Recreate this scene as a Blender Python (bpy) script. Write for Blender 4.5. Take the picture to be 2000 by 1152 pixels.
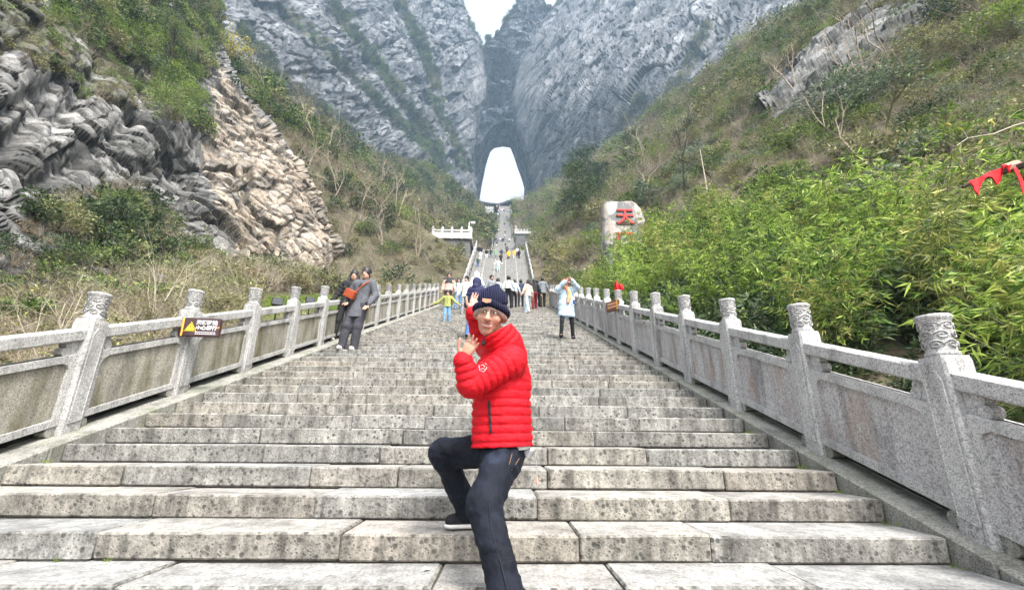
import bpy, bmesh, math, random
import numpy as np
from mathutils import Vector, Matrix, Euler

for _o in list(bpy.data.objects):
    bpy.data.objects.remove(_o, do_unlink=True)
scene = bpy.context.scene
COL = scene.collection

# ------------------------------------------------------------------ camera
FPX, PITCH, YAW, ROLL = 885.0, 0.30876, math.atan(15 / 885.0), math.radians(0.55)
CAM = np.array([0.0, 0.0, 0.665])
cam_data = bpy.data.cameras.new("camera")
cam_data.sensor_width = 36.0
cam_data.lens = FPX / 2000.0 * 36.0
cam_data.clip_start = 0.05
cam_data.clip_end = 6000.0
camera = bpy.data.objects.new("camera", cam_data)
COL.objects.link(camera)
_R = Euler((math.pi / 2 + PITCH, 0.0, -YAW), 'XYZ').to_matrix() @ Matrix.Rotation(ROLL, 3, 'Z')
camera.matrix_world = Matrix.Translation(Vector(CAM)) @ _R.to_4x4()
scene.camera = camera
RC = np.array(_R)

# ------------------------------------------------------------------ world, sun, exposure
SUN_EL, SUN_AZ = math.radians(56), math.radians(150)     # azimuth measured from +Y towards +X
world = bpy.data.worlds.new("World")
scene.world = world
world.use_nodes = True
_wn = world.node_tree.nodes
_wl = world.node_tree.links
_wn.clear()
_sky = _wn.new("ShaderNodeTexSky")
_sky.sky_type = 'NISHITA'
_sky.sun_disc = False
_sky.sun_elevation = SUN_EL
_sky.sun_rotation = SUN_AZ
_sky.air_density = 1.0
_sky.dust_density = 6.0
_sky.ozone_density = 1.0
_hs = _wn.new("ShaderNodeHueSaturation")
_hs.inputs["Saturation"].default_value = 0.30
_bg = _wn.new("ShaderNodeBackground")
_bg.inputs["Strength"].default_value = 0.15
_wo = _wn.new("ShaderNodeOutputWorld")
_wl.new(_sky.outputs[0], _hs.inputs["Color"])
_wl.new(_hs.outputs[0], _bg.inputs["Color"])
_wl.new(_bg.outputs[0], _wo.inputs["Surface"])

_sd = bpy.data.lights.new("sun", 'SUN')
_sd.energy = 1.5
_sd.angle = math.radians(10)
_sd.color = (1.0, 0.955, 0.89)
sun = bpy.data.objects.new("sun", _sd)
COL.objects.link(sun)
_dir = Vector((math.sin(SUN_AZ) * math.cos(SUN_EL), math.cos(SUN_AZ) * math.cos(SUN_EL), math.sin(SUN_EL)))
sun.rotation_euler = _dir.to_track_quat('Z', 'Y').to_euler()
sun.location = (0, -20, 60)

scene.view_settings.view_transform = 'Standard'
scene.view_settings.look = 'None'
scene.view_settings.exposure = 1.82
scene.view_settings.gamma = 1.0
scene.view_settings.use_curve_mapping = False
scene.render.engine = 'CYCLES'
cy = scene.cycles
cy.use_denoising = True
try:
    cy.denoiser = 'OPENIMAGEDENOISE'
    cy.denoising_input_passes = 'RGB_ALBEDO_NORMAL'
except Exception:
    pass
cy.use_adaptive_sampling = True
cy.adaptive_threshold = 0.02
cy.max_bounces = 6
cy.diffuse_bounces = 3
cy.glossy_bounces = 2
cy.transmission_bounces = 3
cy.transparent_max_bounces = 4
cy.volume_bounces = 1
cy.caustics_reflective = False
cy.caustics_refractive = False

# ------------------------------------------------------------------ helpers: pixels <-> world
def ray(px, py):
    c = np.array([(px - 1000.0) / FPX, (576.0 - py) / FPX, -1.0])
    return RC @ c

def at(px, py, Y):
    "world point where the sight line through photo pixel (px, py) meets the plane y = Y"
    d = ray(px, py)
    return CAM + d * (Y / d[1])

def to_px(P):
    P = np.atleast_2d(np.asarray(P, float)) - CAM
    c = P @ RC
    w = -c[:, 2]
    w = np.where(w < 1e-3, 1e-3, w)
    return np.stack([1000 + FPX * c[:, 0] / w, 576 - FPX * c[:, 1] / w], 1)

# ------------------------------------------------------------------ helpers: noise
def _hash3(ix, iy, iz, seed=0):
    h = (ix.astype(np.int64) * 374761393 + iy.astype(np.int64) * 668265263 + iz.astype(np.int64) * 2147483647 + seed * 1274126177) & 0xFFFFFFFF
    h = ((h ^ (h >> 13)) * 1274126177) & 0xFFFFFFFF
    h = ((h ^ (h >> 16)) * 2246822519) & 0xFFFFFFFF
    return ((h ^ (h >> 15)) & 0xFFFFFF) / float(0xFFFFFF)

def vnoise(P, seed=0):
    "smooth value noise, -1..1"
    P = np.asarray(P, float)
    i = np.floor(P).astype(np.int64)
    f = P - i
    f = f * f * f * (f * (f * 6 - 15) + 10)
    out = 0.0
    for dx in (0, 1):
        wx = f[:, 0] if dx else 1 - f[:, 0]
        for dy in (0, 1):
            wy = f[:, 1] if dy else 1 - f[:, 1]
            for dz in (0, 1):
                wz = f[:, 2] if dz else 1 - f[:, 2]
                out = out + wx * wy * wz * _hash3(i[:, 0] + dx, i[:, 1] + dy, i[:, 2] + dz, seed)
    return out * 2 - 1

def fbm(P, octaves=4, seed=0, gain=0.5):
    P = np.asarray(P, float)
    a, s, t = 1.0, 0.0, 0.0
    for k in range(octaves):
        s = s + a * vnoise(P * (2.03 ** k) + 17.3 * k, seed + k)
        t += a
        a *= gain
    return s / t

def blocks(P, size, seed=0):
    "random offset for each block of a warped lattice, -1..1: facets and ledges of bedded rock"
    q = P / np.asarray(size)
    i = np.floor(q)
    i[:, 0] += 0
    r = _hash3(i[:, 0], i[:, 1], i[:, 2], seed)
    return r * 2 - 1

# ------------------------------------------------------------------ helpers: objects
def tag(o, label=None, cat=None, group=None, kind=None):
    if label: o["label"] = label
    if cat: o["category"] = cat
    if group: o["group"] = group
    if kind: o["kind"] = kind
    return o

def link(o, parent=None):
    COL.objects.link(o)
    if parent is not None:
        o.parent = parent
    return o

def empty(name, loc=(0, 0, 0), rz=0.0):
    o = bpy.data.objects.new(name, None)
    o.empty_display_size = 0.1
    o.location = loc
    o.rotation_euler = (0, 0, rz)
    return link(o)

def obj(name, mesh, parent=None, loc=None):
    o = bpy.data.objects.new(name, mesh)
    if loc is not None:
        o.location = loc
    return link(o, parent)

def np_mesh(name, V, F, mats=(), smooth=False, fm=None):
    "mesh from arrays: V (n,3); F (m,3) or (m,4) array or list of faces"
    me = bpy.data.meshes.new(name)
    V = np.asarray(V, np.float32)
    if isinstance(F, np.ndarray) and F.ndim == 2:
        m, k = F.shape
        me.vertices.add(len(V))
        me.vertices.foreach_set("co", V.ravel())
        me.loops.add(m * k)
        me.polygons.add(m)
        me.loops.foreach_set("vertex_index", F.astype(np.int32).ravel())
        me.polygons.foreach_set("loop_start", np.arange(0, m * k, k, dtype=np.int32))
        me.polygons.foreach_set("loop_total", np.full(m, k, np.int32))
    else:
        me.from_pydata([tuple(v) for v in V], [], [tuple(f) for f in F])
    for mm in mats:
        me.materials.append(mm)
    if fm is not None:
        me.polygons.foreach_set("material_index", np.asarray(fm, np.int32))
    me.polygons.foreach_set("use_smooth", np.full(len(me.polygons), bool(smooth)))
    me.update(calc_edges=True)
    me.validate()
    return me

class MB:
    "collects boxes, prisms, tubes and lathes into one mesh"
    def __init__(self):
        self.v = []; self.f = []; self.m = []; self.n = 0
    def add(self, V, F, mi=0):
        V = np.asarray(V, float)
        self.v.append(V)
        for q in F:
            self.f.append(tuple(int(i) + self.n for i in q)); self.m.append(mi)
        self.n += len(V)
        return self
    def box(self, lo, hi, mi=0, M=None):
        x0, y0, z0 = lo; x1, y1, z1 = hi
        V = np.array([[x0, y0, z0], [x1, y0, z0], [x1, y1, z0], [x0, y1, z0], [x0, y0, z1], [x1, y0, z1], [x1, y1, z1], [x0, y1, z1]], float)
        if M is not None:
            V = V @ np.array(M)[:3, :3].T + np.array(M)[:3, 3]
        return self.add(V, [(0, 3, 2, 1), (4, 5, 6, 7), (0, 1, 5, 4), (1, 2, 6, 5), (2, 3, 7, 6), (3, 0, 4, 7)], mi)
    def hexa(self, V, mi=0):
        return self.add(V, [(0, 3, 2, 1), (4, 5, 6, 7), (0, 1, 5, 4), (1, 2, 6, 5), (2, 3, 7, 6), (3, 0, 4, 7)], mi)
    def prism(self, poly, a, b, mi=0):
        "poly: list of 3-D points of one end cap, a/b: offset vectors of the two caps"
        poly = np.asarray(poly, float); n = len(poly)
        V = np.concatenate([poly + np.asarray(a, float), poly + np.asarray(b, float)])
        F = [tuple(range(n))[::-1], tuple(range(n, 2 * n))] + [(i, (i + 1) % n, n + (i + 1) % n, n + i) for i in range(n)]
        return self.add(V, F, mi)
    def tube(self, pts, r, sides=5, mi=0, cap=True):
        pts = np.asarray(pts, float); n = len(pts)
        r = np.full(n, r, float) if np.isscalar(r) else np.asarray(r, float)
        T = np.gradient(pts, axis=0)
        T /= np.linalg.norm(T, axis=1)[:, None] + 1e-12
        up = np.array([0.0, 0.0, 1.0])
        if abs(T[0] @ up) > 0.9: up = np.array([1.0, 0, 0])
        V = []
        a = np.cross(T[0], up); a /= np.linalg.norm(a)
        for i in range(n):
            a = a - T[i] * (a @ T[i]); a /= np.linalg.norm(a) + 1e-12
            b = np.cross(T[i], a)
            for k in range(sides):
                t = 2 * math.pi * k / sides
                V.append(pts[i] + r[i] * (math.cos(t) * a + math.sin(t) * b))
        F = [(i * sides + k, i * sides + (k + 1) % sides, (i + 1) * sides + (k + 1) % sides, (i + 1) * sides + k) for i in range(n - 1) for k in range(sides)]
        if cap:
            F += [tuple(range(sides))[::-1], tuple(range((n - 1) * sides, n * sides))]
        return self.add(V, F, mi)
    def lathe(self, prof, seg=20, mi=0, c=(0, 0, 0)):
        "prof: (r, z) pairs"
        V = []; n = len(prof)
        for r, z in prof:
            for k in range(seg):
                t = 2 * math.pi * k / seg
                V.append((c[0] + r * math.cos(t), c[1] + r * math.sin(t), c[2] + z))
        F = [(i * seg + k, i * seg + (k + 1) % seg, (i + 1) * seg + (k + 1) % seg, (i + 1) * seg + k) for i in range(n - 1) for k in range(seg)]
        F += [tuple(range(seg))[::-1], tuple(range((n - 1) * seg, n * seg))]
        return self.add(V, F, mi)
    def mesh(self, name, mats, smooth=False):
        me = bpy.data.meshes.new(name)
        V = np.concatenate(self.v) if self.v else np.zeros((0, 3))
        me.from_pydata(V.tolist(), [], self.f)
        for mm in (mats if isinstance(mats, (list, tuple)) else [mats]):
            me.materials.append(mm)
        me.polygons.foreach_set("material_index", np.array(self.m, np.int32))
        if smooth:
            me.polygons.foreach_set("use_smooth", np.ones(len(me.polygons), bool))
        me.update()
        return me
    def build(self, name, mats, parent=None, smooth=False, loc=None):
        return obj(name, self.mesh(name, mats, smooth), parent, loc)

def bevel_mesh(me, w, seg=1):
    bm = bmesh.new(); bm.from_mesh(me)
    bmesh.ops.remove_doubles(bm, verts=bm.verts, dist=1e-5)
    bmesh.ops.bevel(bm, geom=list(bm.edges), offset=w, segments=seg, affect='EDGES', profile=0.6, clamp_overlap=True)
    bmesh.ops.recalc_face_normals(bm, faces=bm.faces)
    bm.to_mesh(me); bm.free(); me.update()
    return me

def copy_tree(o, parent=None):
    c = o.copy()
    COL.objects.link(c)
    c.parent = parent
    for ch in list(o.children):
        copy_tree(ch, c)
    return c

# ------------------------------------------------------------------ helpers: materials
class NT:
    def __init__(self, name):
        self.mat = bpy.data.materials.new(name)
        self.mat.use_nodes = True
        self.t = self.mat.node_tree
        self.t.nodes.clear()
        self.out = self.t.nodes.new("ShaderNodeOutputMaterial")
        self.b = self.t.nodes.new("ShaderNodeBsdfPrincipled")
        self.t.links.new(self.b.outputs[0], self.out.inputs["Surface"])
        self._co = {}
    def n(self, typ, **kw):
        nd = self.t.nodes.new("ShaderNode" + typ)
        for k, v in kw.items():
            setattr(nd, k, v)
        return nd
    def l(self, a, b):
        self.t.links.new(a, b)
    def co(self, which="Object"):
        if which not in self._co:
            self._co[which] = (self.n("NewGeometry").outputs["Position"] if which == "World" else self.n("TexCoord").outputs[which])
        return self._co[which]
    def map(self, co, scale=(1, 1, 1), rot=(0, 0, 0), loc=(0, 0, 0)):
        m = self.n("Mapping")
        m.inputs["Scale"].default_value = scale
        m.inputs["Rotation"].default_value = rot
        m.inputs["Location"].default_value = loc
        self.l(co, m.inputs["Vector"])
        return m.outputs[0]
    def noise(self, co, scale, detail=4, rough=0.55, dist=0.0):
        x = self.n("TexNoise")
        x.inputs["Scale"].default_value = scale
        x.inputs["Detail"].default_value = detail
        x.inputs["Roughness"].default_value = rough
        x.inputs["Distortion"].default_value = dist
        self.l(co, x.inputs["Vector"])
        return x.outputs["Fac"]
    def voro(self, co, scale, feature='F1', out="Distance", rnd=1.0):
        x = self.n("TexVoronoi", feature=feature)
        x.inputs["Scale"].default_value = scale
        x.inputs["Randomness"].default_value = rnd
        self.l(co, x.inputs["Vector"])
        return x.outputs[out]
    def ramp(self, fac, stops, interp='LINEAR'):
        r = self.n("ValToRGB")
        e = r.color_ramp.elements
        r.color_ramp.interpolation = interp
        while len(e) < len(stops): e.new(0.5)
        for k, (p, c) in enumerate(stops):
            e[k].position = p
            c = (c, c, c) if np.isscalar(c) else c
            e[k].color = (c[0], c[1], c[2], 1)
        self.l(fac, r.inputs[0])
        return r.outputs[0]
    def mix(self, fac, a, b, mode='MIX'):
        m = self.n("Mix", data_type='RGBA', blend_type=mode)
        for s, v in ((m.inputs["Factor"], fac), (m.inputs[6], a), (m.inputs[7], b)):
            if hasattr(v, "links"): self.l(v, s)
            elif np.isscalar(v): s.default_value = v
            else: s.default_value = (v[0], v[1], v[2], 1)
        return m.outputs[2]
    def math(self, op, a, b=None, c=None, clamp=False):
        m = self.n("Math", operation=op, use_clamp=clamp)
        for s, v in zip(m.inputs, (a, b, c)):
            if v is None: continue
            if hasattr(v, "links"): self.l(v, s)
            else: s.default_value = v
        return m.outputs[0]
    def rnd(self):
        return self.n("ObjectInfo").outputs["Random"]
    def bump(self, h, strength=0.5, dist=0.01):
        b = self.n("Bump")
        b.inputs["Strength"].default_value = strength
        b.inputs["Distance"].default_value = dist
        self.l(h, b.inputs["Height"])
        self.l(b.outputs[0], self.b.inputs["Normal"])
    def done(self, color, rough=0.85, spec=0.3, **kw):
        if hasattr(color, "links"): self.l(color, self.b.inputs["Base Color"])
        else: self.b.inputs["Base Color"].default_value = (*color, 1)
        if hasattr(rough, "links"): self.l(rough, self.b.inputs["Roughness"])
        else: self.b.inputs["Roughness"].default_value = rough
        self.b.inputs["Specular IOR Level"].default_value = spec
        for k, v in kw.items():
            self.b.inputs[k.replace("_", " ")].default_value = v
        return self.mat

def plain(name, col, rough=0.7, spec=0.3, var=0.12, scale=20.0, bump=0.0, **kw):
    "a plain-coloured material with a little mottling"
    m = NT(name)
    nz = m.noise(m.co(), scale, 4, 0.6)
    lo = tuple(c * (1 - var) for c in col); hi = tuple(min(1, c * (1 + var)) for c in col)
    c = m.ramp(nz, [(0.3, lo), (0.7, hi)])
    if bump: m.bump(nz, bump, 0.01)
    return m.done(c, rough, spec, **kw)
# ================================================================== stone materials
def mat_step(name, base, spots, tread):
    m = NT(name)
    w = m.co("World")
    r = m.rnd()
    off = m.n("VectorMath", operation='ADD')
    m.l(w, off.inputs[0])
    cmb = m.n("CombineXYZ")
    m.l(m.math('MULTIPLY', r, 37.0), cmb.inputs[0]); m.l(m.math('MULTIPLY', r, 11.0), cmb.inputs[1])
    m.l(cmb.outputs[0], off.inputs[1])
    p = off.outputs[0]
    big = m.noise(p, 2.6, 5, 0.6)
    fine = m.noise(p, 55.0, 3, 0.7)
    streak = m.noise(m.map(p, (9, 9, 1.2)), 1.6, 4, 0.6)
    c = m.ramp(big, [(0.30, tuple(b * 0.55 for b in base)), (0.50, base), (0.75, tuple(min(1, b * 1.28) for b in base))])
    hue = m.ramp(r, [(0.0, (0.90, 0.93, 0.96)), (0.35, (0.98, 0.99, 1.0)), (0.62, (1.03, 1.01, 0.97)), (0.8, (0.92, 0.92, 0.92)), (1.0, (1.05, 1.0, 0.95))])
    c = m.mix(1.0, c, hue, 'MULTIPLY')
    c = m.mix(1.0, c, m.ramp(fine, [(0.25, 0.5), (0.5, 1.0), (0.75, 1.35)]), 'MULTIPLY')
    mott = m.noise(p, 11.0, 4, 0.7)
    c = m.mix(0.7, c, m.ramp(mott, [(0.35, 0.55), (0.52, 1.0), (0.68, 1.3)]), 'MULTIPLY')
    if not tread:
        c = m.mix(0.85, c, m.ramp(streak, [(0.33, 0.5), (0.48, 1.0), (0.68, 1.4)]), 'MULTIPLY')
        v = m.voro(p, 21.0, 'F1')
        gate = m.noise(p, 6.0, 3, 0.6)
        spot = m.math('MULTIPLY', m.ramp(v, [(0.20, 1.0), (0.38, 0.0)]), m.ramp(gate, [(0.40, 0.0), (0.54, 1.0)]))
        v2 = m.voro(p, 48.0, 'F1')
        spot2 = m.math('MULTIPLY', m.ramp(v2, [(0.15, 0.8), (0.36, 0.0)]), m.ramp(m.noise(p, 9.0, 2), [(0.38, 0.0), (0.52, 1.0)]))
        spot = m.math('MAXIMUM', spot, spot2)
        c = m.mix(m.math('MULTIPLY', spot, 0.8), c, spots)
        h = m.math('SUBTRACT', fine, m.math('MULTIPLY', spot, 0.8))
        m.bump(h, 0.55, 0.008)
    else:
        lines = m.noise(m.map(p, (60, 9, 9), (0, 0, 0.7)), 1.5, 3, 0.6)
        c = m.mix(0.8, c, m.ramp(lines, [(0.3, 0.72), (0.5, 1.0), (0.7, 1.15)]), 'MULTIPLY')
        m.bump(m.math('ADD', lines, fine), 0.5, 0.006)
    return m.done(c, 0.86, 0.25)

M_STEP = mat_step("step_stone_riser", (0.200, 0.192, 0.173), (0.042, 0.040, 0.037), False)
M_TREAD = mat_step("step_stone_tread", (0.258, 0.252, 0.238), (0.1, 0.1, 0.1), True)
M_MORTAR = plain("mortar_joint", (0.075, 0.07, 0.06), 0.95, 0.1, 0.4, 30)

def mat_granite(name, base, stain=None, stain_gate=(0.52, 0.66), dark=(0.09, 0.09, 0.1), amt=1.0):
    m = NT(name)
    w = m.co("World")
    v = m.noise(w, 95.0, 2, 0.75)
    v2 = m.noise(w, 40.0, 3, 0.7)
    big = m.noise(w, 1.7, 4, 0.6)
    c = m.ramp(big, [(0.3, tuple(b * 0.86 for b in base)), (0.7, tuple(min(1, b * 1.1) for b in base))])
    c = m.mix(0.75, c, m.ramp(v, [(0.36, 0.25), (0.46, 0.95), (0.60, 1.15), (0.68, 1.6)]), 'MULTIPLY')
    c = m.mix(0.6, c, m.ramp(v2, [(0.36, 0.55), (0.5, 1.0), (0.68, 1.2)]), 'MULTIPLY')
    wet = m.noise(m.map(w, (5, 5, 0.9)), 1.1, 4, 0.65)
    c = m.mix(0.8, c, m.ramp(wet, [(0.34, 0.5), (0.5, 1.0), (0.66, 1.08)]), 'MULTIPLY')
    if stain is not None:
        st = m.noise(m.map(w, (3.2, 3.2, 0.9)), 1.0, 5, 0.62)
        g = m.ramp(st, [(stain_gate[0], 0.0), (stain_gate[1], 1.0)])
        c = m.mix(m.math('MULTIPLY', g, amt), c, stain)
    m.bump(v, 0.25, 0.004)
    return m.done(c, 0.8, 0.3)

M_GRAN = mat_granite("balustrade_granite", (0.39, 0.387, 0.38))
M_GRAN_L = mat_granite("balustrade_granite_weathered", (0.34, 0.337, 0.325))
M_PANEL_L = mat_granite("panel_granite_mossy", (0.25, 0.238, 0.20), (0.075, 0.068, 0.024), (0.46, 0.62), amt=0.85)
M_PANEL_R = mat_granite("panel_granite_rusty", (0.38, 0.372, 0.372), (0.22, 0.135, 0.075), (0.50, 0.64), amt=0.5)
M_KERB = mat_granite("kerb_stone_worn", (0.25, 0.246, 0.22), (0.10, 0.115, 0.06), (0.5, 0.7), amt=0.7)
M_CABLE = plain("black_conduit", (0.012, 0.012, 0.013), 0.5, 0.4, 0.2)

# ================================================================== lower stairs
RISE, TREAD, Y0 = 0.15, 0.427, 2.46
SL = RISE / TREAD
XL, XR = -3.77, 2.60
N_LO, N_HI = -4, 56
Y_CREST = Y0 + N_HI * TREAD
Z_CREST = N_HI * RISE
def nose_z(y):
    return (y - Y0) * SL

random.seed(7)
rng = np.random.default_rng(11)

def stone_mesh(seed):
    rr = np.random.default_rng(seed)
    D = TREAD + 0.07
    V = np.array([[-.5, 0, 0], [.5, 0, 0], [.5, D, 0], [-.5, D, 0], [-.5, 0, RISE - .007], [.5, 0, RISE - .007], [.5, D, RISE - .007], [-.5, D, RISE - .007]])
    V[:, 1] += rr.uniform(-.010, .010, 8); V[4:, 2] += rr.uniform(-.004, .004, 4)
    mb = MB().hexa(V)
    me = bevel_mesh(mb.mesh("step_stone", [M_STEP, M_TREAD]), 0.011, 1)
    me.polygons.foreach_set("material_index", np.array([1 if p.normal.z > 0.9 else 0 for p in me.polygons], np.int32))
    return me
stones = [stone_mesh(s) for s in range(6)]

# core under the stones (mortar shows in the joints)
core = MB()
prof = []
for n in range(N_LO, N_HI + 1):
    y, z = Y0 + n * TREAD, n * RISE
    prof += [(y + .03, z - RISE - .02), (y + .03, z - .02)]
prof += [(Y_CREST + 0.3, Z_CREST - .02), (Y_CREST + .3, -4), (prof[0][0], -4)]
core.prism([(0, y, z) for y, z in prof][::-1], (XL - .02, 0, 0), (XR + .02, 0, 0))
stairs = tag(core.build("stone_stairs", [M_MORTAR]), "wide grey stone stairs climbing between two balustrades", None, kind="structure")

N_PARTS = 44
far = MB()
tops = []
for n in range(N_LO + 1, N_HI + 1):
    x = XL
    y, z = Y0 + n * TREAD, n * RISE
    lens = []
    tot = XR - XL
    while tot > 0.01:
        L = random.uniform(0.78, 1.5)
        if tot - L < 0.55: L = tot
        lens.append(L); tot -= L
    random.shuffle(lens)
    for L in lens:
        dy, dz = random.uniform(-.009, .009), random.uniform(-.004, .004)
        if n < N_PARTS:
            o = obj("step_stone", stones[random.randrange(6)], stairs)
            o.location = (x + L / 2, y + dy, z - RISE + .007 + dz)
            o.scale = (L - random.choice((.004, .006, .012)), 1, 1)
            o.rotation_euler = (random.uniform(-.008, .008), random.uniform(-.002, .002), random.uniform(-.004, .004))
        else:
            far.box((x + .003, y + dy, z - RISE + .007), (x + L - .003, y + TREAD + .05, z))
        x += L
fs = far.build("far_step_stones", [M_STEP], stairs)
fs["kind"] = "stuff"

# ================================================================== balustrades
def capital_mesh():
    mb = MB()
    prof = [(.060, 0), (.086, 0.0), (.090, .010), (.090, .026), (.080, .036), (.081, .10), (.084, .19), (.088, .235), (.096, .245), (.098, .262), (.092, .274), (.06, .281), (.0, .284)]
    mb.lathe(prof, 24)
    def swirl(a0, z0, s, flip):
        pts = []
        for t in np.linspace(0, 1, 17):
            ang = t * 3.6 * math.pi * .75
            rad = s * (1 - .78 * t)
            u = flip * rad * 1.35 * math.cos(ang); v = rad * .85 * math.sin(ang)
            R = .083 + .004
            pts.append((R * math.cos(a0 + u / R), R * math.sin(a0 + u / R), z0 + v))
        mb.tube(pts, .0055, 4)
    for row, z in enumerate((.075, .135, .195)):
        for k in range(6):
            swirl(2 * math.pi * (k + .5 * (row % 2)) / 6, z, .034, 1 if (k + row) % 2 else -1)
    return mb.mesh("capital", [M_GRAN], smooth=True)
ME_CAP = capital_mesh()

def post_mesh(mat):
    mb = MB()
    h = .1
    c = .016
    ring = [(-h + c, -h), (h - c, -h), (h, -h + c), (h, h - c), (h - c, h), (-h + c, h), (-h, h - c), (-h, -h + c)]
    bot = [(x, y, y * SL - .02) for x, y in ring]
    mid = [(x, y, 1.02) for x, y in ring]
    top = [(x * .93, y * .93, 1.06) for x, y in ring]
    V = bot + mid + top
    F = [tuple(range(8))[::-1]] + [(i, (i + 1) % 8, 8 + (i + 1) % 8, 8 + i) for i in range(8)] + [(8 + i, 8 + (i + 1) % 8, 16 + (i + 1) % 8, 16 + i) for i in range(8)] + [tuple(range(16, 24))]
    mb.add(V, F)
    return mb.mesh("post", [mat])

def carving_mesh(mat):
    "raised field with a shouldered top, set on the face that looks at the stairs (local -x)"
    mb = MB()
    w = .062
    out = [(-w, .10 - w * SL), (w, .10 + w * SL), (w, .905), (w - .022, .945), (w - .03, .965), (-w + .03, .965), (-w + .022, .945), (-w, .905)]
    mb.prism([(-.1, y, z) for y, z in out], (.004, 0, 0), (-.008, 0, 0))
    inn = [(y * .80, .5325 + (z - .5325) * .965) for y, z in out]
    for A in (out,):
        pts = [(-.107, y, z) for y, z in A] + [(-.107, A[0][0], A[0][1])]
        mb.tube(pts, .005, 4, cap=False)
    me = mb.mesh("carving", [mat])
    return me

def shear_box(mb, x0, x1, y0, y1, z0, z1, c=0.0, mi=0):
    V = np.array([[x0, y0, z0], [x1, y0, z0], [x1, y1, z0], [x0, y1, z0], [x0, y0, z1], [x1, y0, z1], [x1, y1, z1], [x0, y1, z1]], float)
    V[:, 2] += V[:, 1] * SL
    mb.hexa(V, mi)

def rail_mesh(sp, mat):
    mb = MB()
    y0, y1 = .1, sp - .1
    sec = [(-.075, .885), (-.058, .87), (.058, .87), (.075, .885), (.075, .975), (.058, .99), (-.058, .99), (-.075, .975)]
    V = [(x, y0, z + y0 * SL) for x, z in sec] + [(x, y1, z + y1 * SL) for x, z in sec]
    F = [tuple(range(8))[::-1], tuple(range(8, 16))] + [(i, (i + 1) % 8, 8 + (i + 1) % 8, 8 + i) for i in range(8)]
    mb.add(V, F)
    bmm = mb.mesh("rail", [mat])
    return bmm

def panel_mesh(sp, mat):
    mb = MB()
    shear_box(mb, -.036, .036, .098, sp - .098, .10, .735)
    return mb.mesh("panel", [mat])

def frame_mesh(sp, mat):
    "raised border on the inner face of a panel, with cut corners"
    mb = MB()
    y0, y1, z0, z1 = .098, sp - .098, .095, .742
    b = .085; cc = .07
    o = [(y0, z0), (y1, z0), (y1, z1), (y0, z1)]
    def P(y, z, x): return (x, y, z + y * SL)
    outer = [(y0, z0), (y0 + b, z0), (y1 - b, z0), (y1, z0), (y1, z0 + b), (y1, z1 - b), (y1, z1), (y1 - b, z1), (y0 + b, z1), (y0, z1), (y0, z1 - b), (y0, z0 + b)]
    yi0, yi1, zi0, zi1 = y0 + .06, y1 - .06, z0 + .065, z1 - .065
    inner = [(yi0, zi0), (yi0 + .01, zi0), (yi1 - .01, zi0), (yi1, zi0), (yi1, zi0 + .01), (yi1, zi1 - cc), (yi1 - .02, zi1 - .03), (yi1 - cc, zi1), (yi0 + cc, zi1), (yi0 + .02, zi1 - .03), (yi0, zi1 - cc), (yi0, zi0 + .01)]
    n = 12
    for sgn in (-1, 1):
        xa, xb = sgn * .034, sgn * .062
        V = [P(y, z, xb) for y, z in outer] + [P(y, z, xb) for y, z in inner] + [P(y, z, xa) for y, z in inner] + [P(y, z, xa) for y, z in outer]
        F = []
        for i in range(n):
            j = (i + 1) % n
            F += [(i, j, n + j, n + i), (n + i, n + j, 2 * n + j, 2 * n + i), (3 * n + i, 3 * n + j, j, i)]
        if sgn > 0: F = [f[::-1] for f in F]
        mb.add(V, F)
    return mb.mesh("border", [mat])

def lobe(mb, cy, cz, r, w, seg=12):
    V = []
    for x in (-w, w):
        for k in range(seg):
            t = 2 * math.pi * k / seg
            y = cy + r * math.cos(t); V.append((x, y, cz + r * math.sin(t) + cy * SL))
    F = [tuple(range(seg)), tuple(range(seg, 2 * seg))[::-1]] + [(i, seg + i, seg + (i + 1) % seg, (i + 1) % seg) for i in range(seg)]
    mb.add(V, F)

def bracket_mesh(sgn, mat):
    "cloud-shaped bracket between rail and panel, on the side sgn of a post"
    mb = MB()
    y0 = sgn * .095
    a, b = sorted((y0, y0 + sgn * .09))
    V = np.array([[-.034, a, .735], [.034, a, .735], [.034, b, .735], [-.034, b, .735], [-.034, a, .872], [.034, a, .872], [.034, b, .872], [-.034, b, .872]])
    V[:, 2] += V[:, 1] * SL
    mb.hexa(V)
    lobe(mb, y0 + sgn * .115, .775, .042, .038)
    lobe(mb, y0 + sgn * .095, .838, .036, .036)
    return mb.mesh("bracket", [mat])

def foot_mesh(sgn, mat):
    mb = MB()
    y0 = sgn * .095
    lobe(mb, y0 + sgn * .055, .045, .045, .055)
    lobe(mb, y0 + sgn * .015, .075, .05, .05)
    return mb.mesh("foot", [mat])

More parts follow.
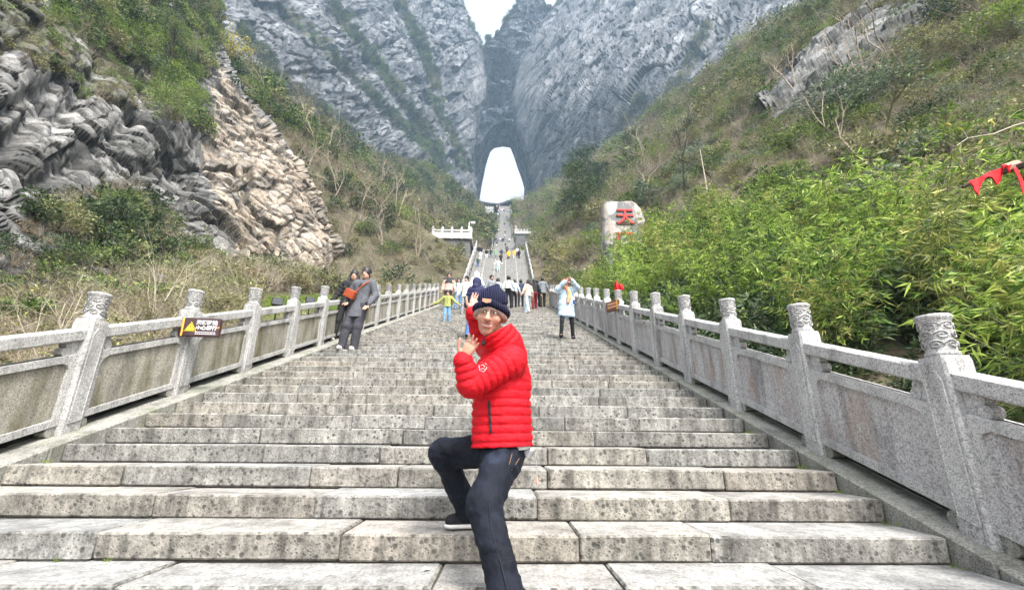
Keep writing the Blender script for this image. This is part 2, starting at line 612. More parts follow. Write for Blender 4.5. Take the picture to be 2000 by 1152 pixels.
def balustrade(name, xin, sgn, y_first, sp, npost, mat, pmat, label):
    "sgn: +1 when the stairs lie on the -x side"
    xc = xin + sgn * .1
    root = empty(name, (xc, y_first, nose_z(y_first)))
    tag(root, label, "balustrade")
    me_post, me_car = post_mesh(mat), carving_mesh(mat)
    me_rail, me_panel, me_frame = rail_mesh(sp, mat), panel_mesh(sp, pmat), frame_mesh(sp, mat)
    me_ba, me_bb = bracket_mesh(1, mat), bracket_mesh(-1, mat)
    me_fa, me_fb = foot_mesh(1, M_KERB), foot_mesh(-1, M_KERB)
    me_cap = ME_CAP if mat is M_GRAN else ME_CAP.copy()
    if mat is not M_GRAN:
        me_cap.materials.clear(); me_cap.materials.append(mat)
    for i in range(npost):
        dy = i * sp; dz = dy * SL
        p = obj("post", me_post, root, (random.uniform(-.006, .006), dy, dz + random.uniform(-.006, .006)))
        p.rotation_euler = (random.uniform(-.008, .008), random.uniform(-.008, .008), random.uniform(-.02, .02))
        c = obj("carving", me_car, p)
        if sgn < 0: c.rotation_euler = (0, 0, math.pi); c.scale = (1, -1, 1)
        k = obj("capital", me_cap, p, (0, 0, 1.058)); k.rotation_euler = (0, 0, random.uniform(0, 6.28))
        if i < npost - 1:
            obj("rail", me_rail, root, (0, dy, dz))
            q = obj("panel", me_panel, root, (0, dy, dz))
            obj("border", me_frame, q)
            obj("bracket", me_ba, root, (0, dy, dz)); obj("foot", me_fa, root, (0, dy, dz))
        if i > 0:
            obj("bracket", me_bb, root, (0, dy, dz)); obj("foot", me_fb, root, (0, dy, dz))
    # sloping kerb under it, laid in lengths
    y = y_first - .6
    i = 0
    while y < y_first + (npost - 1) * sp + .3:
        L = random.uniform(1.5, 2.4)
        y2 = min(y + L, y_first + (npost - 1) * sp + .3)
        mb = MB()
        xi = (XR + .012) if sgn > 0 else (XL - .012)
        xa, xb = sorted((xi, xi + sgn * .5))
        V = np.array([[xa, y, -.5], [xb, y, -.5], [xb, y2 - .006, -.5], [xa, y2 - .006, -.5], [xa, y, -.002], [xb, y, -.002], [xb, y2 - .006, -.002], [xa, y2 - .006, -.002]])
        V[:, 2] += nose_z(V[:, 1]) + random.uniform(-.004, .004)
        V -= np.array([xc, y_first, nose_z(y_first)])
        mb.hexa(V)
        me = bevel_mesh(mb.mesh("kerb_stone", [M_KERB]), .012)
        obj("kerb_stone", me, root)
        y = y2
    # conduit lying in the slot under the panels
    mb = MB()
    ya, yb = -.5, (npost - 1) * sp
    mb.tube([(sgn * .055, t, t * SL + .035) for t in np.linspace(ya, yb, 20)], .012, 6)
    mb.tube([(sgn * .055, t, t * SL + .075) for t in np.linspace(ya, yb, 20)], .010, 6)
    mb.build("conduit", [M_CABLE], root)
    mb = MB()
    shear_box(mb, *sorted((sgn * .085, sgn * .20)), ya, yb, -.05, .155)  # added strip hiding the bright ground behind, so the slot looks shaded
    mb.build("dark_slot_backing", [M_MORTAR], root)
    return root
RY0, RSP = 2.85, 1.300
LY0, LSP = 4.43 - 1.355, 1.352
bal_r = balustrade("stone_balustrade", 2.72, 1, RY0 - RSP, RSP, 20, M_GRAN, M_PANEL_R, "pale granite balustrade on the bamboo side of the stairs")
bal_l = balustrade("stone_balustrade", -3.97, -1, LY0, LSP, 18, M_GRAN_L, M_PANEL_L, "weathered granite balustrade with mossy panels on the cliff side of the stairs")

# ================================================================== upper stairs, profile of the whole climb
def atd(px, py, dep):
    return CAM + ray(px, py) * dep
XC = -0.585
F2b, F2t = atd(971, 547, 47.6), atd(973, 489, 62.6)
F3b, F3t = atd(978.5, 490, 100), atd(978, 466.5, 147)
F4b, F4t = atd(979, 464, 164), atd(980.5, 403, 284)
s2 = (F2t[2] - F2b[2]) / (F2t[1] - F2b[1])
Y2a = F2b[1] - (F2b[2] - Z_CREST) / s2
FLIGHTS = [((Y2a, Z_CREST), (F2t[1], F2t[2])), ((F3b[1] - 4, F2t[2]), (F3t[1], F3t[2])), ((F4b[1] - 2, F3t[2]), (F4t[1], F4t[2]))]
PROFILE = [(-60, N_LO * RISE), (Y0 + N_LO * TREAD, N_LO * RISE), (Y_CREST, Z_CREST)]
for a, b in FLIGHTS:
    PROFILE += [a, b]
PROFILE += [(F4t[1] + 25, F4t[2]), (F4t[1] + 120, F4t[2])]
_pa = np.array(PROFILE)
def stair_z(y):
    return np.interp(y, _pa[:, 0], _pa[:, 1])
print("FLIGHTS", [(tuple(np.round(a, 1)), tuple(np.round(b, 1))) for a, b in FLIGHTS])
# ================================================================== rock and earth materials
def mat_rock(name, dark, mid, light, scale, strata_rot, fresh=None, bump_d=0.1, strata=(1, 1, 4)):
    m = NT(name)
    w = m.co("World")
    qa = m.n("Attribute"); qa.attribute_name = "q"
    s = m.map(qa.outputs["Vector"], strata)
    def att(nm):
        a = m.n("Attribute"); a.attribute_name = nm
        return a.outputs["Fac"]
    tone, crack = att("tone"), att("crack")
    big = m.noise(w, 0.22 * scale, 4, 0.6)
    med = m.noise(s, 1.5 * scale, 6, 0.72)
    fine = m.noise(w, 9.0 * scale, 5, 0.8)
    t = m.math('ADD', m.math('MULTIPLY', tone, 0.42), m.math('MULTIPLY', med, 0.62))
    c = m.ramp(t, [(0.30, dark), (0.50, mid), (0.72, light)])
    c = m.mix(0.8, c, m.ramp(big, [(0.34, 0.5), (0.52, 1.0), (0.7, 1.3)]), 'MULTIPLY')
    c = m.mix(0.8, c, m.ramp(fine, [(0.32, 0.38), (0.5, 1.0), (0.7, 1.5)]), 'MULTIPLY')
    stain = m.noise(m.map(w, (1.0, 1.0, 0.12)), 0.9 * scale, 4, 0.65)
    c = m.mix(m.ramp(stain, [(0.57, 0.0), (0.70, 0.6)]), c, light)
    c = m.mix(m.ramp(stain, [(0.30, 0.75), (0.43, 0.0)]), c, dark)
    if fresh is not None:
        fc = m.ramp(t, [(0.30, fresh[0]), (0.5, fresh[1]), (0.72, fresh[2])])
        fc = m.mix(0.85, fc, m.ramp(fine, [(0.32, 0.5), (0.5, 1.0), (0.7, 1.3)]), 'MULTIPLY')
        grey = m.ramp(m.noise(w, 0.55, 4, 0.6), [(0.45, 0.0), (0.62, 0.7)])
        fc = m.mix(grey, fc, c)
        c = m.mix(att("fresh"), c, fc)
    c = m.mix(m.math('MULTIPLY', crack, 0.75), c, tuple(x * 0.4 for x in dark))
    mn = m.noise(w, 2.2 * scale, 5, 0.7)
    mc = m.ramp(mn, [(0.3, (0.03, 0.036, 0.016)), (0.6, (0.085, 0.09, 0.04))])
    c = m.mix(m.math('MULTIPLY', att("moss"), m.ramp(mn, [(0.35, 0.0), (0.6, 1.0)])), c, mc)
    m.bump(m.math('ADD', m.math('MULTIPLY', fine, 0.7), med), 0.8, bump_d)
    return m.done(c, 0.9, 0.2)

M_BLUFF = mat_rock("bluff_limestone", (0.026, 0.026, 0.028), (0.108, 0.106, 0.105), (0.32, 0.315, 0.31), 1.1, (0.5, 0.6, 0.3),
                   fresh=((0.11, 0.085, 0.065), (0.29, 0.24, 0.19), (0.44, 0.395, 0.335)), bump_d=0.05, strata=(1, 1, 1.15))
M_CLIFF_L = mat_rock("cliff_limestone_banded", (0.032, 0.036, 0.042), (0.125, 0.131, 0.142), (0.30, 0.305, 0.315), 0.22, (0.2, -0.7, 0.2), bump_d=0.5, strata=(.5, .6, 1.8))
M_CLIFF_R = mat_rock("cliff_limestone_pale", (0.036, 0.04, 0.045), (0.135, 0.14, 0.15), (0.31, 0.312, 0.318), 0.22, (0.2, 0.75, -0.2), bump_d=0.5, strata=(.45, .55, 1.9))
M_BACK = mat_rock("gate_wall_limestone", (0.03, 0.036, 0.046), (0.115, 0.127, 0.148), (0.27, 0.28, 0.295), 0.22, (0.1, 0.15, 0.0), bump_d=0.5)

M_OUTCROP = mat_rock("outcrop_limestone", (0.045, 0.045, 0.047), (0.155, 0.153, 0.152), (0.36, 0.355, 0.35), 0.8, (0, 0, 0), bump_d=0.08, strata=(.6, .7, 1.8))

def mat_earth(name, a, b, c3, scale):
    m = NT(name)
    w = m.co("World")
    n1 = m.noise(w, 0.5 * scale, 6, 0.65); n2 = m.noise(w, 4.0 * scale, 5, 0.7)
    c = m.ramp(n1, [(0.3, a), (0.5, b), (0.7, c3)])
    c = m.mix(0.8, c, m.ramp(n2, [(0.3, 0.5), (0.5, 1.0), (0.7, 1.35)]), 'MULTIPLY')
    mo = m.n("Attribute"); mo.attribute_name = "rock"
    rk = m.ramp(m.noise(m.map(w, (1, 1, 3), (0.4, 0.6, 0)), 0.8 * scale, 5, 0.7), [(0.3, (0.06, 0.058, 0.056)), (0.6, (0.25, 0.245, 0.24))])
    c = m.mix(mo.outputs["Fac"], c, rk)
    m.bump(n2, 0.8, 0.15)
    return m.done(c, 0.95, 0.1)
M_SLOPE = mat_earth("slope_earth", (0.04, 0.038, 0.022), (0.075, 0.068, 0.042), (0.12, 0.108, 0.07), 1.0)
M_SLOPE_R = mat_earth("slope_earth_dry", (0.05, 0.042, 0.027), (0.10, 0.084, 0.056), (0.15, 0.13, 0.09), 1.0)

# ================================================================== sheets of rock and earth
def _cr(A, t):
    "Catmull-Rom along axis 0 at parameters t (0..n-1)"
    n = len(A)
    i = np.clip(np.floor(t).astype(int), 0, n - 2)
    f = (t - i)[:, None, None]
    g = lambda k: A[np.clip(k, 0, n - 1)]
    p0, p1, p2, p3 = g(i - 1), g(i), g(i + 1), g(i + 2)
    return 0.5 * ((2 * p1) + (-p0 + p2) * f + (2 * p0 - 5 * p1 + 4 * p2 - p3) * f ** 2 + (-p0 + 3 * p1 - 3 * p2 + p3) * f ** 3)

def dense(ctrl, nu, nv, tu=None, tv=None):
    A = np.asarray(ctrl, float)
    tu = np.linspace(0, A.shape[0] - 1, nu) if tu is None else tu
    tv = np.linspace(0, A.shape[1] - 1, nv) if tv is None else tv
    B = _cr(A, tu)
    return _cr(B.transpose(1, 0, 2), tv).transpose(1, 0, 2)

def grid_faces(nu, nv):
    i = np.arange(nu * nv).reshape(nu, nv)
    return np.stack([i[:-1, :-1], i[:-1, 1:], i[1:, 1:], i[1:, :-1]], -1).reshape(-1, 4)

def normals(G):
    du = np.gradient(G, axis=0); dv = np.gradient(G, axis=1)
    N = np.cross(du, dv)
    return N / (np.linalg.norm(N, axis=2, keepdims=True) + 1e-9)

SHEETS = {}
def sheet(name, G, disp, mat, attrs=None, label=None, cat=None, kind="structure", smooth=True, face_cam=True):
    N = normals(G)
    sh = G.shape
    C = CAM - G
    if face_cam and np.median((N * C).sum(2)) < 0:
        N = -N; flip = True
    else:
        flip = False
    P = G.reshape(-1, 3); Nf = N.reshape(-1, 3)
    LAST.clear()
    D = disp(P, Nf)
    extra = dict(LAST); Bq = extra.pop('B', None)
    if D.ndim == 1: D = D[:, None] * Nf
    Q = P + D
    if Bq is not None: extra['q'] = Q @ Bq
    F = grid_faces(sh[0], sh[1])
    if flip: F = F[:, ::-1]
    me = np_mesh(name, Q, F, [mat], smooth)
    px = to_px(Q)
    SHEETS[name] = dict(P=Q, N=normals(Q.reshape(sh)).reshape(-1, 3) * (-1 if flip else 1), px=px, shape=sh)
    for k, arr in extra.items():
        if arr.ndim == 2:
            a = me.attributes.new(k, 'FLOAT_VECTOR', 'POINT')
            a.data.foreach_set("vector", np.ascontiguousarray(arr, np.float32).ravel())
            continue
        a = me.attributes.new(k, 'FLOAT', 'POINT')
        a.data.foreach_set("value", np.asarray(arr, np.float32))
    for k, fn in (attrs or {}).items():
        a = me.attributes.new(k, 'FLOAT', 'POINT')
        a.data.foreach_set("value", np.asarray(fn(Q, Nf, px), np.float32))
    o = obj(name, me)
    tag(o, label, cat, kind=kind)
    return o

def in_poly(px, poly):
    x, y = px[:, 0], px[:, 1]
    inside = np.zeros(len(px), bool)
    n = len(poly)
    for i in range(n):
        x1, y1 = poly[i]; x2, y2 = poly[(i + 1) % n]
        c = ((y1 > y) != (y2 > y)) & (x < (x2 - x1) * (y - y1) / (y2 - y1 + 1e-9) + x1)
        inside ^= c
    return inside

def poly_dist(px, line):
    "distance in photo pixels to a polyline"
    d = np.full(len(px), 1e9)
    for (x1, y1), (x2, y2) in zip(line[:-1], line[1:]):
        a = np.array([x1, y1]); b = np.array([x2, y2]); ab = b - a
        t = np.clip(((px - a) @ ab) / (ab @ ab), 0, 1)
        d = np.minimum(d, np.linalg.norm(px - a - t[:, None] * ab, axis=1))
    return d

def strata_frame(n):
    n = np.asarray(n, float); n /= np.linalg.norm(n)
    a = np.cross(n, [0, 1, 0.01]); a /= np.linalg.norm(a)
    return np.stack([a, np.cross(n, a), n], 1)

LAST = {}
def cells(u, seed):
    "nearest and second nearest of jittered lattice points: (cell hash seed ints, F1 vector, F2-F1)"
    b = np.floor(u - .5)
    n = len(u)
    d1 = np.full(n, 1e9); d2 = np.full(n, 1e9)
    c1 = np.zeros((n, 3)); v1 = np.zeros((n, 3))
    for dx in (0, 1):
        for dy in (0, 1):
            for dz in (0, 1):
                c = b + (dx, dy, dz)
                v = u - c - np.stack([_hash3(c[:, 0], c[:, 1], c[:, 2], seed + k) for k in (0, 1, 2)], 1)
                d = (v * v).sum(1)
                m = d < d1
                d2 = np.where(m, d1, np.minimum(d2, d))
                d1 = np.where(m, d, d1)
                c1[m] = c[m]; v1[m] = v[m]
    return c1, v1, np.sqrt(d2) - np.sqrt(d1)

def rock_disp(size, amp, sn, seed, warp=0.5, ratio=(1.0, 1.0, 0.42), crack=0.05, levels=3, soft=1.0, wts=(1.0, .5, .22)):
    "bedded, broken rock: irregular blocks of several sizes, each set back and tilted in its own way, open joints between them"
    B = strata_frame(sn)
    R = np.array(ratio)
    def f(P, N):
        W = np.stack([fbm(P / (size * 7) + k * 31.7, 2, seed + 10 * k) for k in range(3)], 1) * size * warp
        q = (P + W) @ B
        d = 1.6 * soft * amp * fbm(P / (size * 6), 3, seed + 50)
        tone = np.zeros(len(P)); ck = np.zeros(len(P))
        for k, (sc, a, tw) in enumerate(((3.2, wts[0], .42), (1.35, wts[1], .33), (.58, wts[2], .25))[:levels]):
            dims = size * sc * R
            c, v, e = cells(q / dims + k * 3.37, seed + 7 * k)
            r = [_hash3(c[:, 0], c[:, 1], c[:, 2], seed + 100 + 10 * k + j) for j in range(5)]
            d += a * amp * ((r[0] * 2 - 1) * .9 + 1.9 * ((r[1] - .5) * v[:, 0] + (r[2] - .5) * v[:, 1] + (r[3] - .35) * v[:, 2]))
            tone += tw * r[4]
            g = np.exp(-(e / (crack * (1.0 + .5 * k))) ** 2)
            d -= .30 * a * amp * g
            ck = np.maximum(ck, g * (.9 - .25 * k))
        d += 0.16 * amp * fbm(P / (size * .5), 3, seed + 60)
        LAST["tone"] = tone * (1.0 if levels == 3 else 1.3); LAST["crack"] = ck; LAST["B"] = B
        return d
    return f

# ---- wide ground under everything
gm = MB()
ground_z = -14.0
gm.add([(-330, -150, ground_z), (330, -150, ground_z), (330, 560, ground_z), (-330, 560, ground_z)], [(0, 1, 2, 3)])
tag(gm.build("ground", [M_SLOPE]), kind="structure")
lower = MB()
lower.box((-9, -40, N_LO * RISE - 1), (8, Y0 + (N_LO + 1) * TREAD + .02, N_LO * RISE))
tag(lower.build("landing_pavement", [M_TREAD]), kind="structure")

# ---- right-hand slope
rows = [(-40, (40, -40, 12)), (-15, (42, -15, 14)), (3, (48, 3, 20)), (8, (52, 8, 26)), (15, at(3200, -500, 15)), (25, at(2300, -300, 25)), (40, at(1850, -110, 40)), (60, at(1640, 0, 60)),
        (85, at(1500, 80, 85)), (120, at(1380, 165, 120)), (170, at(1290, 235, 170)), (230, at(1205, 290, 230)), (300, at(1130, 345, 300)), (350, at(1080, 366, 350)), (420, at(1075, 400, 420))]
ctrl = []
for Y, R in rows:
    R = np.array(R, float)
    A = np.array([3.0 if Y < 40 else 3.3, Y, stair_z(Y) - .35])
    if Y > 245: A = np.array([17.0, Y, stair_z(Y) - 5])
    line = []
    for fr, zf in ((0, 0), (.03, .012), (.10, .07), (.25, .22), (.45, .42), (.72, .72), (1.0, 1.0)):
        line.append([A[0] + (R[0] - A[0]) * fr, A[1] + (R[1] - A[1]) * fr, A[2] + (R[2] - A[2]) * zf])
    line.append(R + np.array([22, 8, 2.0])); line.append(R + np.array([70, 15, -45.0]))
    ctrl.append(line)
_tu = np.concatenate([np.linspace(0, 7, 110, endpoint=False), np.linspace(7, len(rows) - 1, 130)])
_tv = np.concatenate([np.linspace(0, 3, 60, endpoint=False), np.linspace(3, 8, 90)])
def slope_disp(seed, s=1.0):
    def f(P, N):
        far = np.clip(P[:, 1] / 60.0, 0.25, 3.0)
        edge = np.clip((np.abs(P[:, 0] + .6) - 3.6) / 4.0, 0, 1)
        return edge * far * s * (0.9 * fbm(P / (9.0), 4, seed) + 0.9 * fbm(P / 28.0, 3, seed + 5) * far)
    return f
ROCK_R = [(1500, 170), (1560, 120), (1640, 60), (1700, 40), (1760, -10), (1820, 5), (1720, 80), (1640, 150), (1560, 215), (1500, 220)]
sheet("right_hillside", dense(ctrl, 240, 150, _tu, _tv), slope_disp(3), M_SLOPE_R,
      attrs={"rock": lambda Q, N, px: np.where(in_poly(px + 14 * np.stack([fbm(Q / 3, 3, 91), fbm(Q / 3, 3, 92)], 1), ROCK_R), 1.0, 0.0)})

# ---- broken rock band high on that slope
def _near(key, px, py):
    S = SHEETS[key]; d = np.hypot(S["px"][:, 0] - px, S["px"][:, 1] - py)
    c = np.where(d < 14)[0]
    c = c if len(c) else np.array([d.argmin()])
    return S["P"][c[S["P"][c, 1].argmin()]]
ctrl = []
for (ua, va), (ub, vb) in (((1478, 196), (1500, 236)), ((1500, 168), (1530, 222)), ((1560, 112), (1600, 200)), ((1635, 58), (1690, 140)), ((1705, 16), (1770, 76)), ((1770, -30), (1850, 14)), ((1800, -60), (1890, -20))):
    A, B = _near("right_hillside", ua, va), _near("right_hillside", ub, vb)
    lift = np.array([-.35, -1.0, .5]) * (A[1] / 45)
    ctrl.append([A - lift * 1.5, A + lift * .7, A * .5 + B * .5 + lift * 1.1, B + lift * .7, B - lift * 1.6])
sheet("rock_outcrop", dense(ctrl, 150, 60), rock_disp(1.3, .55, (-.45, -.3, .85), 455, .4, (2.2, 1.6, .5), .06), M_OUTCROP, smooth=False, attrs={"moss": lambda Q, N, px: np.full(len(Q), .25)})

# ---- left-hand slope
rows = [(-40, (-40, -40, 4)), (-15, (-42, -15, 2)), (3, (-26, 3, 2.4)), (8, (-26, 8, 4.4)), (15, (-26, 15, 7.2)), (25, (-26, 25, 11.5)), (40, (-27, 40, 20)), (55, at(440, 170, 55)), (75, at(470, 140, 75)),
        (100, at(550, 215, 100)), (130, at(635, 272, 130)), (170, at(720, 305, 170)), (220, at(805, 338, 220)), (280, at(880, 368, 280)), (345, at(930, 398, 345)), (420, at(930, 410, 420))]
ctrl = []
for Y, R in rows:
    R = np.array(R, float)
    A = np.array([-4.25, Y, stair_z(Y) - .35])
    if Y > 245: A = np.array([-19.0, Y, stair_z(Y) - 5])
    line = []
    for fr, zf in ((0, 0), (.03, .008), (.10, .06), (.25, .20), (.45, .40), (.72, .70), (1.0, 1.0)):
        line.append([A[0] + (R[0] - A[0]) * fr, A[1] + (R[1] - A[1]) * fr, A[2] + (R[2] - A[2]) * zf])
    line.append(R + np.array([-20, 10, 8.0])); line.append(R + np.array([-60, 20, 10.0]))
    ctrl.append(line)
_tu = np.concatenate([np.linspace(0, 7, 110, endpoint=False), np.linspace(7, len(rows) - 1, 130)])
sheet("left_hillside", dense(ctrl, 240, 150, _tu, _tv), slope_disp(23), M_SLOPE, attrs={"rock": lambda Q, N, px: np.zeros(len(Q))})

# ---- left bluff beside the stairs (dark limestone, a fresh tan scar on its right part)
cols = [-420, -170, 0, 150, 300, 430, 545, 655]
depth = [8.0, 10.5, 13.0, 16.0, 20.0, 25.0, 31.0, 38.0]
redge = {-240: 340, -110: 370, 0: 405, 130: 438, 260: 530, 380: 610, 470: 640, 560: 650, 680: 655}
rfac = {-240: 1.95, -110: 1.62, 0: 1.46, 130: 1.30, 260: 1.17, 380: 1.07, 470: 1.0, 560: 0.93, 680: 0.80}
ctrl = []
for py in sorted(redge):
    e = redge[py]; line = []
    for c, d in zip(cols, depth):
        px = c if c <= 0 else c * e / 655.0
        line.append(at(px, py, d * rfac[py]))
    line.append(at(e - 6, py, depth[-1] * rfac[py] * 1.25)); line.append(at(e - 150, py - 40, depth[-1] * rfac[py] * 1.7))
    ctrl.append(line)
SCAR = [(425, 120), (470, 190), (525, 235), (620, 350), (700, 440), (700, 600), (520, 600), (455, 520), (470, 470), (425, 400), (395, 330), (405, 260), (420, 190)]
def scar(Q, N, px):
    w = px + 22 * np.stack([fbm(Q / 2.2, 4, 71), fbm(Q / 2.2, 4, 72)], 1)
    return np.where(in_poly(w, SCAR), 1.0, 0.0)
_rd = rock_disp(1.15, 0.66, (0.62, -0.30, 0.70), 5, 0.12, (1.25, 1.1, .85), .05, wts=(.55, .46, .27))
def bluff_disp(P, N):
    px = to_px(P)
    d = _rd(P, N) * np.clip(.8 + (px[:, 0] - 120) / 800, .8, 1.0)
    # the big overhang with its hollow, and the slanting gullies left of it
    hol = np.exp(-(((px[:, 0] - 372) / 55) ** 2 + ((px[:, 1] - 325) / 48) ** 2))
    d -= 1.5 * hol
    bul = np.exp(-(((px[:, 0] - 330) / 90) ** 2 + ((px[:, 1] - 245) / 45) ** 2))
    d += 0.9 * bul
    for (x1, y1), (x2, y2), wdt, a in (((0, 300), (110, 200), 22, 1.0), ((20, 210), (140, 150), 16, .7), ((120, 250), (200, 120), 18, .8), ((190, 420), (290, 330), 20, .9), ((230, 260), (290, 200), 16, .7), ((0, 120), (60, 60), 14, .6), ((60, 360), (180, 300), 16, .6)):
        dd = poly_dist(px + 10 * np.stack([fbm(P / 1.5, 3, 33), fbm(P / 1.5, 3, 34)], 1), [(x1, y1), (x2, y2)])
        d -= .75 * a * np.exp(-(dd / wdt) ** 2)
    return d
_tv = np.concatenate([np.linspace(0, 2, 50, endpoint=False), np.linspace(2, 7, 400, endpoint=False), np.linspace(7, 9, 16)])
_tu = np.concatenate([np.linspace(0, 2, 50, endpoint=False), np.linspace(2, 8, 380)])
MOSS_B = [(-200, -300), (420, -300), (420, 80), (400, 130), (330, 230), (180, 170), (40, 100), (-200, 60)]
tag(sheet("rock_bluff", dense(ctrl, len(_tu), len(_tv), _tu, _tv), bluff_disp, M_BLUFF, smooth=False,
      attrs={"fresh": scar, "moss": lambda Q, N, px: np.where(in_poly(px + 30 * np.stack([fbm(Q / 3, 3, 81), fbm(Q / 3, 3, 82)], 1), MOSS_B), .8, 0.12)}), kind="structure")

# ---- great cliff on the left of the gate
pys = [-170, -80, 0, 60, 100, 180, 250, 310, 400, 470]
redge = {-170: 850, -80: 872, 0: 893, 60: 925, 100: 941, 180: 944, 250: 930, 310: 919, 400: 930, 470: 935}
cols = [-0.35, -0.1, .12, .30, .45, .60, .75, .88, .96, 1.0]
dep = [95, 105, 118, 138, 160, 195, 245, 300, 340, 362]
ctrl = []
for py in pys:
    e = redge[py]
    lean = 1.0 + max(0, (300 - py)) * 0.00022
    line = [at(c * e, py, d * lean) for c, d in zip(cols, dep)]
    line.append(at(e - 4, py, 400 * lean)); line.append(at(e - 60, py, 470 * lean))
    ctrl.append(line)
BANDS_L = [[(560, 25), (650, 110), (740, 200), (800, 260), (870, 330)], [(650, 20), (740, 130), (800, 215), (860, 300)], [(780, 10), (830, 110), (850, 170)], [(840, 190), (880, 260), (910, 330)], [(470, 60), (560, 170), (640, 230)]]
_cl = rock_disp(7.0, 2.9, (-0.85, -0.30, 0.45), 105, .5, (1.7, 1.3, .5), .06)
def cliff_l_disp(P, N):
    px = to_px(P); d = _cl(P, N)
    for k, b in enumerate(BANDS_L):       # ledges run down to the right; the rock below each stands proud
        w = px + 8 * np.stack([fbm(P / 14, 3, 133 + k), fbm(P / 14, 3, 143 + k)], 1)
        dd = poly_dist(w, b)
        d -= 5.0 * np.exp(-(dd / 12) ** 2)
    edge = np.clip((redge[100] + 10 - px[:, 0]) / 60, 0.25, 1)
    return d * edge * np.clip(P[:, 1] / 250, .45, 1)
def near_bands(bands, w):
    return lambda Q, N, px: np.clip(1.3 - np.min([poly_dist(px + 7 * np.stack([fbm(Q / 9, 3, 15), fbm(Q / 9, 3, 16)], 1), b) for b in bands], axis=0) / w, 0, 1)
_tv = np.concatenate([np.linspace(0, 2, 20, endpoint=False), np.linspace(2, 9, 290, endpoint=False), np.linspace(9, 11, 14)])
_tu = np.concatenate([np.linspace(0, 2, 40, endpoint=False), np.linspace(2, 9, 230)])
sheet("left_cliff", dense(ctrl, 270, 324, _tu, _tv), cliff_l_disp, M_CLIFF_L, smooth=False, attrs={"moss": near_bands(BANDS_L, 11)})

# ---- great cliff on the right of the gate
pys = [-170, -80, 0, 50, 100, 150, 200, 260, 310, 400, 480]
ledge = {-170: 1140, -80: 1115, 0: 1093, 50: 1062, 100: 1028, 150: 1009, 200: 1001, 260: 1014, 310: 1030, 400: 1049, 480: 1052}
ctrl = []
offs = [0, 18, 60, 130, 220, 330, 460, 620, 850, 1200]
dep = [366, 352, 330, 300, 262, 225, 190, 165, 140, 125]
for py in pys:
    e = ledge[py]
    lean = 1.0 + max(0, (300 - py)) * 0.00022
    line = [at(e + 40, py, 470 * lean), at(e + 3, py, 400 * lean)] + [at(e + o, py, d * lean) for o, d in zip(offs, dep)]
    ctrl.append(line)
BANDS_R = [[(1250, 200), (1190, 290)], [(1380, 60), (1330, 150), (1260, 240)], [(1140, 300), (1100, 350)]]
_cr_d = rock_disp(7.0, 2.6, (-0.90, -0.20, 0.45), 205, .5, (2.0, 1.4, .45), .06)
def cliff_r_disp(P, N):
    px = to_px(P); d = _cr_d(P, N)
    edge = np.clip((px[:, 0] - 1000) / 70, 0.2, 1)
    return d * edge * np.clip(P[:, 1] / 250, .5, 1)
_tv = np.concatenate([np.linspace(0, 2, 14, endpoint=False), np.linspace(2, 9, 270, endpoint=False), np.linspace(9, 11, 14)])
_tu = np.concatenate([np.linspace(0, 2, 40, endpoint=False), np.linspace(2, 10, 230)])
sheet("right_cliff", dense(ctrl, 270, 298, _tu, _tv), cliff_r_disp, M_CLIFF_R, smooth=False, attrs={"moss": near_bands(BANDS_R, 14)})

# ---- the wall over the gate, the gate itself and its passage
YG, YB = 384.0, 438.0
topl = [(905, 60), (930, 92), (941, 97), (950, 80), (962, 68), (975, 58), (990, 40), (998, 20), (1010, 4), (1022, -16), (1040, -34), (1055, -14), (1066, 8), (1078, 16), (1092, 8), (1120, -30)]
tp = np.array(topl, float)
arch_front = np.array([(905, 430), (910, 360), (916, 322), (930, 296), (947, 266), (963, 246), (984, 235), (1000, 234), (1011, 254), (1020, 278), (1028, 310), (1039, 347), (1050, 385), (1056, 430)], float)
arch_back = np.array([(932, 430), (937, 388), (941, 362), (948, 328), (956, 299), (965, 290), (982, 287), (997, 289), (1004, 307), (1011, 329), (1019, 350), (1024, 368), (1023, 385), (1022, 430)], float)
nc = 150
xs = np.linspace(905, 1120, nc)
top = np.interp(xs, tp[:, 0], tp[:, 1])
bot = np.interp(xs, arch_front[:, 0], arch_front[:, 1])
nr = 130
G = np.zeros((nr + 8, nc, 3))
for j in range(nc):
    for i in range(nr):
        t = i / (nr - 1)
        G[i + 8, j] = at(xs[j], top[j] + (bot[j] - top[j]) * t, YG)
    for i in range(8):         # the crest runs back behind the skyline
        t = (8 - i) / 8.0
        G[i, j] = G[8, j] + np.array([0, 70 * t, -12 * t * t])
_bk = rock_disp(7.0, 3.2, (0.1, -0.1, 1.0), 305)
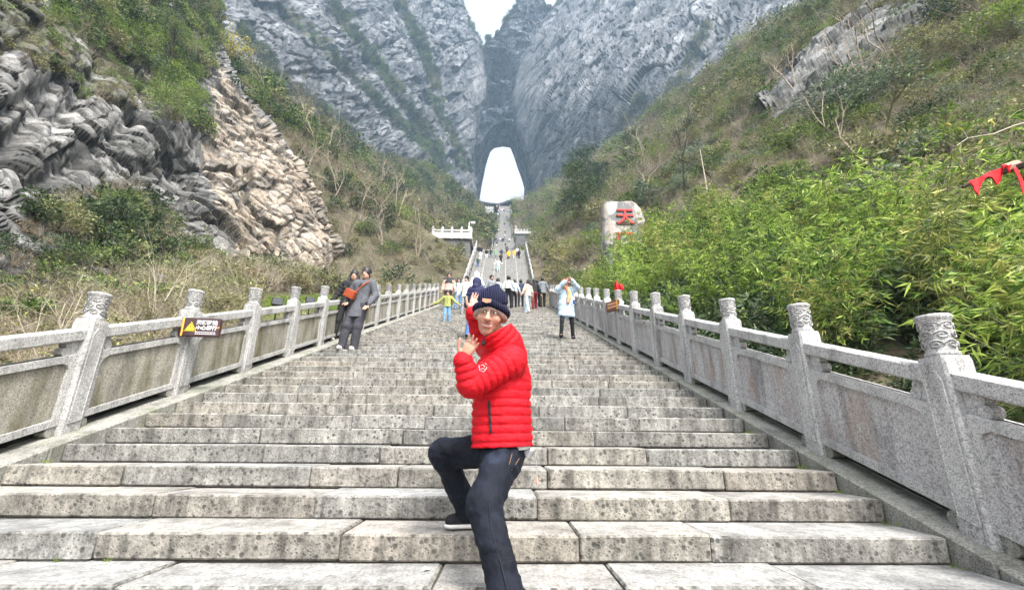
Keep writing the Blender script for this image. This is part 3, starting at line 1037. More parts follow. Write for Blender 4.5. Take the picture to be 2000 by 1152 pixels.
def back_disp(P, N):
    px = to_px(P)
    x, y = px[:, 0], px[:, 1]
    d = _bk(P, N) * np.clip((P[:, 1] < YG + 1) * 1.0, .2, 1)
    wx = 9 * fbm(P / 16, 3, 351); wy = 8 * fbm(P / 16, 3, 352)
    x = x + wx; y = y + wy
    d -= 30 * np.exp(-(np.abs((x - 974) / 31) ** 3 + np.abs((y - 128 - .012 * (x - 974) ** 2) / 22) ** 3))
    d += 6 * np.exp(-(((x - 978) / 40) ** 2 + ((y - 170) / 9) ** 2))
    d -= 22 * np.exp(-(np.abs((x - 964) / 24) ** 2.5 + np.abs((y - 193) / 13) ** 2.5))
    d += 7 * np.exp(-(((x - 970) / 34) ** 2 + ((y - 222) / 11) ** 2))
    d += 4 * np.exp(-(((x - 1010) / 40) ** 2 + ((y - 80) / 20) ** 2))
    fade = np.clip(1 - (np.abs(P[:, 1] - YG) > 1) * 1.0, 0, 1)
    fade = fade * np.clip((np.interp(x, arch_front[:, 0], arch_front[:, 1]) - y) / 9, 0, 1)
    out = np.zeros((len(P), 3))
    out[:, 1] = -d * fade
    return out
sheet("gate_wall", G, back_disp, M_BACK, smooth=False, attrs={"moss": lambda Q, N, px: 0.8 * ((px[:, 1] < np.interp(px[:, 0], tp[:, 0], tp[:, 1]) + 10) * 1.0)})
t = np.linspace(0, len(arch_front) - 1, 150)
af = np.stack([np.interp(t, np.arange(len(arch_front)), arch_front[:, k]) for k in (0, 1)], 1)
ab = np.stack([np.interp(t, np.arange(len(arch_back)), arch_back[:, k]) for k in (0, 1)], 1)
G = np.zeros((44, 150, 3))
for j in range(150):
    A = at(af[j, 0], af[j, 1], YG - 1.5); B = at(ab[j, 0], ab[j, 1], YB)
    for i in range(34):
        s = i / 33.0
        G[i, j] = A + (B - A) * s
    for i in range(34, 44):     # outer rim bends away behind
        s = (i - 33) / 10.0
        n = np.array([B[0] - at(982, 360, YB)[0], 0, B[2] - at(982, 360, YB)[2]]); n /= np.linalg.norm(n)
        G[i, j] = B + n * 30 * s + np.array([0, 6 * s, 0])
_tn = rock_disp(8.0, 1.5, (0.1, 0.1, 1.0), 405)
def tunnel_disp(P, N):
    return _tn(P, N) * np.clip((YB - P[:, 1]) / 14 + .08, .08, 1) * np.clip((P[:, 1] - YG) / 10 + .1, .1, 1)
sheet("gate_passage", G, tunnel_disp, M_BACK, smooth=False, attrs={"moss": lambda Q, N, px: np.zeros(len(Q))}, face_cam=False)
# ================================================================== landing above the first flight and the upper flights
M_FAR_STEP = mat_granite("upper_step_stone", (0.235, 0.232, 0.22))
M_FAR_PALE = mat_granite("upper_rail_stone", (0.36, 0.36, 0.355))
M_RAILPALE = mat_granite("platform_rail_stone", (0.50, 0.50, 0.49))
M_WALLSTONE = mat_granite("dressed_wall_stone", (0.13, 0.13, 0.13))
M_ROOF = plain("dark_roof_tile", (0.055, 0.058, 0.065), 0.8, 0.2, 0.25, 3.0)
M_WHITEPAINT = plain("white_metal_paint", (0.72, 0.73, 0.74), 0.45, 0.4, 0.05)
M_DARKWOOD = plain("dark_timber", (0.07, 0.05, 0.04), 0.8, 0.2, 0.2)

fl = MB()
fl.box((XL - .8, Y_CREST + .25, Z_CREST - 1.2), (XR + .8, Y2a + .6, Z_CREST - .004))
tag(fl.build("landing_pavement", [M_FAR_STEP]), kind="structure")

# valley floor under the upper flights
vf = MB()
ys = np.concatenate([np.linspace(Y_CREST + 1, 300, 120), np.linspace(302, 500, 20)])
V = []
for y in ys:
    V += [(-7.5 - 14 * (y > 210), y, stair_z(y) - .8 - 5 * (y > 210)), (6.5 + 14 * (y > 210), y, stair_z(y) - .8 - 5 * (y > 210))]
vf.add(V, [(2 * i, 2 * i + 1, 2 * i + 3, 2 * i + 2) for i in range(len(ys) - 1)])
tag(vf.build("valley_ground", [M_SLOPE]), kind="structure")

def flight(name, a, b, x0, x1, lanes, label):
    rise = 0.17
    n = max(4, int(round((b[1] - a[1]) / rise)))
    rise = (b[1] - a[1]) / n; tr = (b[0] - a[0]) / n
    mb = MB()
    V = []; F = []
    for i in range(n):
        y = a[0] + i * tr; z = a[1] + i * rise
        V += [(x0, y, z), (x1, y, z), (x1, y, z + rise), (x0, y, z + rise)]
        k = 4 * i
        F.append((k, k + 1, k + 2, k + 3))
        if i < n - 1: F.append((k + 3, k + 2, k + 5, k + 4))
    y = a[0] + n * tr
    V += [(x0, y, b[1]), (x1, y, b[1])]
    F.append((4 * n - 1, 4 * n - 2, 4 * n + 1, 4 * n))
    mb.add(V, F)
    st = tag(mb.build(name, [M_FAR_STEP]), label, kind="structure")
    sl = rise / tr
    for k in range(1, lanes):
        x = x0 + (x1 - x0) * k / lanes
        d = MB()
        w = .055
        V = np.array([[x - w, a[0] - .3, -.2], [x + w, a[0] - .3, -.2], [x + w, b[0], -.2], [x - w, b[0], -.2], [x - w, a[0] - .3, .12], [x + w, a[0] - .3, .12], [x + w, b[0], .12], [x - w, b[0], .12]])
        V[:, 2] += a[1] + (V[:, 1] - a[0]) * sl
        d.hexa(V)
        d.build("dividing_kerb", [M_FAR_PALE], st)
    return st, sl

st2, sl2 = flight("upper_stairs", FLIGHTS[0][0], FLIGHTS[0][1], XL, XR, 5, "second flight of stone stairs split into lanes")
st3, sl3 = flight("upper_stairs", FLIGHTS[1][0], FLIGHTS[1][1], XL + .2, XR + .1, 4, "third flight of stone stairs further up")
st4, sl4 = flight("upper_stairs", FLIGHTS[2][0], FLIGHTS[2][1], XL, XR - .1, 4, "long last flight of stone stairs below the gate")

def low_balustrade(label, A, B, n, h, t=.12, mat=None, group=None, piers=True):
    "posts and panels along the line A-B"
    mat = mat or M_FAR_PALE
    A = np.array(A, float); B = np.array(B, float)
    root = tag(empty("stone_balustrade", A), label, "balustrade", group)
    d = (B - A) / (n - 1)
    s = np.array([d[1], -d[0], 0]); s = s / np.linalg.norm(s) * t / 2
    e = d / np.linalg.norm(d[:2])
    pm = MB(); pm.box((-t * .75, -t * .75, -.3), (t * .75, t * .75, h * 1.22)); pm.box((-t * .5, -t * .5, h * 1.22), (t * .5, t * .5, h * 1.42))
    pme = pm.mesh("post", [mat])
    q = MB()
    for z0, z1, k in ((.02, h * .62, .7), (h * .82, h, 1.0)):
        V = []
        for z in (z0, z1):
            V += [e * t * .75 - s * k + [0, 0, z], e * t * .75 + s * k + [0, 0, z], d - e * t * .75 + s * k + [0, 0, z], d - e * t * .75 - s * k + [0, 0, z]]
        q.hexa(np.array(V))
    qme = q.mesh("panel", [mat])
    for i in range(n):
        obj("post", pme, root, tuple(d * i))
        if i < n - 1: obj("panel", qme, root, tuple(d * i))
    return root

def side_line(fl_, x, off=0.0):
    (ya, za), (yb, zb) = fl_
    return (x, ya, za + off), (x, yb, zb + off)
for k, (f, n, hh, names) in enumerate(((FLIGHTS[0], 14, 1.0, ("second", )), (FLIGHTS[1], 20, 1.0, ("third", )), (FLIGHTS[2], 36, 1.1, ("last long", )))):
    for x, side in ((XL - .25, "cliff"), (XR + .25, "bamboo")):
        A, B = side_line(f, x)
        low_balustrade("pale stone balustrade climbing the %s flight on the %s side" % (names[0], "left" if side == "cliff" else "right"), A, B, n, hh)

# ---- stone viewing platforms beside the upper flights
def brick_wall(mb, P, ux, w, z0, z1, bw, bh, t, rr):
    "courses of dressed blocks on a vertical face from P along unit vector ux"
    nrm = np.array([ux[1], -ux[0], 0])
    z = z0; row = 0
    while z < z1 - .02:
        h = min(bh, z1 - z)
        x = -bw * .5 * (row % 2)
        while x < w:
            a, b = max(0, x) + .012, min(w, x + bw) - .012
            if b - a > .06:
                o = rr.uniform(0, .05)
                V = [P + ux * u + nrm * v + np.array([0, 0, zz]) for zz in (z + .012, z + h - .012) for u, v in ((a, -.1 - 0), (a, t + o), (b, t + o), (b, -.1))]
                V = [V[1], V[2], V[3], V[0], V[5], V[6], V[7], V[4]]
                mb.hexa(np.array(V))
            x += bw
        z += bh; row += 1

def platform(pl, label, x0, x1, y0, depth, ztop, zbot, nposts, hr, bw):
    root = tag(empty("viewing_platform", (0, 0, 0)), label, "platform")
    rr = np.random.default_rng(5)
    c = MB(); c.box((x0 + .15, y0 + .15, zbot), (x1 - .15, y0 + depth, ztop - .25)); c.build("wall", [M_WALLSTONE], root)
    b = MB()
    brick_wall(b, np.array([x0 + .15, y0 + .15, 0.0]), np.array([1.0, 0, 0]), x1 - x0 - .3, zbot, ztop - .26, bw, bw * .5, .02, rr)
    brick_wall(b, np.array([x1 - .15, y0 + .15, 0.0]), np.array([0, 1.0, 0]), depth, zbot, ztop - .26, bw, bw * .5, .02, rr)
    w = b.build("wall_blocks", [M_WALLSTONE], root); w["kind"] = "stuff"
    s = MB(); s.box((x0 - .15, y0 - .15, ztop - .24), (x1 + .15, y0 + depth, ztop)); s.build("slab", [M_RAILPALE], root)
    low_balustrade(label.replace("viewing platform", "balustrade").replace("platform", "balustrade") + ", front rail", (x0, y0, ztop), (x1, y0, ztop), nposts, hr, .18, M_RAILPALE)
    return root
p1 = at(845, 462, 53); p2 = at(920, 462, 53)
platform(None, "stone viewing platform with pale railing left of the second flight", p1[0], p2[0], 53.0, 5.0, p1[2], p1[2] - 6.5, 5, 1.0, .75)
q1 = at(1006, 455, 118); q2 = at(1036, 455, 118)
platform(None, "small stone viewing platform right of the third flight", q1[0], q2[0], 118.0, 6.0, q1[2], q1[2] - 5.0, 6, .9, 1.1)

def lamp_pole(label, P, h, arm):
    root = tag(empty("camera_pole", P), label, "pole")
    mb = MB(); mb.tube([(0, 0, 0), (0, 0, h)], [.07, .05], 8); mb.tube([(0, 0, h - .05), (arm * .5, 0, h + .03), (arm, 0, h)], .035, 6); mb.build("pole", [M_WHITEPAINT], root)
    mb = MB(); mb.box((arm - .05, -.14, h - .16), (arm + .42, .14, h + .05)); mb.build("camera_housing", [M_WHITEPAINT], root)
    mb = MB(); mb.box((.05, -.1, h * .55), (.3, .1, h * .55 + .32)); mb.build("control_box", [M_WHITEPAINT], root)
    return root
lamp_pole("white camera pole standing on the left viewing platform", (p2[0] - .35, 53.4, p1[2] - .002), 2.3, .35)
lamp_pole("white camera pole beside the small right platform", (q1[0] + .3, 118.6, q1[2] - .002), 2.4, -.3)

# ---- terraces and roofs right under the gate
def terrace(label, pxa, pxb, py, Y, h, n):
    A = at(pxa, py, Y); B = at(pxb, py, Y)
    root = tag(empty("stone_terrace", A), label, "terrace")
    mb = MB(); mb.box((0, 0, -h), (B[0] - A[0], 14, 0)); mb.build("wall", [M_FAR_STEP], root)
    low_balustrade(label.replace("terrace", "railing"), A + [0, .1, 0], B + [0, .1, 0], n, 1.5, .35, M_RAILPALE)
    return root
terrace("pale stone terrace left of the top of the stairs", 934, 963, 408, 281, 6.0, 7)
terrace("pale stone terrace right of the top of the stairs", 1000, 1031, 408.5, 281, 7.0, 8)
terrace("lower stone terrace at the left of the last flight", 944, 963, 416, 262, 4.0, 5)

def roof(label, pts, Y, depth, thick, posts):
    "a tiled roof with a curved ridge line; pts: photo pixels along its front edge"
    root = tag(empty("pavilion", at(pts[0][0], pts[0][1], Y)), label, "pavilion")
    o = np.array(root.location)
    mb = MB()
    n = len(pts)
    F = []; V = []
    for px, py in pts:
        A = at(px, py, Y) - o
        V += [A, A + np.array([0, depth * .5, thick * 1.6]), A + np.array([0, depth, 0]), A + np.array([0, 0, -thick]), A + np.array([0, depth, -thick])]
    for i in range(n - 1):
        a, b = 5 * i, 5 * (i + 1)
        F += [(a, b, b + 1, a + 1), (a + 1, b + 1, b + 2, a + 2), (a + 3, b + 3, b, a), (a + 4, b + 4, b + 3, a + 3), (a + 2, b + 2, b + 4, a + 4)]
    F += [(0, 1, 2, 4, 3), tuple(5 * (n - 1) + k for k in (3, 4, 2, 1, 0))]
    mb.add(V, F); mb.build("roof", [M_ROOF], root)
    for px, py in posts:
        A = at(px, py, Y + depth * .3) - o
        z0 = -o[2] + stair_z(Y) 
        q = MB(); q.tube([A + [0, 0, 1.0], (A[0], A[1], A[2] - 5.0)], .35, 6); q.build("pillar", [M_DARKWOOD], root)
    return root
roof("dark tiled pavilion roof under the gate on the left", [(934, 391), (946, 394), (958, 396), (970, 397)], 290, 12, 1.2, [(936, 394), (950, 397), (966, 399)])
roof("dark tiled pavilion roof over the head of the stairs", [(966, 398), (978, 396), (990, 392), (1000, 389)], 292, 12, 1.4, [(970, 400), (996, 393)])
roof("long grey pavilion roof under the gate on the right", [(999, 390), (1010, 390), (1022, 392), (1036, 395)], 291, 12, 1.2, [(1003, 394), (1018, 396), (1032, 398)])
roof("small grey walkway roof at the foot of the right cliff", [(1078, 376), (1088, 371), (1100, 366), (1106, 363)], 250, 6, .6, [(1083, 376), (1096, 371)])
roof("grey pavilion roof among pines on the right hillside", [(1141, 322), (1149, 319), (1158, 319), (1167, 323)], 215, 7, .7, [(1146, 325), (1162, 325)])
# ================================================================== foliage materials
def mat_leaf(name, dark, mid, light, rough=0.6, trans=0.25, sc=1.2):
    m = NT(name)
    w = m.co("World")
    r = m.rnd()
    n1 = m.noise(w, sc, 3, 0.6)
    f = m.math('ADD', m.math('MULTIPLY', n1, 0.75), m.math('MULTIPLY', r, 0.3))
    isl = m.n("NewGeometry").outputs["Random Per Island"]
    f = m.math('ADD', f, m.math('MULTIPLY', m.math('SUBTRACT', isl, 0.5), 0.7))
    c = m.ramp(f, [(0.25, dark), (0.5, mid), (0.8, light)])
    m.done(c, rough, 0.3)
    tr = m.n("BsdfTranslucent")
    m.l(c, tr.inputs["Color"])
    mx = m.n("MixShader")
    mx.inputs[0].default_value = trans
    m.l(m.b.outputs[0], mx.inputs[1]); m.l(tr.outputs[0], mx.inputs[2])
    m.l(mx.outputs[0], m.out.inputs["Surface"])
    return m.mat
L_GREEN = mat_leaf("leaf_green", (0.035, 0.065, 0.018), (0.10, 0.155, 0.042), (0.22, 0.28, 0.085))
L_BRIGHT = mat_leaf("leaf_bright_green", (0.055, 0.105, 0.015), (0.14, 0.215, 0.035), (0.26, 0.34, 0.07))
L_OLIVE = mat_leaf("leaf_olive", (0.08, 0.085, 0.034), (0.185, 0.19, 0.08), (0.32, 0.31, 0.15))
L_DARK = mat_leaf("leaf_dark_evergreen", (0.018, 0.036, 0.017), (0.048, 0.08, 0.035), (0.10, 0.14, 0.058))
L_BLUE = mat_leaf("leaf_blue_green", (0.06, 0.09, 0.058), (0.14, 0.185, 0.12), (0.25, 0.30, 0.19))
L_YELLOW = mat_leaf("leaf_yellow", (0.17, 0.16, 0.03), (0.33, 0.30, 0.06), (0.48, 0.44, 0.11))
L_DRY = mat_leaf("leaf_dry_brown", (0.10, 0.07, 0.042), (0.20, 0.15, 0.092), (0.33, 0.27, 0.17))
L_BAMBOO = mat_leaf("bamboo_leaf", (0.025, 0.07, 0.010), (0.15, 0.265, 0.04), (0.46, 0.58, 0.12), 0.5, 0.38, 0.9)  # wide tone range puts highlights and shadowed gaps into the leaf colour
L_BAMBOO2 = mat_leaf("bamboo_leaf_pale", (0.09, 0.12, 0.03), (0.26, 0.30, 0.07), (0.50, 0.48, 0.16), 0.5, 0.3, 0.9)
W_TWIG = plain("grey_brown_twig", (0.25, 0.21, 0.165), 0.9, 0.1, 0.3, 2.0)
W_PALE = plain("pale_bare_wood", (0.38, 0.34, 0.27), 0.9, 0.1, 0.25, 6.0)
W_DARK = plain("dark_bark", (0.05, 0.042, 0.035), 0.95, 0.1, 0.3, 6.0)
W_CULM = plain("bamboo_culm", (0.15, 0.17, 0.06), 0.5, 0.4, 0.25, 4.0)

# ================================================================== plant shapes
def leaf_cards(C, D, L, W, rr, fold=0.25, mid=0.4):
    "pointed leaves: 4 triangles each, folded along the rib. C base points, D directions"
    n = len(C)
    D = D / (np.linalg.norm(D, axis=1)[:, None] + 1e-9)
    up = rr.normal(size=(n, 3)); up[:, 2] += 1.1
    S = np.cross(D, up); S /= np.linalg.norm(S, axis=1)[:, None] + 1e-9
    U = np.cross(S, D)
    L = np.broadcast_to(np.asarray(L, float), (n,))[:, None]; W = np.broadcast_to(np.asarray(W, float), (n,))[:, None]
    m = C + D * L * mid
    V = np.stack([C, m - S * W / 2 + U * W * fold, m, m + S * W / 2 + U * W * fold, C + D * L - U * L * .10], 1).reshape(-1, 3)
    b = np.arange(n)[:, None] * 5
    F = np.concatenate([b + np.array([[0, 1, 2]]), b + np.array([[0, 2, 3]]), b + np.array([[1, 4, 2]]), b + np.array([[2, 4, 3]])], 0)
    return V, F

def sticks(A, B, ra, rb):
    "three-sided tapering sticks from A to B"
    n = len(A)
    D = B - A; D = D / (np.linalg.norm(D, axis=1)[:, None] + 1e-9)
    h = np.where(np.abs(D[:, 2:3]) > .9, np.array([[1.0, 0, 0]]), np.array([[0, 0, 1.0]]))
    S = np.cross(D, h); S /= np.linalg.norm(S, axis=1)[:, None] + 1e-9
    U = np.cross(S, D)
    ra = np.broadcast_to(np.asarray(ra, float), (n,))[:, None]; rb = np.broadcast_to(np.asarray(rb, float), (n,))[:, None]
    ring = []
    for P, r in ((A, ra), (B, rb)):
        for k in range(3):
            t = 2 * math.pi * k / 3
            ring.append(P + (math.cos(t) * S + math.sin(t) * U) * r)
    V = np.stack(ring, 1).reshape(-1, 3)
    b = np.arange(n)[:, None] * 6
    F = np.concatenate([b + np.array([[k, (k + 1) % 3, 3 + (k + 1) % 3]]) for k in range(3)] + [b + np.array([[k, 3 + (k + 1) % 3, 3 + k]]) for k in range(3)], 0)
    return V, F

def branching(rr, n0, length, r0, spread, levels, split, up=0.6, start=None, shrink=.62, wander=.25):
    "returns arrays of stick ends A,B,ra,rb and the tips with their directions"
    A = []; B = []; RA = []; RB = []; tips = []
    def grow(P, D, Lh, r, lv):
        nseg = 3
        for k in range(nseg):
            D = D + rr.normal(size=3) * wander; D[2] += up * .12; D /= np.linalg.norm(D)
            Q = P + D * Lh / nseg
            r2 = r * (.82 if lv < levels else .6)
            A.append(P); B.append(Q); RA.append(r); RB.append(r2)
            if lv < levels and (k > 0 or lv > 0):
                for _ in range(split):
                    d2 = D + rr.normal(size=3) * spread; d2[2] += up * .25; d2 /= np.linalg.norm(d2)
                    grow(Q, d2, Lh * shrink * rr.uniform(.7, 1.15), r2 * .62, lv + 1)
            P = Q; r = r2
        tips.append((P, D))
    for i in range(n0):
        a = rr.uniform(0, 6.28); t = rr.uniform(.1, .9) * spread
        d = np.array([math.cos(a) * t, math.sin(a) * t, 1.0]); d /= np.linalg.norm(d)
        P = np.array([rr.normal() * .06, rr.normal() * .06, 0.0]) if start is None else np.array(start, float)
        grow(P, d, length * rr.uniform(.75, 1.15), r0, 0)
    return np.array(A), np.array(B), np.array(RA), np.array(RB), tips

def two_mats(name, VL, FL, VT, FT, ml, mt):
    V = np.concatenate([VL, VT]); F = np.concatenate([FL, FT + len(VL)])
    return np_mesh(name, V, F, [ml, mt], fm=np.r_[np.zeros(len(FL)), np.ones(len(FT))])

def leafy(seed, R, H, nclump, per, L, W, flat=0.35, hang=0.0, squash=1.0):
    "leaf arrays + stick arrays of a bushy plant of radius R and height H"
    rr = np.random.default_rng(seed)
    th = rr.uniform(0, 2 * math.pi, nclump); u = rr.uniform(0, 1, nclump) ** .5
    zz = rr.uniform(0.12, 1, nclump)
    env = np.sqrt(np.clip(1 - ((zz - .45) / .6) ** 2, .08, 1))
    lump = 1 + .28 * np.sin(3 * th + seed) * np.cos(5 * zz + seed) + rr.normal(size=nclump) * .1
    C = np.stack([R * u * env * lump * np.cos(th), R * u * env * lump * np.sin(th) * squash, H * zz * (1 + .12 * np.sin(2 * th + seed))], 1)
    cr = R * rr.uniform(.12, .24, nclump)
    idx = np.repeat(np.arange(nclump), per)
    off = rr.normal(size=(nclump * per, 3)); off[:, 2] *= flat + .25
    P = C[idx] + off * cr[idx][:, None] * .75
    D = off + np.stack([C[idx][:, 0] / R, C[idx][:, 1] / R, np.full(len(idx), .15 - hang)], 1) * .9 + rr.normal(size=off.shape) * .3
    ls = rr.uniform(.65, 1.25, len(P))
    V, F = leaf_cards(P, D, L * ls, W * ls, rr)
    k = min(nclump, 26)
    A = np.zeros((k, 3)); A[:, :2] = rr.normal(size=(k, 2)) * R * .08
    mid = A * .3 + C[:k] * np.array([.45, .45, .5])
    VT, FT = sticks(np.concatenate([A, mid]), np.concatenate([mid, C[:k]]), np.r_[np.full(k, .016 * H), np.full(k, .010 * H)], np.r_[np.full(k, .010 * H), np.full(k, .004 * H)])
    return V, F, VT, FT

def bare(seed, H, n0=5, spread=.55, levels=2, split=2, r0=.012, tipleaf=0, L=.06, W=.035):
    rr = np.random.default_rng(seed)
    A, B, ra, rb, tips = branching(rr, n0, H * .75, r0 * H, spread, levels, split)
    VT, FT = sticks(A, B, ra, rb)
    if tipleaf:
        T = np.array([t[0] for t in tips]); Dd = np.array([t[1] for t in tips])
        i = rr.integers(0, len(T), tipleaf)
        P = T[i] + rr.normal(size=(tipleaf, 3)) * .06 * H
        V, F = leaf_cards(P, Dd[i] + rr.normal(size=(tipleaf, 3)), L, W, rr)
    else:
        V, F = np.zeros((0, 3)), np.zeros((0, 3), int)
    return V, F, VT, FT

def tuft(seed, H, n=50):
    rr = np.random.default_rng(seed)
    a = rr.uniform(0, 6.28, n)
    P = np.stack([np.cos(a), np.sin(a), np.zeros(n)], 1) * rr.uniform(0, .18, n)[:, None] * H
    D = np.stack([np.cos(a) * .6, np.sin(a) * .6, np.ones(n)], 1) + rr.normal(size=(n, 3)) * .3
    ls = rr.uniform(.5, 1.1, n)
    return leaf_cards(P, D, H * ls, .03 * H * np.ones(n), rr, .1, .3)

# ================================================================== scattered growth (geometry nodes over points)
PROTO = {}
def proto(key, mesh):
    o = bpy.data.objects.new("plant_" + key, mesh)
    PROTO[key] = o
    return o
for s in range(2):
    proto("green%d" % s, two_mats("shrub_green", *leafy(10 + s, .8, 1.25, 36, 11, .24, .10), L_GREEN, W_TWIG))
    proto("olive%d" % s, two_mats("shrub_olive", *leafy(20 + s, .8, 1.15, 32, 10, .22, .085), L_OLIVE, W_TWIG))
    proto("dark%d" % s, two_mats("shrub_dark", *leafy(30 + s, .85, 1.3, 38, 11, .24, .095), L_DARK, W_DARK))
    proto("dry%d" % s, two_mats("shrub_dry", *leafy(40 + s, .75, 1.0, 24, 8, .18, .06), L_DRY, W_TWIG))
    proto("bare%d" % s, two_mats("shrub_bare", *bare(50 + s, 1.7, 6, .6, 2, 2, .009, 60, .09, .045), L_DRY, W_TWIG))
    proto("twig%d" % s, two_mats("shrub_twiggy", *bare(60 + s, 1.5, 8, .7, 2, 2, .007, 90, .09, .05), L_OLIVE, W_TWIG))
    proto("brush%d" % s, two_mats("brush_pale", *bare(65 + s, 1.3, 8, .95, 2, 2, .007, 60, .07, .045), L_OLIVE, W_PALE))
    V, F = tuft(70 + s, .8); proto("tuft%d" % s, np_mesh("grass_tuft", V, F, [L_DRY]))
proto("bright0", two_mats("shrub_bright", *leafy(80, .8, 1.15, 34, 16, .15, .06), L_BRIGHT, W_TWIG))
proto("blue0", two_mats("shrub_blue", *leafy(81, .8, 1.1, 30, 15, .17, .09), L_BLUE, W_TWIG))

def scatter(name, label, keys, P, scale, idx, rr, tilt=0.15, cat="undergrowth"):
    coll = bpy.data.collections.new(name + "_plants")
    for k, key in enumerate(keys):
        o = PROTO[key].copy(); o.name = "p%03d_%s" % (k, key)
        coll.objects.link(o)
    me = bpy.data.meshes.new(name)
    me.vertices.add(len(P)); me.vertices.foreach_set("co", np.asarray(P, np.float32).ravel())
    def attr(nm, typ, dt, arr):
        a = me.attributes.new(nm, typ, 'POINT'); a.data.foreach_set(dt, np.ascontiguousarray(arr).ravel())
    attr("scl", 'FLOAT', "value", np.asarray(scale, np.float32))
    attr("idx", 'INT', "value", np.asarray(idx, np.int32))
    rot = np.stack([rr.normal(size=len(P)) * tilt, rr.normal(size=len(P)) * tilt, rr.uniform(0, 6.28, len(P))], 1)
    attr("rot", 'FLOAT_VECTOR', "vector", rot.astype(np.float32))
    o = obj(name, me)
    tag(o, label, None, kind="stuff")
    ng = bpy.data.node_groups.new(name, 'GeometryNodeTree')
    ng.interface.new_socket("Geometry", in_out='INPUT', socket_type='NodeSocketGeometry')
    ng.interface.new_socket("Geometry", in_out='OUTPUT', socket_type='NodeSocketGeometry')
    N = ng.nodes
    gi, go = N.new("NodeGroupInput"), N.new("NodeGroupOutput")
    ci = N.new("GeometryNodeCollectionInfo"); ci.inputs["Collection"].default_value = coll
    ci.inputs["Separate Children"].default_value = True; ci.inputs["Reset Children"].default_value = True
    ip = N.new("GeometryNodeInstanceOnPoints"); ip.inputs["Pick Instance"].default_value = True
    def named(nm, typ):
        a = N.new("GeometryNodeInputNamedAttribute"); a.data_type = typ; a.inputs["Name"].default_value = nm
        return a.outputs["Attribute"]
    ng.links.new(gi.outputs[0], ip.inputs["Points"]); ng.links.new(ci.outputs[0], ip.inputs["Instance"])
    ng.links.new(named("idx", 'INT'), ip.inputs["Instance Index"])
    ng.links.new(named("rot", 'FLOAT_VECTOR'), ip.inputs["Rotation"])
    ng.links.new(named("scl", 'FLOAT'), ip.inputs["Scale"])
    ng.links.new(ip.outputs[0], go.inputs[0])
    md = o.modifiers.new("growth", 'NODES'); md.node_group = ng
    return o

def sample_sheet(key, n, rr, region=None, view=(-120, 2120, -160, 800), weight=None, jitter=True):
    "random points on a terrain sheet, weighted by area, kept where fn(P, px) allows"
    S = SHEETS[key]; nu, nv = S["shape"][:2]
    G = S["P"].reshape(nu, nv, 3)
    a = np.linalg.norm(np.cross(G[1:, :-1] - G[:-1, :-1], G[:-1, 1:] - G[:-1, :-1]), axis=2)
    px = to_px(G[:-1, :-1].reshape(-1, 3))
    w = a.ravel() * ((px[:, 0] > view[0]) & (px[:, 0] < view[1]) & (px[:, 1] > view[2]) & (px[:, 1] < view[3]) & (G[:-1, :-1, 1].ravel() > 1.5))
    Pm = G[:-1, :-1].reshape(-1, 3)
    if region is not None: w = w * in_poly(px, region)
    if weight is not None: w = w * weight(Pm, px)
    w = w / w.sum()
    c = rr.choice(len(w), n, p=w)
    i, j = c // (nv - 1), c % (nv - 1)
    u, v = rr.uniform(0, 1, (2, n, 1))
    return G[i, j] * (1 - u) * (1 - v) + G[i + 1, j] * u * (1 - v) + G[i, j + 1] * (1 - u) * v + G[i + 1, j + 1] * u * v

rr = np.random.default_rng(99)
KEYS = ["green0", "green1", "olive0", "olive1", "dark0", "dark1", "dry0", "dry1", "bare0", "bare1", "twig0", "twig1", "brush0", "brush1", "tuft0", "tuft1", "bright0", "blue0"]
KI = {k: i for i, k in enumerate(KEYS)}
def pick(P, table, rr, scale, seed):
    "table: list of (noise level, [keys]); patches follow a noise field"
    f = fbm(P / scale, 3, seed) * .9 + rr.normal(size=len(P)) * .16
    out = np.zeros(len(P), int)
    for lo, hi, keys in table:
        m = (f >= lo) & (f < hi)
        out[m] = np.array([KI[k] for k in keys])[rr.integers(0, len(keys), m.sum())]
    return out

# right hillside
def far_w(P, px):
    return 1.0 / np.clip(P[:, 1] / 30.0, .45, 5) ** 1.25 * (1 - .9 * in_poly(px, ROCK_R)) * (P[:, 0] > 4.3) * ((P[:, 1] > 26) | (P[:, 0] > 7.2 + .36 * P[:, 1]))
P = sample_sheet("right_hillside", 17000, rr, weight=far_w)
_p = to_px(P); P = P[~((_p[:, 0] > 995) & (_p[:, 0] < 1045) & (_p[:, 1] > 440) & (_p[:, 1] < 480) & (P[:, 1] < 122))]
P = P[~((P[:, 1] > 225) & (P[:, 0] < 17))]
sc = np.clip(P[:, 1] / 48.0, .66, 2.1) * np.exp(rr.normal(size=len(P)) * .34)
near = P[:, 0] < 6.5 + .12 * P[:, 1]
ix = pick(P, [(-9, -.22, ["green0", "blue0", "olive1", "green1", "bright0"]), (-.22, -.02, ["olive0", "twig0", "blue0", "olive1", "brush1"]), (-.02, .2, ["bare0", "bare1", "twig1", "brush0"]), (.2, 9, ["olive0", "green1", "twig0", "bright0", "brush1"])], rr, 14.0, 501)
scatter("hillside_growth", "brown and green scrub covering the right hillside", KEYS, P - [0, 0, .1], sc, ix, rr)
BAND_R = [(1280, 250), (1340, 170), (1420, 90), (1520, 10), (1580, -40), (1660, -40), (1640, 40), (1560, 110), (1480, 180), (1400, 240), (1330, 290)]
P = sample_sheet("right_hillside", 900, rr, region=BAND_R)
scatter("ridge_evergreens", "dark green bushes along the crest of the right hillside", KEYS, P - [0, 0, .1], np.clip(P[:, 1] / 55, .9, 1.9) * rr.uniform(.8, 1.4, len(P)), pick(P, [(-9, .1, ["dark0", "green0", "green1"]), (.1, 9, ["dark1", "olive0"])], rr, 10, 502), rr)

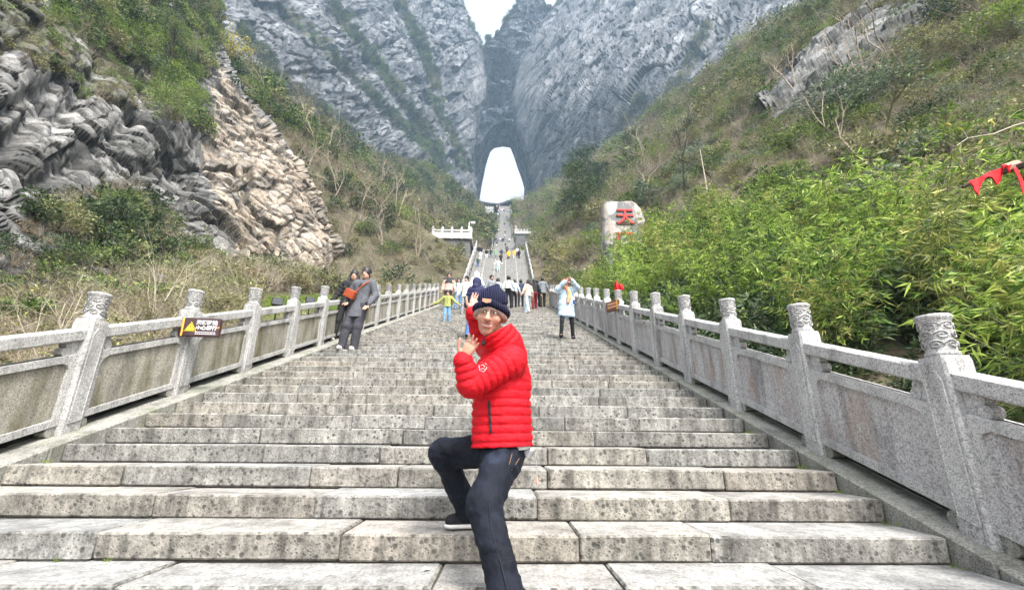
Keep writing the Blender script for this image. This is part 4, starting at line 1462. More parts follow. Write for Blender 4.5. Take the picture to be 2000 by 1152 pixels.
# dark-leaved shrubs added beneath the bamboo, standing in for shade in its gaps
n_ = 420
y_ = rr.uniform(1.8, 25, n_); x_ = 4.1 + rr.uniform(0, 1, n_) * (3.4 + .36 * y_)
SP = SHEETS["right_hillside"]["P"]
z_ = np.array([SP[((SP[:, 0] - a) ** 2 + (SP[:, 1] - b) ** 2).argmin(), 2] for a, b in zip(x_, y_)])
scatter("bamboo_dark_backing", "dark leaved shrubs added beneath the bamboo to stand for shade", KEYS, np.stack([x_, y_, z_ - .1], 1), rr.uniform(.45, .85, n_) * np.clip((x_ - 3.3), .5, 1) * np.clip(y_ / 7, .4, 1), np.array([KI["dark0"], KI["dark1"], KI["green0"]])[rr.integers(0, 3, n_)], rr)

# greener growth high on the right
P = sample_sheet("right_hillside", 620, rr, region=[(1560, -40), (2080, -60), (2080, 190), (1900, 210), (1700, 250), (1640, 200), (1760, 60)], view=(1400, 2120, -160, 400))
scatter("hillside_shrubs", "green shrubs high on the right hillside", KEYS, P - [0, 0, .1], np.clip(P[:, 1] / 40, .8, 1.6) * rr.uniform(.6, 1.3, len(P)), pick(P, [(-9, -.05, ["green0", "blue0", "bright0"]), (-.05, .2, ["dark0", "blue0", "green1"]), (.2, 9, ["olive0", "bare0"])], rr, 7, 521), rr)

# left hillside
P = sample_sheet("left_hillside", 10000, rr, weight=lambda P, px: 1.0 / np.clip(P[:, 1] / 30.0, .8, 5) ** 1.1 * (P[:, 0] < -5.6) * (P[:, 1] > 24))
_p = to_px(P); low_l = (_p[:, 0] > 828) & (_p[:, 0] < 935) & (_p[:, 1] > 435) & (_p[:, 1] < 540) & (P[:, 1] < 56)
_k = ~((P[:, 1] > 225) & (P[:, 0] > -17)); low_l = low_l[_k]
P = P[~((P[:, 1] > 225) & (P[:, 0] > -17))]
sc = np.clip(P[:, 1] / 48.0, .7, 2.1) * np.exp(rr.normal(size=len(P)) * .34)
sc = np.where(low_l, sc * np.where(to_px(P)[:, 1] < 492, .45, .85), sc)
up = to_px(P)
hi = up[:, 1] < (150 + (up[:, 0] - 480) * .55 + 75)
ix = np.where(hi, pick(P, [(-9, .05, ["green0", "dark0", "green1", "olive0"]), (.05, 9, ["olive1", "dark1", "twig0"])], rr, 12, 503),
              pick(P, [(-9, -.15, ["olive0", "twig0", "green1"]), (-.15, .12, ["bare0", "twig1", "bare1", "dry0"]), (.12, 9, ["olive1", "twig0", "bare1", "dark1"])], rr, 12, 504))
scatter("hillside_growth", "grey brown scrub and bushes covering the left hillside", KEYS, P - [0, 0, .1], sc, ix, rr)

# bank between the left balustrade and the bluff
P = sample_sheet("left_hillside", 2600, rr, weight=lambda P, px: 1.0 / np.clip(P[:, 1] / 12, .5, 3) * (P[:, 0] < -5.0) * (P[:, 1] < 30) * (P[:, 0] > -20))
ix = pick(P, [(-9, -.2, ["green1", "olive0", "tuft0"]), (-.2, .05, ["brush0", "tuft1", "dry1", "brush1"]), (.05, 9, ["brush1", "dry0", "tuft0", "olive1", "twig1"])], rr, 3.0, 505)
P = P[P[:, 0] + .75 * np.clip(P[:, 1] / 22, .38, 1.0) < -4.5]
_p = to_px(P); P = P[~((_p[:, 0] > 490) & (_p[:, 0] < 690) & (_p[:, 1] > 572) & (_p[:, 1] < 650))]
ix = pick(P, [(-9, -.2, ["green1", "olive0", "tuft0"]), (-.2, .05, ["brush0", "tuft1", "dry1", "brush1"]), (.05, 9, ["brush1", "dry0", "tuft0", "olive1", "twig1"])], rr, 3.0, 505)
scatter("bank_brush", "dry brush and grass on the bank behind the left balustrade", KEYS, P, np.clip(P[:, 1] / 22, .38, 1.0) * rr.uniform(.5, 1.1, len(P)), ix, rr)

# growth clinging to the bluff
TOPGREEN = [(120, -60), (420, -60), (425, 60), (400, 150), (395, 250), (340, 265), (300, 190), (250, 130), (170, 90), (100, 40)]
P = sample_sheet("rock_bluff", 1000, rr, region=TOPGREEN)
scatter("bluff_growth", "green bushes hanging over the top of the dark bluff", KEYS, P, np.clip(P[:, 1] / 24, .5, 1.2) * rr.uniform(.5, 1.15, len(P)), pick(P, [(-9, 0, ["green0", "bright0", "green1"]), (0, 9, ["green1", "dark0", "olive1", "twig0"])], rr, 4.0, 506), rr, .4)
P = sample_sheet("rock_bluff", 170, rr, region=[(-60, -60), (140, -60), (240, 140), (330, 200), (260, 240), (150, 190), (60, 130), (-60, 90)])
scatter("bluff_scrub", "thin scrub rooted in the cracks of the dark bluff", KEYS, P, np.clip(P[:, 1] / 26, .35, .8) * rr.uniform(.4, .9, len(P)), pick(P, [(-9, 9, ["olive0", "twig0", "tuft0", "bare0", "green1"])], rr, 4.0, 507), rr, .4)
LOWGREEN = [(-60, 410), (60, 430), (140, 380), (230, 370), (300, 410), (330, 470), (420, 500), (520, 540), (640, 560), (640, 620), (-60, 620)]
P = sample_sheet("rock_bluff", 420, rr, region=LOWGREEN)
scatter("bluff_foot_growth", "bushes and dry stems along the foot of the bluff", KEYS, P, np.clip(P[:, 1] / 24, .35, 1.0) * rr.uniform(.5, 1.0, len(P)), pick(P, [(-9, -.05, ["green0", "dark1", "green1"]), (-.05, .15, ["olive0", "brush0", "dry0", "twig1"]), (.15, 9, ["brush1", "tuft0", "dry1"])], rr, 2.5, 508), rr, .25)

P = sample_sheet("rock_bluff", 75, rr, region=[(-60, 440), (60, 430), (140, 385), (250, 375), (330, 430), (340, 520), (-60, 570)])
scatter("bluff_foot_shrubs", "dense dark green shrubs at the left foot of the bluff", KEYS, P, np.clip(P[:, 1] / 20, .45, .9) * rr.uniform(.6, 1.1, len(P)), pick(P, [(-9, .1, ["green0", "dark1", "green1"]), (.1, 9, ["olive0", "dark0", "twig1"])], rr, 2.5, 518), rr, .2)

# growth on the ledges of the great cliffs
P = np.concatenate([sample_sheet("left_cliff", 260, rr, weight=lambda P, px, b=b: (poly_dist(px, b) < 9) * 1.0, view=(300, 960, -30, 420)) for b in BANDS_L])
scatter("ledge_growth", "dark green bushes on the slanting ledges of the left cliff", KEYS, P, np.clip(P[:, 1] / 75, 1.4, 3.2) * rr.uniform(.6, 1.2, len(P)), pick(P, [(-9, .05, ["dark0", "green1"]), (.05, 9, ["olive0", "dark1", "bare0"])], rr, 20, 509), rr, .3)
P = np.concatenate([sample_sheet("right_cliff", 160, rr, weight=lambda P, px, b=b: (poly_dist(px, b) < 12) * 1.0, view=(1000, 1500, -30, 420)) for b in BANDS_R])
scatter("ledge_growth", "patches of olive scrub on the right cliff", KEYS, P, np.clip(P[:, 1] / 80, 1.3, 2.8) * rr.uniform(.6, 1.2, len(P)), pick(P, [(-9, 9, ["olive0", "dark1", "twig0"])], rr, 20, 510), rr, .3)
P = sample_sheet("gate_wall", 130, rr, weight=lambda P, px: (px[:, 1] < np.interp(px[:, 0], tp[:, 0], tp[:, 1]) + 7) * (P[:, 1] < YG + 12) * 1.0, view=(935, 1100, -40, 110))
scatter("skyline_trees", "small trees along the skyline above the gate", KEYS, P, rr.uniform(2.0, 3.6, len(P)), pick(P, [(-9, 9, ["dark1", "green1", "dark0"])], rr, 20, 511), rr, .1)
P = sample_sheet("left_cliff", 90, rr, weight=lambda P, px: (poly_dist(px, [(893, 0), (912, 30), (925, 60), (938, 92)]) < 5) * 1.0, view=(880, 950, -40, 110))
scatter("skyline_trees", "small trees on the edge of the left cliff against the sky", KEYS, P, rr.uniform(1.6, 3.0, len(P)), pick(P, [(-9, 9, ["dark1", "green1", "dark0"])], rr, 20, 512), rr, .1)
# ================================================================== plants that stand out singly
def on_sheet(key, px, py):
    S = SHEETS[key]
    d = np.hypot(S["px"][:, 0] - px, S["px"][:, 1] - py) + 0.0
    cand = np.where(d < 6)[0]
    if len(cand) == 0: cand = np.array([d.argmin()])
    i = cand[S["P"][cand, 1].argmin()]
    q = S["P"][i].copy()
    if key == "right_hillside" and q[1] < 60: q[0] = max(q[0], 5.0)
    return q

def plant(name, cat, P, scale, rz, foliage, stems, fmat, smat, label, group=None, fname="foliage", sname="stems", tilt=(0, 0)):
    root = tag(empty(name, tuple(P), rz), label, cat, group)
    root.rotation_euler = (tilt[0], tilt[1], rz)
    root.scale = (scale, scale, scale)
    if stems is not None: obj(sname, stems, root)
    if foliage is not None: obj(fname, foliage, root)
    return root

def meshes(arr, fm, sm):
    V, F, VT, FT = arr
    return (np_mesh("foliage", V, F, [fm]) if len(V) else None), np_mesh("stems", VT, FT, [sm])

# ---- bamboo thicket
def bamboo_arrays(seed, H=3.1, nst=5):
    r = np.random.default_rng(seed)
    A = []; B = []; RA = []; RB = []; LP = []; LD = []
    for s in range(nst):
        a = r.uniform(0, 6.28); lean = r.uniform(.15, .6)
        h = H * r.uniform(.7, 1.1); P = np.array([r.normal() * .16, r.normal() * .16, 0.0])
        n = 15; pts = [P]
        for k in range(1, n + 1):
            t = k / n
            bend = lean * t ** 2.2
            pts.append(P + np.array([math.cos(a) * bend * h * .75, math.sin(a) * bend * h * .75, h * (t - .28 * lean * t ** 3)]))
        pts = np.array(pts)
        rad = .013 * (1 - .75 * np.linspace(0, 1, n + 1))
        A += list(pts[:-1]); B += list(pts[1:]); RA += list(rad[:-1]); RB += list(rad[1:])
        for k in range(4, n + 1):
            for b in range(2 + (k % 2)):
                d = r.normal(size=3); d[2] = abs(d[2]) * .3 + .15; d /= np.linalg.norm(d)
                L = r.uniform(.22, .55) * (1.15 - .5 * k / n)
                q = pts[k] + d * L; q[2] -= .08 * L
                A.append(pts[k]); B.append(q); RA.append(.004); RB.append(.0015)
                for c in range(r.integers(5, 8)):
                    t = r.uniform(.45, 1.0)
                    LP.append(pts[k] + (q - pts[k]) * t)
                    dd = d * .9 + r.normal(size=3) * .42; dd[2] -= .5
                    LD.append(dd)
    LP = np.array(LP); LD = np.array(LD)
    ls = r.uniform(.14, .27, len(LP))
    V, F = leaf_cards(LP, LD, ls, ls * .14, r, .12, .35)
    VT, FT = sticks(np.array(A), np.array(B), np.array(RA), np.array(RB))
    return V, F, VT, FT
BAM = []
for s in range(6):
    V, F, VT, FT = bamboo_arrays(700 + s)
    fol = np_mesh("foliage", V, F, [L_BAMBOO if s != 4 else L_BAMBOO2])
    BAM.append((fol, np_mesh("culms", VT, FT, [W_CULM])))
S = SHEETS["right_hillside"]
r = np.random.default_rng(21)
def hill_z(key, x, y):
    P = SHEETS[key]["P"]
    d = (P[:, 0] - x) ** 2 + (P[:, 1] - y) ** 2
    i = np.argpartition(d, 4)[:4]
    w = 1 / (d[i] + 1e-3)
    return float((P[i, 2] * w).sum() / w.sum())
clumps = []
tries = 0
while len(clumps) < 34 and tries < 8000:
    tries += 1
    y = r.uniform(2.4, 24); x = 4.55 + r.uniform(0, 1) * (2.6 + y * .34)
    if all((x - a) ** 2 + (y - b) ** 2 > (1.05 + .03 * y) ** 2 for a, b in clumps):
        clumps.append((x, y))
for cx_, cy_ in clumps:
    hk = r.uniform(.78, 1.12)
    for k in range(5):
        a = r.uniform(0, 6.28); rad = 0 if k == 0 else r.uniform(.3, .62)
        x, y = cx_ + math.cos(a) * rad, cy_ + math.sin(a) * rad
        if x < 3.75: x = 3.75
        fol, st = BAM[r.integers(0, 6)]
        sc = hk * (1.0 if k == 0 else r.uniform(.62, .88))
        o = plant("bamboo", "bamboo", (x, y, hill_z("right_hillside", x, y) - .05), sc, r.uniform(0, 6.28), fol, st, None, None,
              "leafy yellow green bamboo in the thicket behind the right balustrade", "bamboo thicket right of the stairs", sname="culms")
        o.rotation_euler = (-math.sin(a) * rad * .45, math.cos(a) * rad * .45, o.rotation_euler[2])

# taller bamboo in front of the inscribed boulder
for k, (px, top, Yb) in enumerate(((1212, 466, 21.5), (1228, 456, 22), (1246, 446, 22.5), (1264, 430, 22), (1284, 414, 21), (1304, 420, 20), (1326, 424, 19), (1350, 420, 18.5), (1240, 470, 19), (1275, 450, 18.5), (1310, 450, 17.5))):
    q = at(px, 560, Yb); x, y = q[0], q[1]
    gz = hill_z("right_hillside", x, y) - .05
    H_ = at(px, top, Yb)[2] - gz
    fol, st = BAM[k % 6]
    plant("bamboo", "bamboo", (x, y, gz), H_ / 2.9, k * 1.3, fol, st, None, None, "tall leafy bamboo growing in front of the inscribed boulder", "tall bamboo by the inscribed boulder", sname="culms")

# ---- single bushes on the bluff and at its foot
def bush(px, py, key, R, H, ncl, per, L, W, mat, label, seed, scale=1.0, name="bush", tilt=(0, 0), group=None, tw=None, dz=-.15):
    f, s = meshes(leafy(seed, R, H, ncl, per, L, W), mat, tw or W_TWIG)
    P = on_sheet(key, px, py); P[2] += dz
    return plant(name, "bush", P, scale, 0.3 * seed, f, s, None, None, label, group, tilt=tilt)
bush(345, 235, "rock_bluff", 1.55, 2.2, 90, 26, .17, .06, L_GREEN, "large green bush hanging over the hollow of the bluff", 900, tilt=(.5, .1))
bush(375, 195, "rock_bluff", 1.2, 1.8, 70, 24, .17, .06, L_BRIGHT, "bright green bush at the right shoulder of the bluff", 901, tilt=(.3, .2))
bush(285, 95, "rock_bluff", 1.6, 2.1, 80, 24, .18, .06, L_BRIGHT, "fresh green bush on the crest of the bluff", 902)
bush(205, 55, "rock_bluff", 1.5, 1.9, 80, 24, .18, .06, L_BRIGHT, "bright green bush high on the bluff near the top left", 903)
bush(330, 60, "rock_bluff", 1.5, 2.0, 70, 22, .18, .07, L_GREEN, "dark green bush below the bare tree on the bluff", 904)
bush(215, 415, "rock_bluff", .95, 1.1, 70, 24, .12, .04, L_GREEN, "rounded green bush growing on a ledge at the foot of the bluff", 905)
bush(120, 440, "rock_bluff", .9, 1.1, 60, 24, .11, .04, L_OLIVE, "olive bush at the left foot of the bluff", 906)
bush(125, 505, "rock_bluff", .75, .85, 60, 26, .10, .035, L_DARK, "dark ferny evergreen low at the left edge of the bank", 907)
bush(430, 590, "left_hillside", .8, .8, 50, 22, .09, .04, L_GREEN, "small green bush behind the second visible post of the left balustrade", 908, dz=0)
bush(1650, 225, "right_hillside", 2.6, 2.6, 90, 24, .26, .13, L_BLUE, "grey green leafy bush in the middle of the right hillside", 910)
bush(1720, 210, "right_hillside", 2.3, 2.2, 80, 24, .26, .13, L_BLUE, "second grey green bush, to the right on the right hillside", 911)
bush(1585, 300, "right_hillside", 2.0, 1.9, 80, 22, .2, .07, L_OLIVE, "broad olive bush low on the right hillside", 912)
bush(1810, 120, "right_hillside", 2.2, 2.4, 80, 24, .22, .1, L_OLIVE, "pale leaved bush high on the right hillside", 913)
bush(1900, 130, "right_hillside", 2.2, 2.2, 80, 24, .22, .1, L_GREEN, "green bush near the right edge high on the hillside", 914)
bush(1900, 40, "right_hillside", 2.6, 3.0, 90, 26, .26, .12, L_DARK, "dark evergreen bush at the top right corner", 915)
bush(1970, 70, "right_hillside", 2.2, 2.4, 80, 26, .22, .1, L_BRIGHT, "yellowish green bush at the top right edge", 916)
bush(1115, 520, "right_hillside", 2.0, 2.6, 60, 14, .11, .06, L_YELLOW, "yellowing bush with thin stems left of the inscribed boulder", 920, dz=0)
bush(1150, 505, "right_hillside", 1.8, 2.4, 60, 18, .14, .06, L_OLIVE, "brownish green bush beside the inscribed boulder", 921, dz=0)
bush(1170, 560, "right_hillside", 1.0, 1.5, 60, 22, .13, .05, L_BRIGHT, "bright yellow green bush just behind the right balustrade", 922, dz=0)

# leafy bushes that stand out of the scrub on both hillsides
_r = np.random.default_rng(77)
_B = [meshes(leafy(930 + k, 1.6, 2.0, 70, 16, .26, .11), (L_GREEN, L_OLIVE, L_BRIGHT, L_BLUE, L_DARK)[k % 5], W_TWIG) for k in range(10)]
for side, key, n_, poly in (("right", "right_hillside", 46, [(1290, 300), (1500, 110), (1640, 30), (1990, 0), (1990, 300), (1700, 330), (1400, 420), (1290, 420)]), ("left", "left_hillside", 34, [(500, 190), (640, 290), (800, 350), (900, 410), (900, 470), (780, 500), (660, 540), (640, 430), (560, 300)])):
    for P in sample_sheet(key, n_, _r, region=poly, weight=lambda P, px: 1 / np.clip(P[:, 1], 15, 200) ** 1.6):
        f_, s_ = _B[_r.integers(0, 10)]
        plant("bush", "bush", P - [0, 0, .2], float(np.clip(P[1] / 45, .7, 2.2) * _r.uniform(.6, 1.15)), _r.uniform(0, 6), f_, s_, None, None, "leafy bush standing out of the scrub on the %s hillside" % side, "leafy bushes on the %s hillside" % side)

# ---- trees
def tree(px, py, key, H, label, seed, mat=None, wood=None, nleaf=0, L=.12, W=.06, spread=.5, levels=2, split=2, r0=.03, group=None, n0=1, scale=1.0, cat="tree", rz=0.0, P=None):
    arr = bare(seed, H, n0, spread, levels, split, r0, nleaf, L, W)
    f, s = meshes(arr, mat or L_OLIVE, wood or W_TWIG)
    if P is None:
        P = on_sheet(key, px, py); P[2] -= .1
    return plant("tree", cat, P, scale, rz, f, s, None, None, label, group, "crown", "trunk")
tree(335, 150, "rock_bluff", 4.2, "bare dark tree rising from the crest of the bluff", 950, wood=W_DARK, r0=.03, spread=.55, levels=2, split=2, n0=2)
tree(452, 150, "left_hillside", 6.5, "slim tree with yellow leaves beside the bluff", 951, L_YELLOW, W_DARK, 620, .42, .26, n0=2, r0=.012)
for k, (px, py, H) in enumerate(((1625, 400, 9.5), (1745, 130, 6), (1690, 160, 6.5), (1850, 130, 6), (1480, 330, 6), (1555, 420, 5.5), (1420, 400, 6), (1700, 330, 6.0), (1790, 300, 5), (1330, 380, 8), (1262, 360, 8), (1560, 180, 8))):
    tree(px, py, "right_hillside", H, "thin bare tree standing in the scrub of the right hillside", 960 + k, L_OLIVE, W_TWIG if k % 3 else W_DARK, 40, .14, .07, n0=1 + k % 3, r0=.012, group="bare trees on the right hillside", spread=.42)
for k, (px, py, H) in enumerate(((560, 230, 8), (600, 265, 8), (640, 300, 9), (520, 190, 7), (690, 330, 9), (740, 360, 9), (780, 420, 8), (700, 440, 7), (660, 400, 7), (830, 440, 8), (600, 330, 8), (745, 480, 6), (670, 500, 5.5), (820, 500, 6), (860, 400, 10), (890, 430, 8))):
    tree(px, py, "left_hillside", H, "thin bare grey tree standing in the scrub of the left hillside", 980 + k, L_OLIVE, W_TWIG, 40, .16, .08, n0=2 + k % 2, r0=.010, group="bare trees on the left hillside", spread=.45)

def pine(px, py, key, H, label, seed, group=None, cat="pine tree"):
    r = np.random.default_rng(seed)
    P = on_sheet(key, px, py); P[2] -= .3
    A = [np.array([0, 0, 0.0])]; B = []
    x = np.zeros(3); ends = []
    n = 8
    A = []; RA = []; RB = []
    for k in range(n):
        q = np.array([r.normal() * .03 * H, r.normal() * .03 * H, H * (k + 1) / n])
        A.append(x); B.append(q); RA.append(.022 * H * (1 - .8 * k / n)); RB.append(.022 * H * (1 - .8 * (k + 1) / n)); x = q
        if k > 1:
            for b in range(4):
                a = r.uniform(0, 6.28); L = H * (.42 - .28 * k / n) * r.uniform(.7, 1.2)
                e = q + np.array([math.cos(a) * L, math.sin(a) * L, r.uniform(-.02, .08) * H])
                A.append(q); B.append(e); RA.append(.007 * H); RB.append(.002 * H); ends.append((q, e))
    LP = []; LD = []
    for q, e in ends:
        m = 90
        t = r.uniform(.35, 1.08, m)[:, None]
        p = q + (e - q) * t + r.normal(size=(m, 3)) * np.array([.055, .055, .016]) * H
        LP.append(p); LD.append(r.normal(size=(m, 3)) + np.array([0, 0, .5]))
    V, F = leaf_cards(np.concatenate(LP), np.concatenate(LD), .055 * H, .012 * H, r)
    VT, FT = sticks(np.array(A), np.array(B), np.array(RA), np.array(RB))
    return plant("pine_tree", cat, P, 1.0, 0, np_mesh("crown", V, F, [L_DARK]), np_mesh("trunk", VT, FT, [W_DARK]), None, None, label, group, "crown", "trunk")
pine(1150, 385, "right_hillside", 15, "tall dark pine with layered branches left of the grey roof", 1001)
pine(1122, 372, "right_hillside", 13, "dark pine at the foot of the right cliff", 1002)
pine(1135, 440, "right_hillside", 9, "small dark pine above the yellowing bush", 1003)
pine(1170, 395, "right_hillside", 11, "dark pine just above the inscribed boulder", 1004)
pine(1232, 330, "right_hillside", 10, "lone dark conifer on the right ridge", 1005)
pine(1105, 430, "right_hillside", 9, "dark pine low on the slope right of the last flight", 1006)
bush(1215, 470, "right_hillside", 1.7, 2.0, 80, 24, .13, .045, L_DARK, "dense dark bush at the base of the inscribed boulder", 1010, dz=.2)

# ---- bare limbs and dry stems close behind the left balustrade
def limbs(label, P, seed, H, n0, spread, r0, wood, name="bare_shrub", nleaf=0, wander=.25, rz=0):
    rr_ = np.random.default_rng(seed)
    A, B, ra, rb, tips = branching(rr_, n0, H, r0, spread, 2, 2, .5, wander=wander)
    VT, FT = sticks(A, B, ra, rb)
    f = None
    if nleaf:
        T = np.array([t[0] for t in tips]); i = rr_.integers(0, len(T), nleaf)
        V, F = leaf_cards(T[i] + rr_.normal(size=(nleaf, 3)) * .12, rr_.normal(size=(nleaf, 3)), .06, .035, rr_)
        f = np_mesh("foliage", V, F, [L_YELLOW])
    return plant(name, "bare shrub", P, 1.0, rz, f, np_mesh("branches", VT, FT, [wood]), None, None, label, None, "foliage", "branches")
def bank(x, y):
    return (x, y, hill_z("left_hillside", x, y) - .05)
limbs("pale crooked bare shrub at the far left edge behind the balustrade", bank(-7.2, 5.6), 1101, 1.5, 4, .8, .022, W_PALE, wander=.4)
limbs("dark crooked trunk seen under the rail at the far left", bank(-5.3, 4.35), 1102, .8, 2, 1.0, .045, W_DARK, wander=.45)
limbs("spreading bare shrub between the first two visible left posts", bank(-6.2, 6.6), 1103, 1.1, 6, 1.0, .014, W_PALE, nleaf=60, wander=.35)
limbs("arching straw coloured stems in front of the tan scar", bank(-9.0, 11.5), 1104, 1.9, 6, .9, .014, W_PALE, wander=.18)
limbs("thin leaning bare stems behind the third visible left post", bank(-7.6, 9.5), 1105, 1.3, 6, .9, .012, W_TWIG, nleaf=50, wander=.25)
limbs("tall thin bare shrub near the man in the grey coat", bank(-9.0, 15.5), 1106, 2.0, 6, .6, .016, W_TWIG, nleaf=60, wander=.25)
limbs("tangled brown shrub at the left end of the bank", bank(-9.2, 7.4), 1107, 1.3, 7, .9, .014, W_TWIG, nleaf=40, wander=.35)
limbs("bare shrub with pale stems in front of the dark bluff", bank(-8.4, 8.6), 1108, 1.2, 6, .9, .012, W_PALE, wander=.3)

# dry pole in the scrub on the right
mb = MB()
P = on_sheet("right_hillside", 1388, 445)
P2 = at(1367, 292, P[1] + .4)
mb.tube([np.zeros(3), (P2 - P) * .5 + [.06, 0, 0], P2 - P], [.05, .04, .02], 6)
tag(mb.build("dead_pole", [W_PALE], loc=tuple(P)), "straight dead pale stem rising above the bamboo", "dead stem")
# ================================================================== figures: smooth bodies grown from distance fields
def _cap(P, a, b, ra, rb, puff=None, sc=None):
    a = np.asarray(a, float); b = np.asarray(b, float)
    if sc is not None:
        s = np.asarray(sc, float)
        P = a + (P - a) / s; b = a + (b - a) / s
    ab = b - a; L2 = float(ab @ ab) + 1e-12
    t = ((P - a) @ ab) / L2
    tc = np.clip(t, 0, 1)
    r = ra + (rb - ra) * tc
    if puff is not None:
        sp, amp = puff[0], puff[1]; ph = puff[2] if len(puff) > 2 else 0
        ss = tc * math.sqrt(L2) / sp + ph
        dg = np.abs((ss + .5) % 1.0 - .5) * sp
        r = r + amp * (.75 * (1 - np.exp(-(dg / (.16 * sp)) ** 2)) + .5 * np.abs(np.sin(math.pi * ss)) - .85)
    return np.linalg.norm(P - a - tc[:, None] * ab, axis=1) - r

def _ell(P, c, rad, R=None):
    q = P - np.asarray(c, float)
    if R is not None: q = q @ np.asarray(R)
    rad = np.asarray(rad, float)
    k0 = np.linalg.norm(q / rad, axis=1); k1 = np.linalg.norm(q / (rad * rad), axis=1)
    return k0 * (k0 - 1.0) / (k1 + 1e-9)

class Field:
    def __init__(self, k=0.03):
        self.p = []; self.k = k; self.lo = np.full(3, 1e9); self.hi = np.full(3, -1e9)
    def _b(self, c, r):
        c = np.asarray(c, float); self.lo = np.minimum(self.lo, c - r); self.hi = np.maximum(self.hi, c + r)
    def cap(self, a, b, ra, rb=None, puff=None, sc=None, k=None):
        rb = ra if rb is None else rb
        m = max(ra, rb) * (1.0 if sc is None else max(sc)) + (abs(puff[1]) if puff else 0)
        self._b(a, m); self._b(b, m)
        lo = np.minimum(a, b) - m; hi = np.maximum(a, b) + m
        self.p.append(('add', lambda P: _cap(P, a, b, ra, rb, puff, sc), k, (lo, hi))); return self
    def chain(self, pts, rads, puff=None, k=None, sc=None):
        for i in range(len(pts) - 1): self.cap(pts[i], pts[i + 1], rads[i], rads[i + 1], puff, sc, k)
        return self
    def ell(self, c, rad, R=None, k=None):
        self._b(c, max(rad))
        c = np.asarray(c, float); m = max(rad)
        self.p.append(('add', lambda P: _ell(P, c, rad, R), k, (c - m, c + m))); return self
    def sub_ell(self, c, rad, R=None, k=0.01):
        self.p.append(('sub', lambda P: _ell(P, c, rad, R), k)); return self
    def sub_cap(self, a, b, ra, rb=None, k=0.01):
        rb = ra if rb is None else rb
        self.p.append(('sub', lambda P: _cap(P, a, b, ra, rb), k)); return self
    def cut(self, n, p, k=0.006):
        "keep the side the normal points away from"
        n = np.asarray(n, float); n = n / np.linalg.norm(n); p = np.asarray(p, float)
        self.p.append(('cut', lambda P: (P - p) @ n, k)); return self
    def noise(self, amp, size, seed=0):
        self.p.append(('noise', lambda P: amp * fbm(P / size, 3, seed), None)); return self
    def __call__(self, P, local=0.0):
        d = None
        for it in self.p:
            op, f, k = it[:3]
            kk = self.k if k is None else k
            if local and op == 'add' and len(it) > 3:
                g = local + kk
                m = ((P > it[3][0] - g) & (P < it[3][1] + g)).all(1)
                if d is None: d = np.full(len(P), 9.0)
                if not m.any(): continue
                x = f(P[m]); dm = d[m]
                h = np.clip(.5 + .5 * (x - dm) / max(kk, 1e-6), 0, 1)
                d[m] = x + (dm - x) * h - kk * h * (1 - h)
                continue
            x = f(P)
            if op == 'add':
                if d is None: d = x
                elif kk <= 0: d = np.minimum(d, x)
                else:
                    h = np.clip(.5 + .5 * (x - d) / kk, 0, 1); d = x + (d - x) * h - kk * h * (1 - h)
            elif op == 'noise': d = d + x
            else:
                y = -x if op == 'sub' else x
                h = np.clip(.5 - .5 * (y - d) / kk, 0, 1); d = y + (d - y) * h + kk * h * (1 - h)
        return d

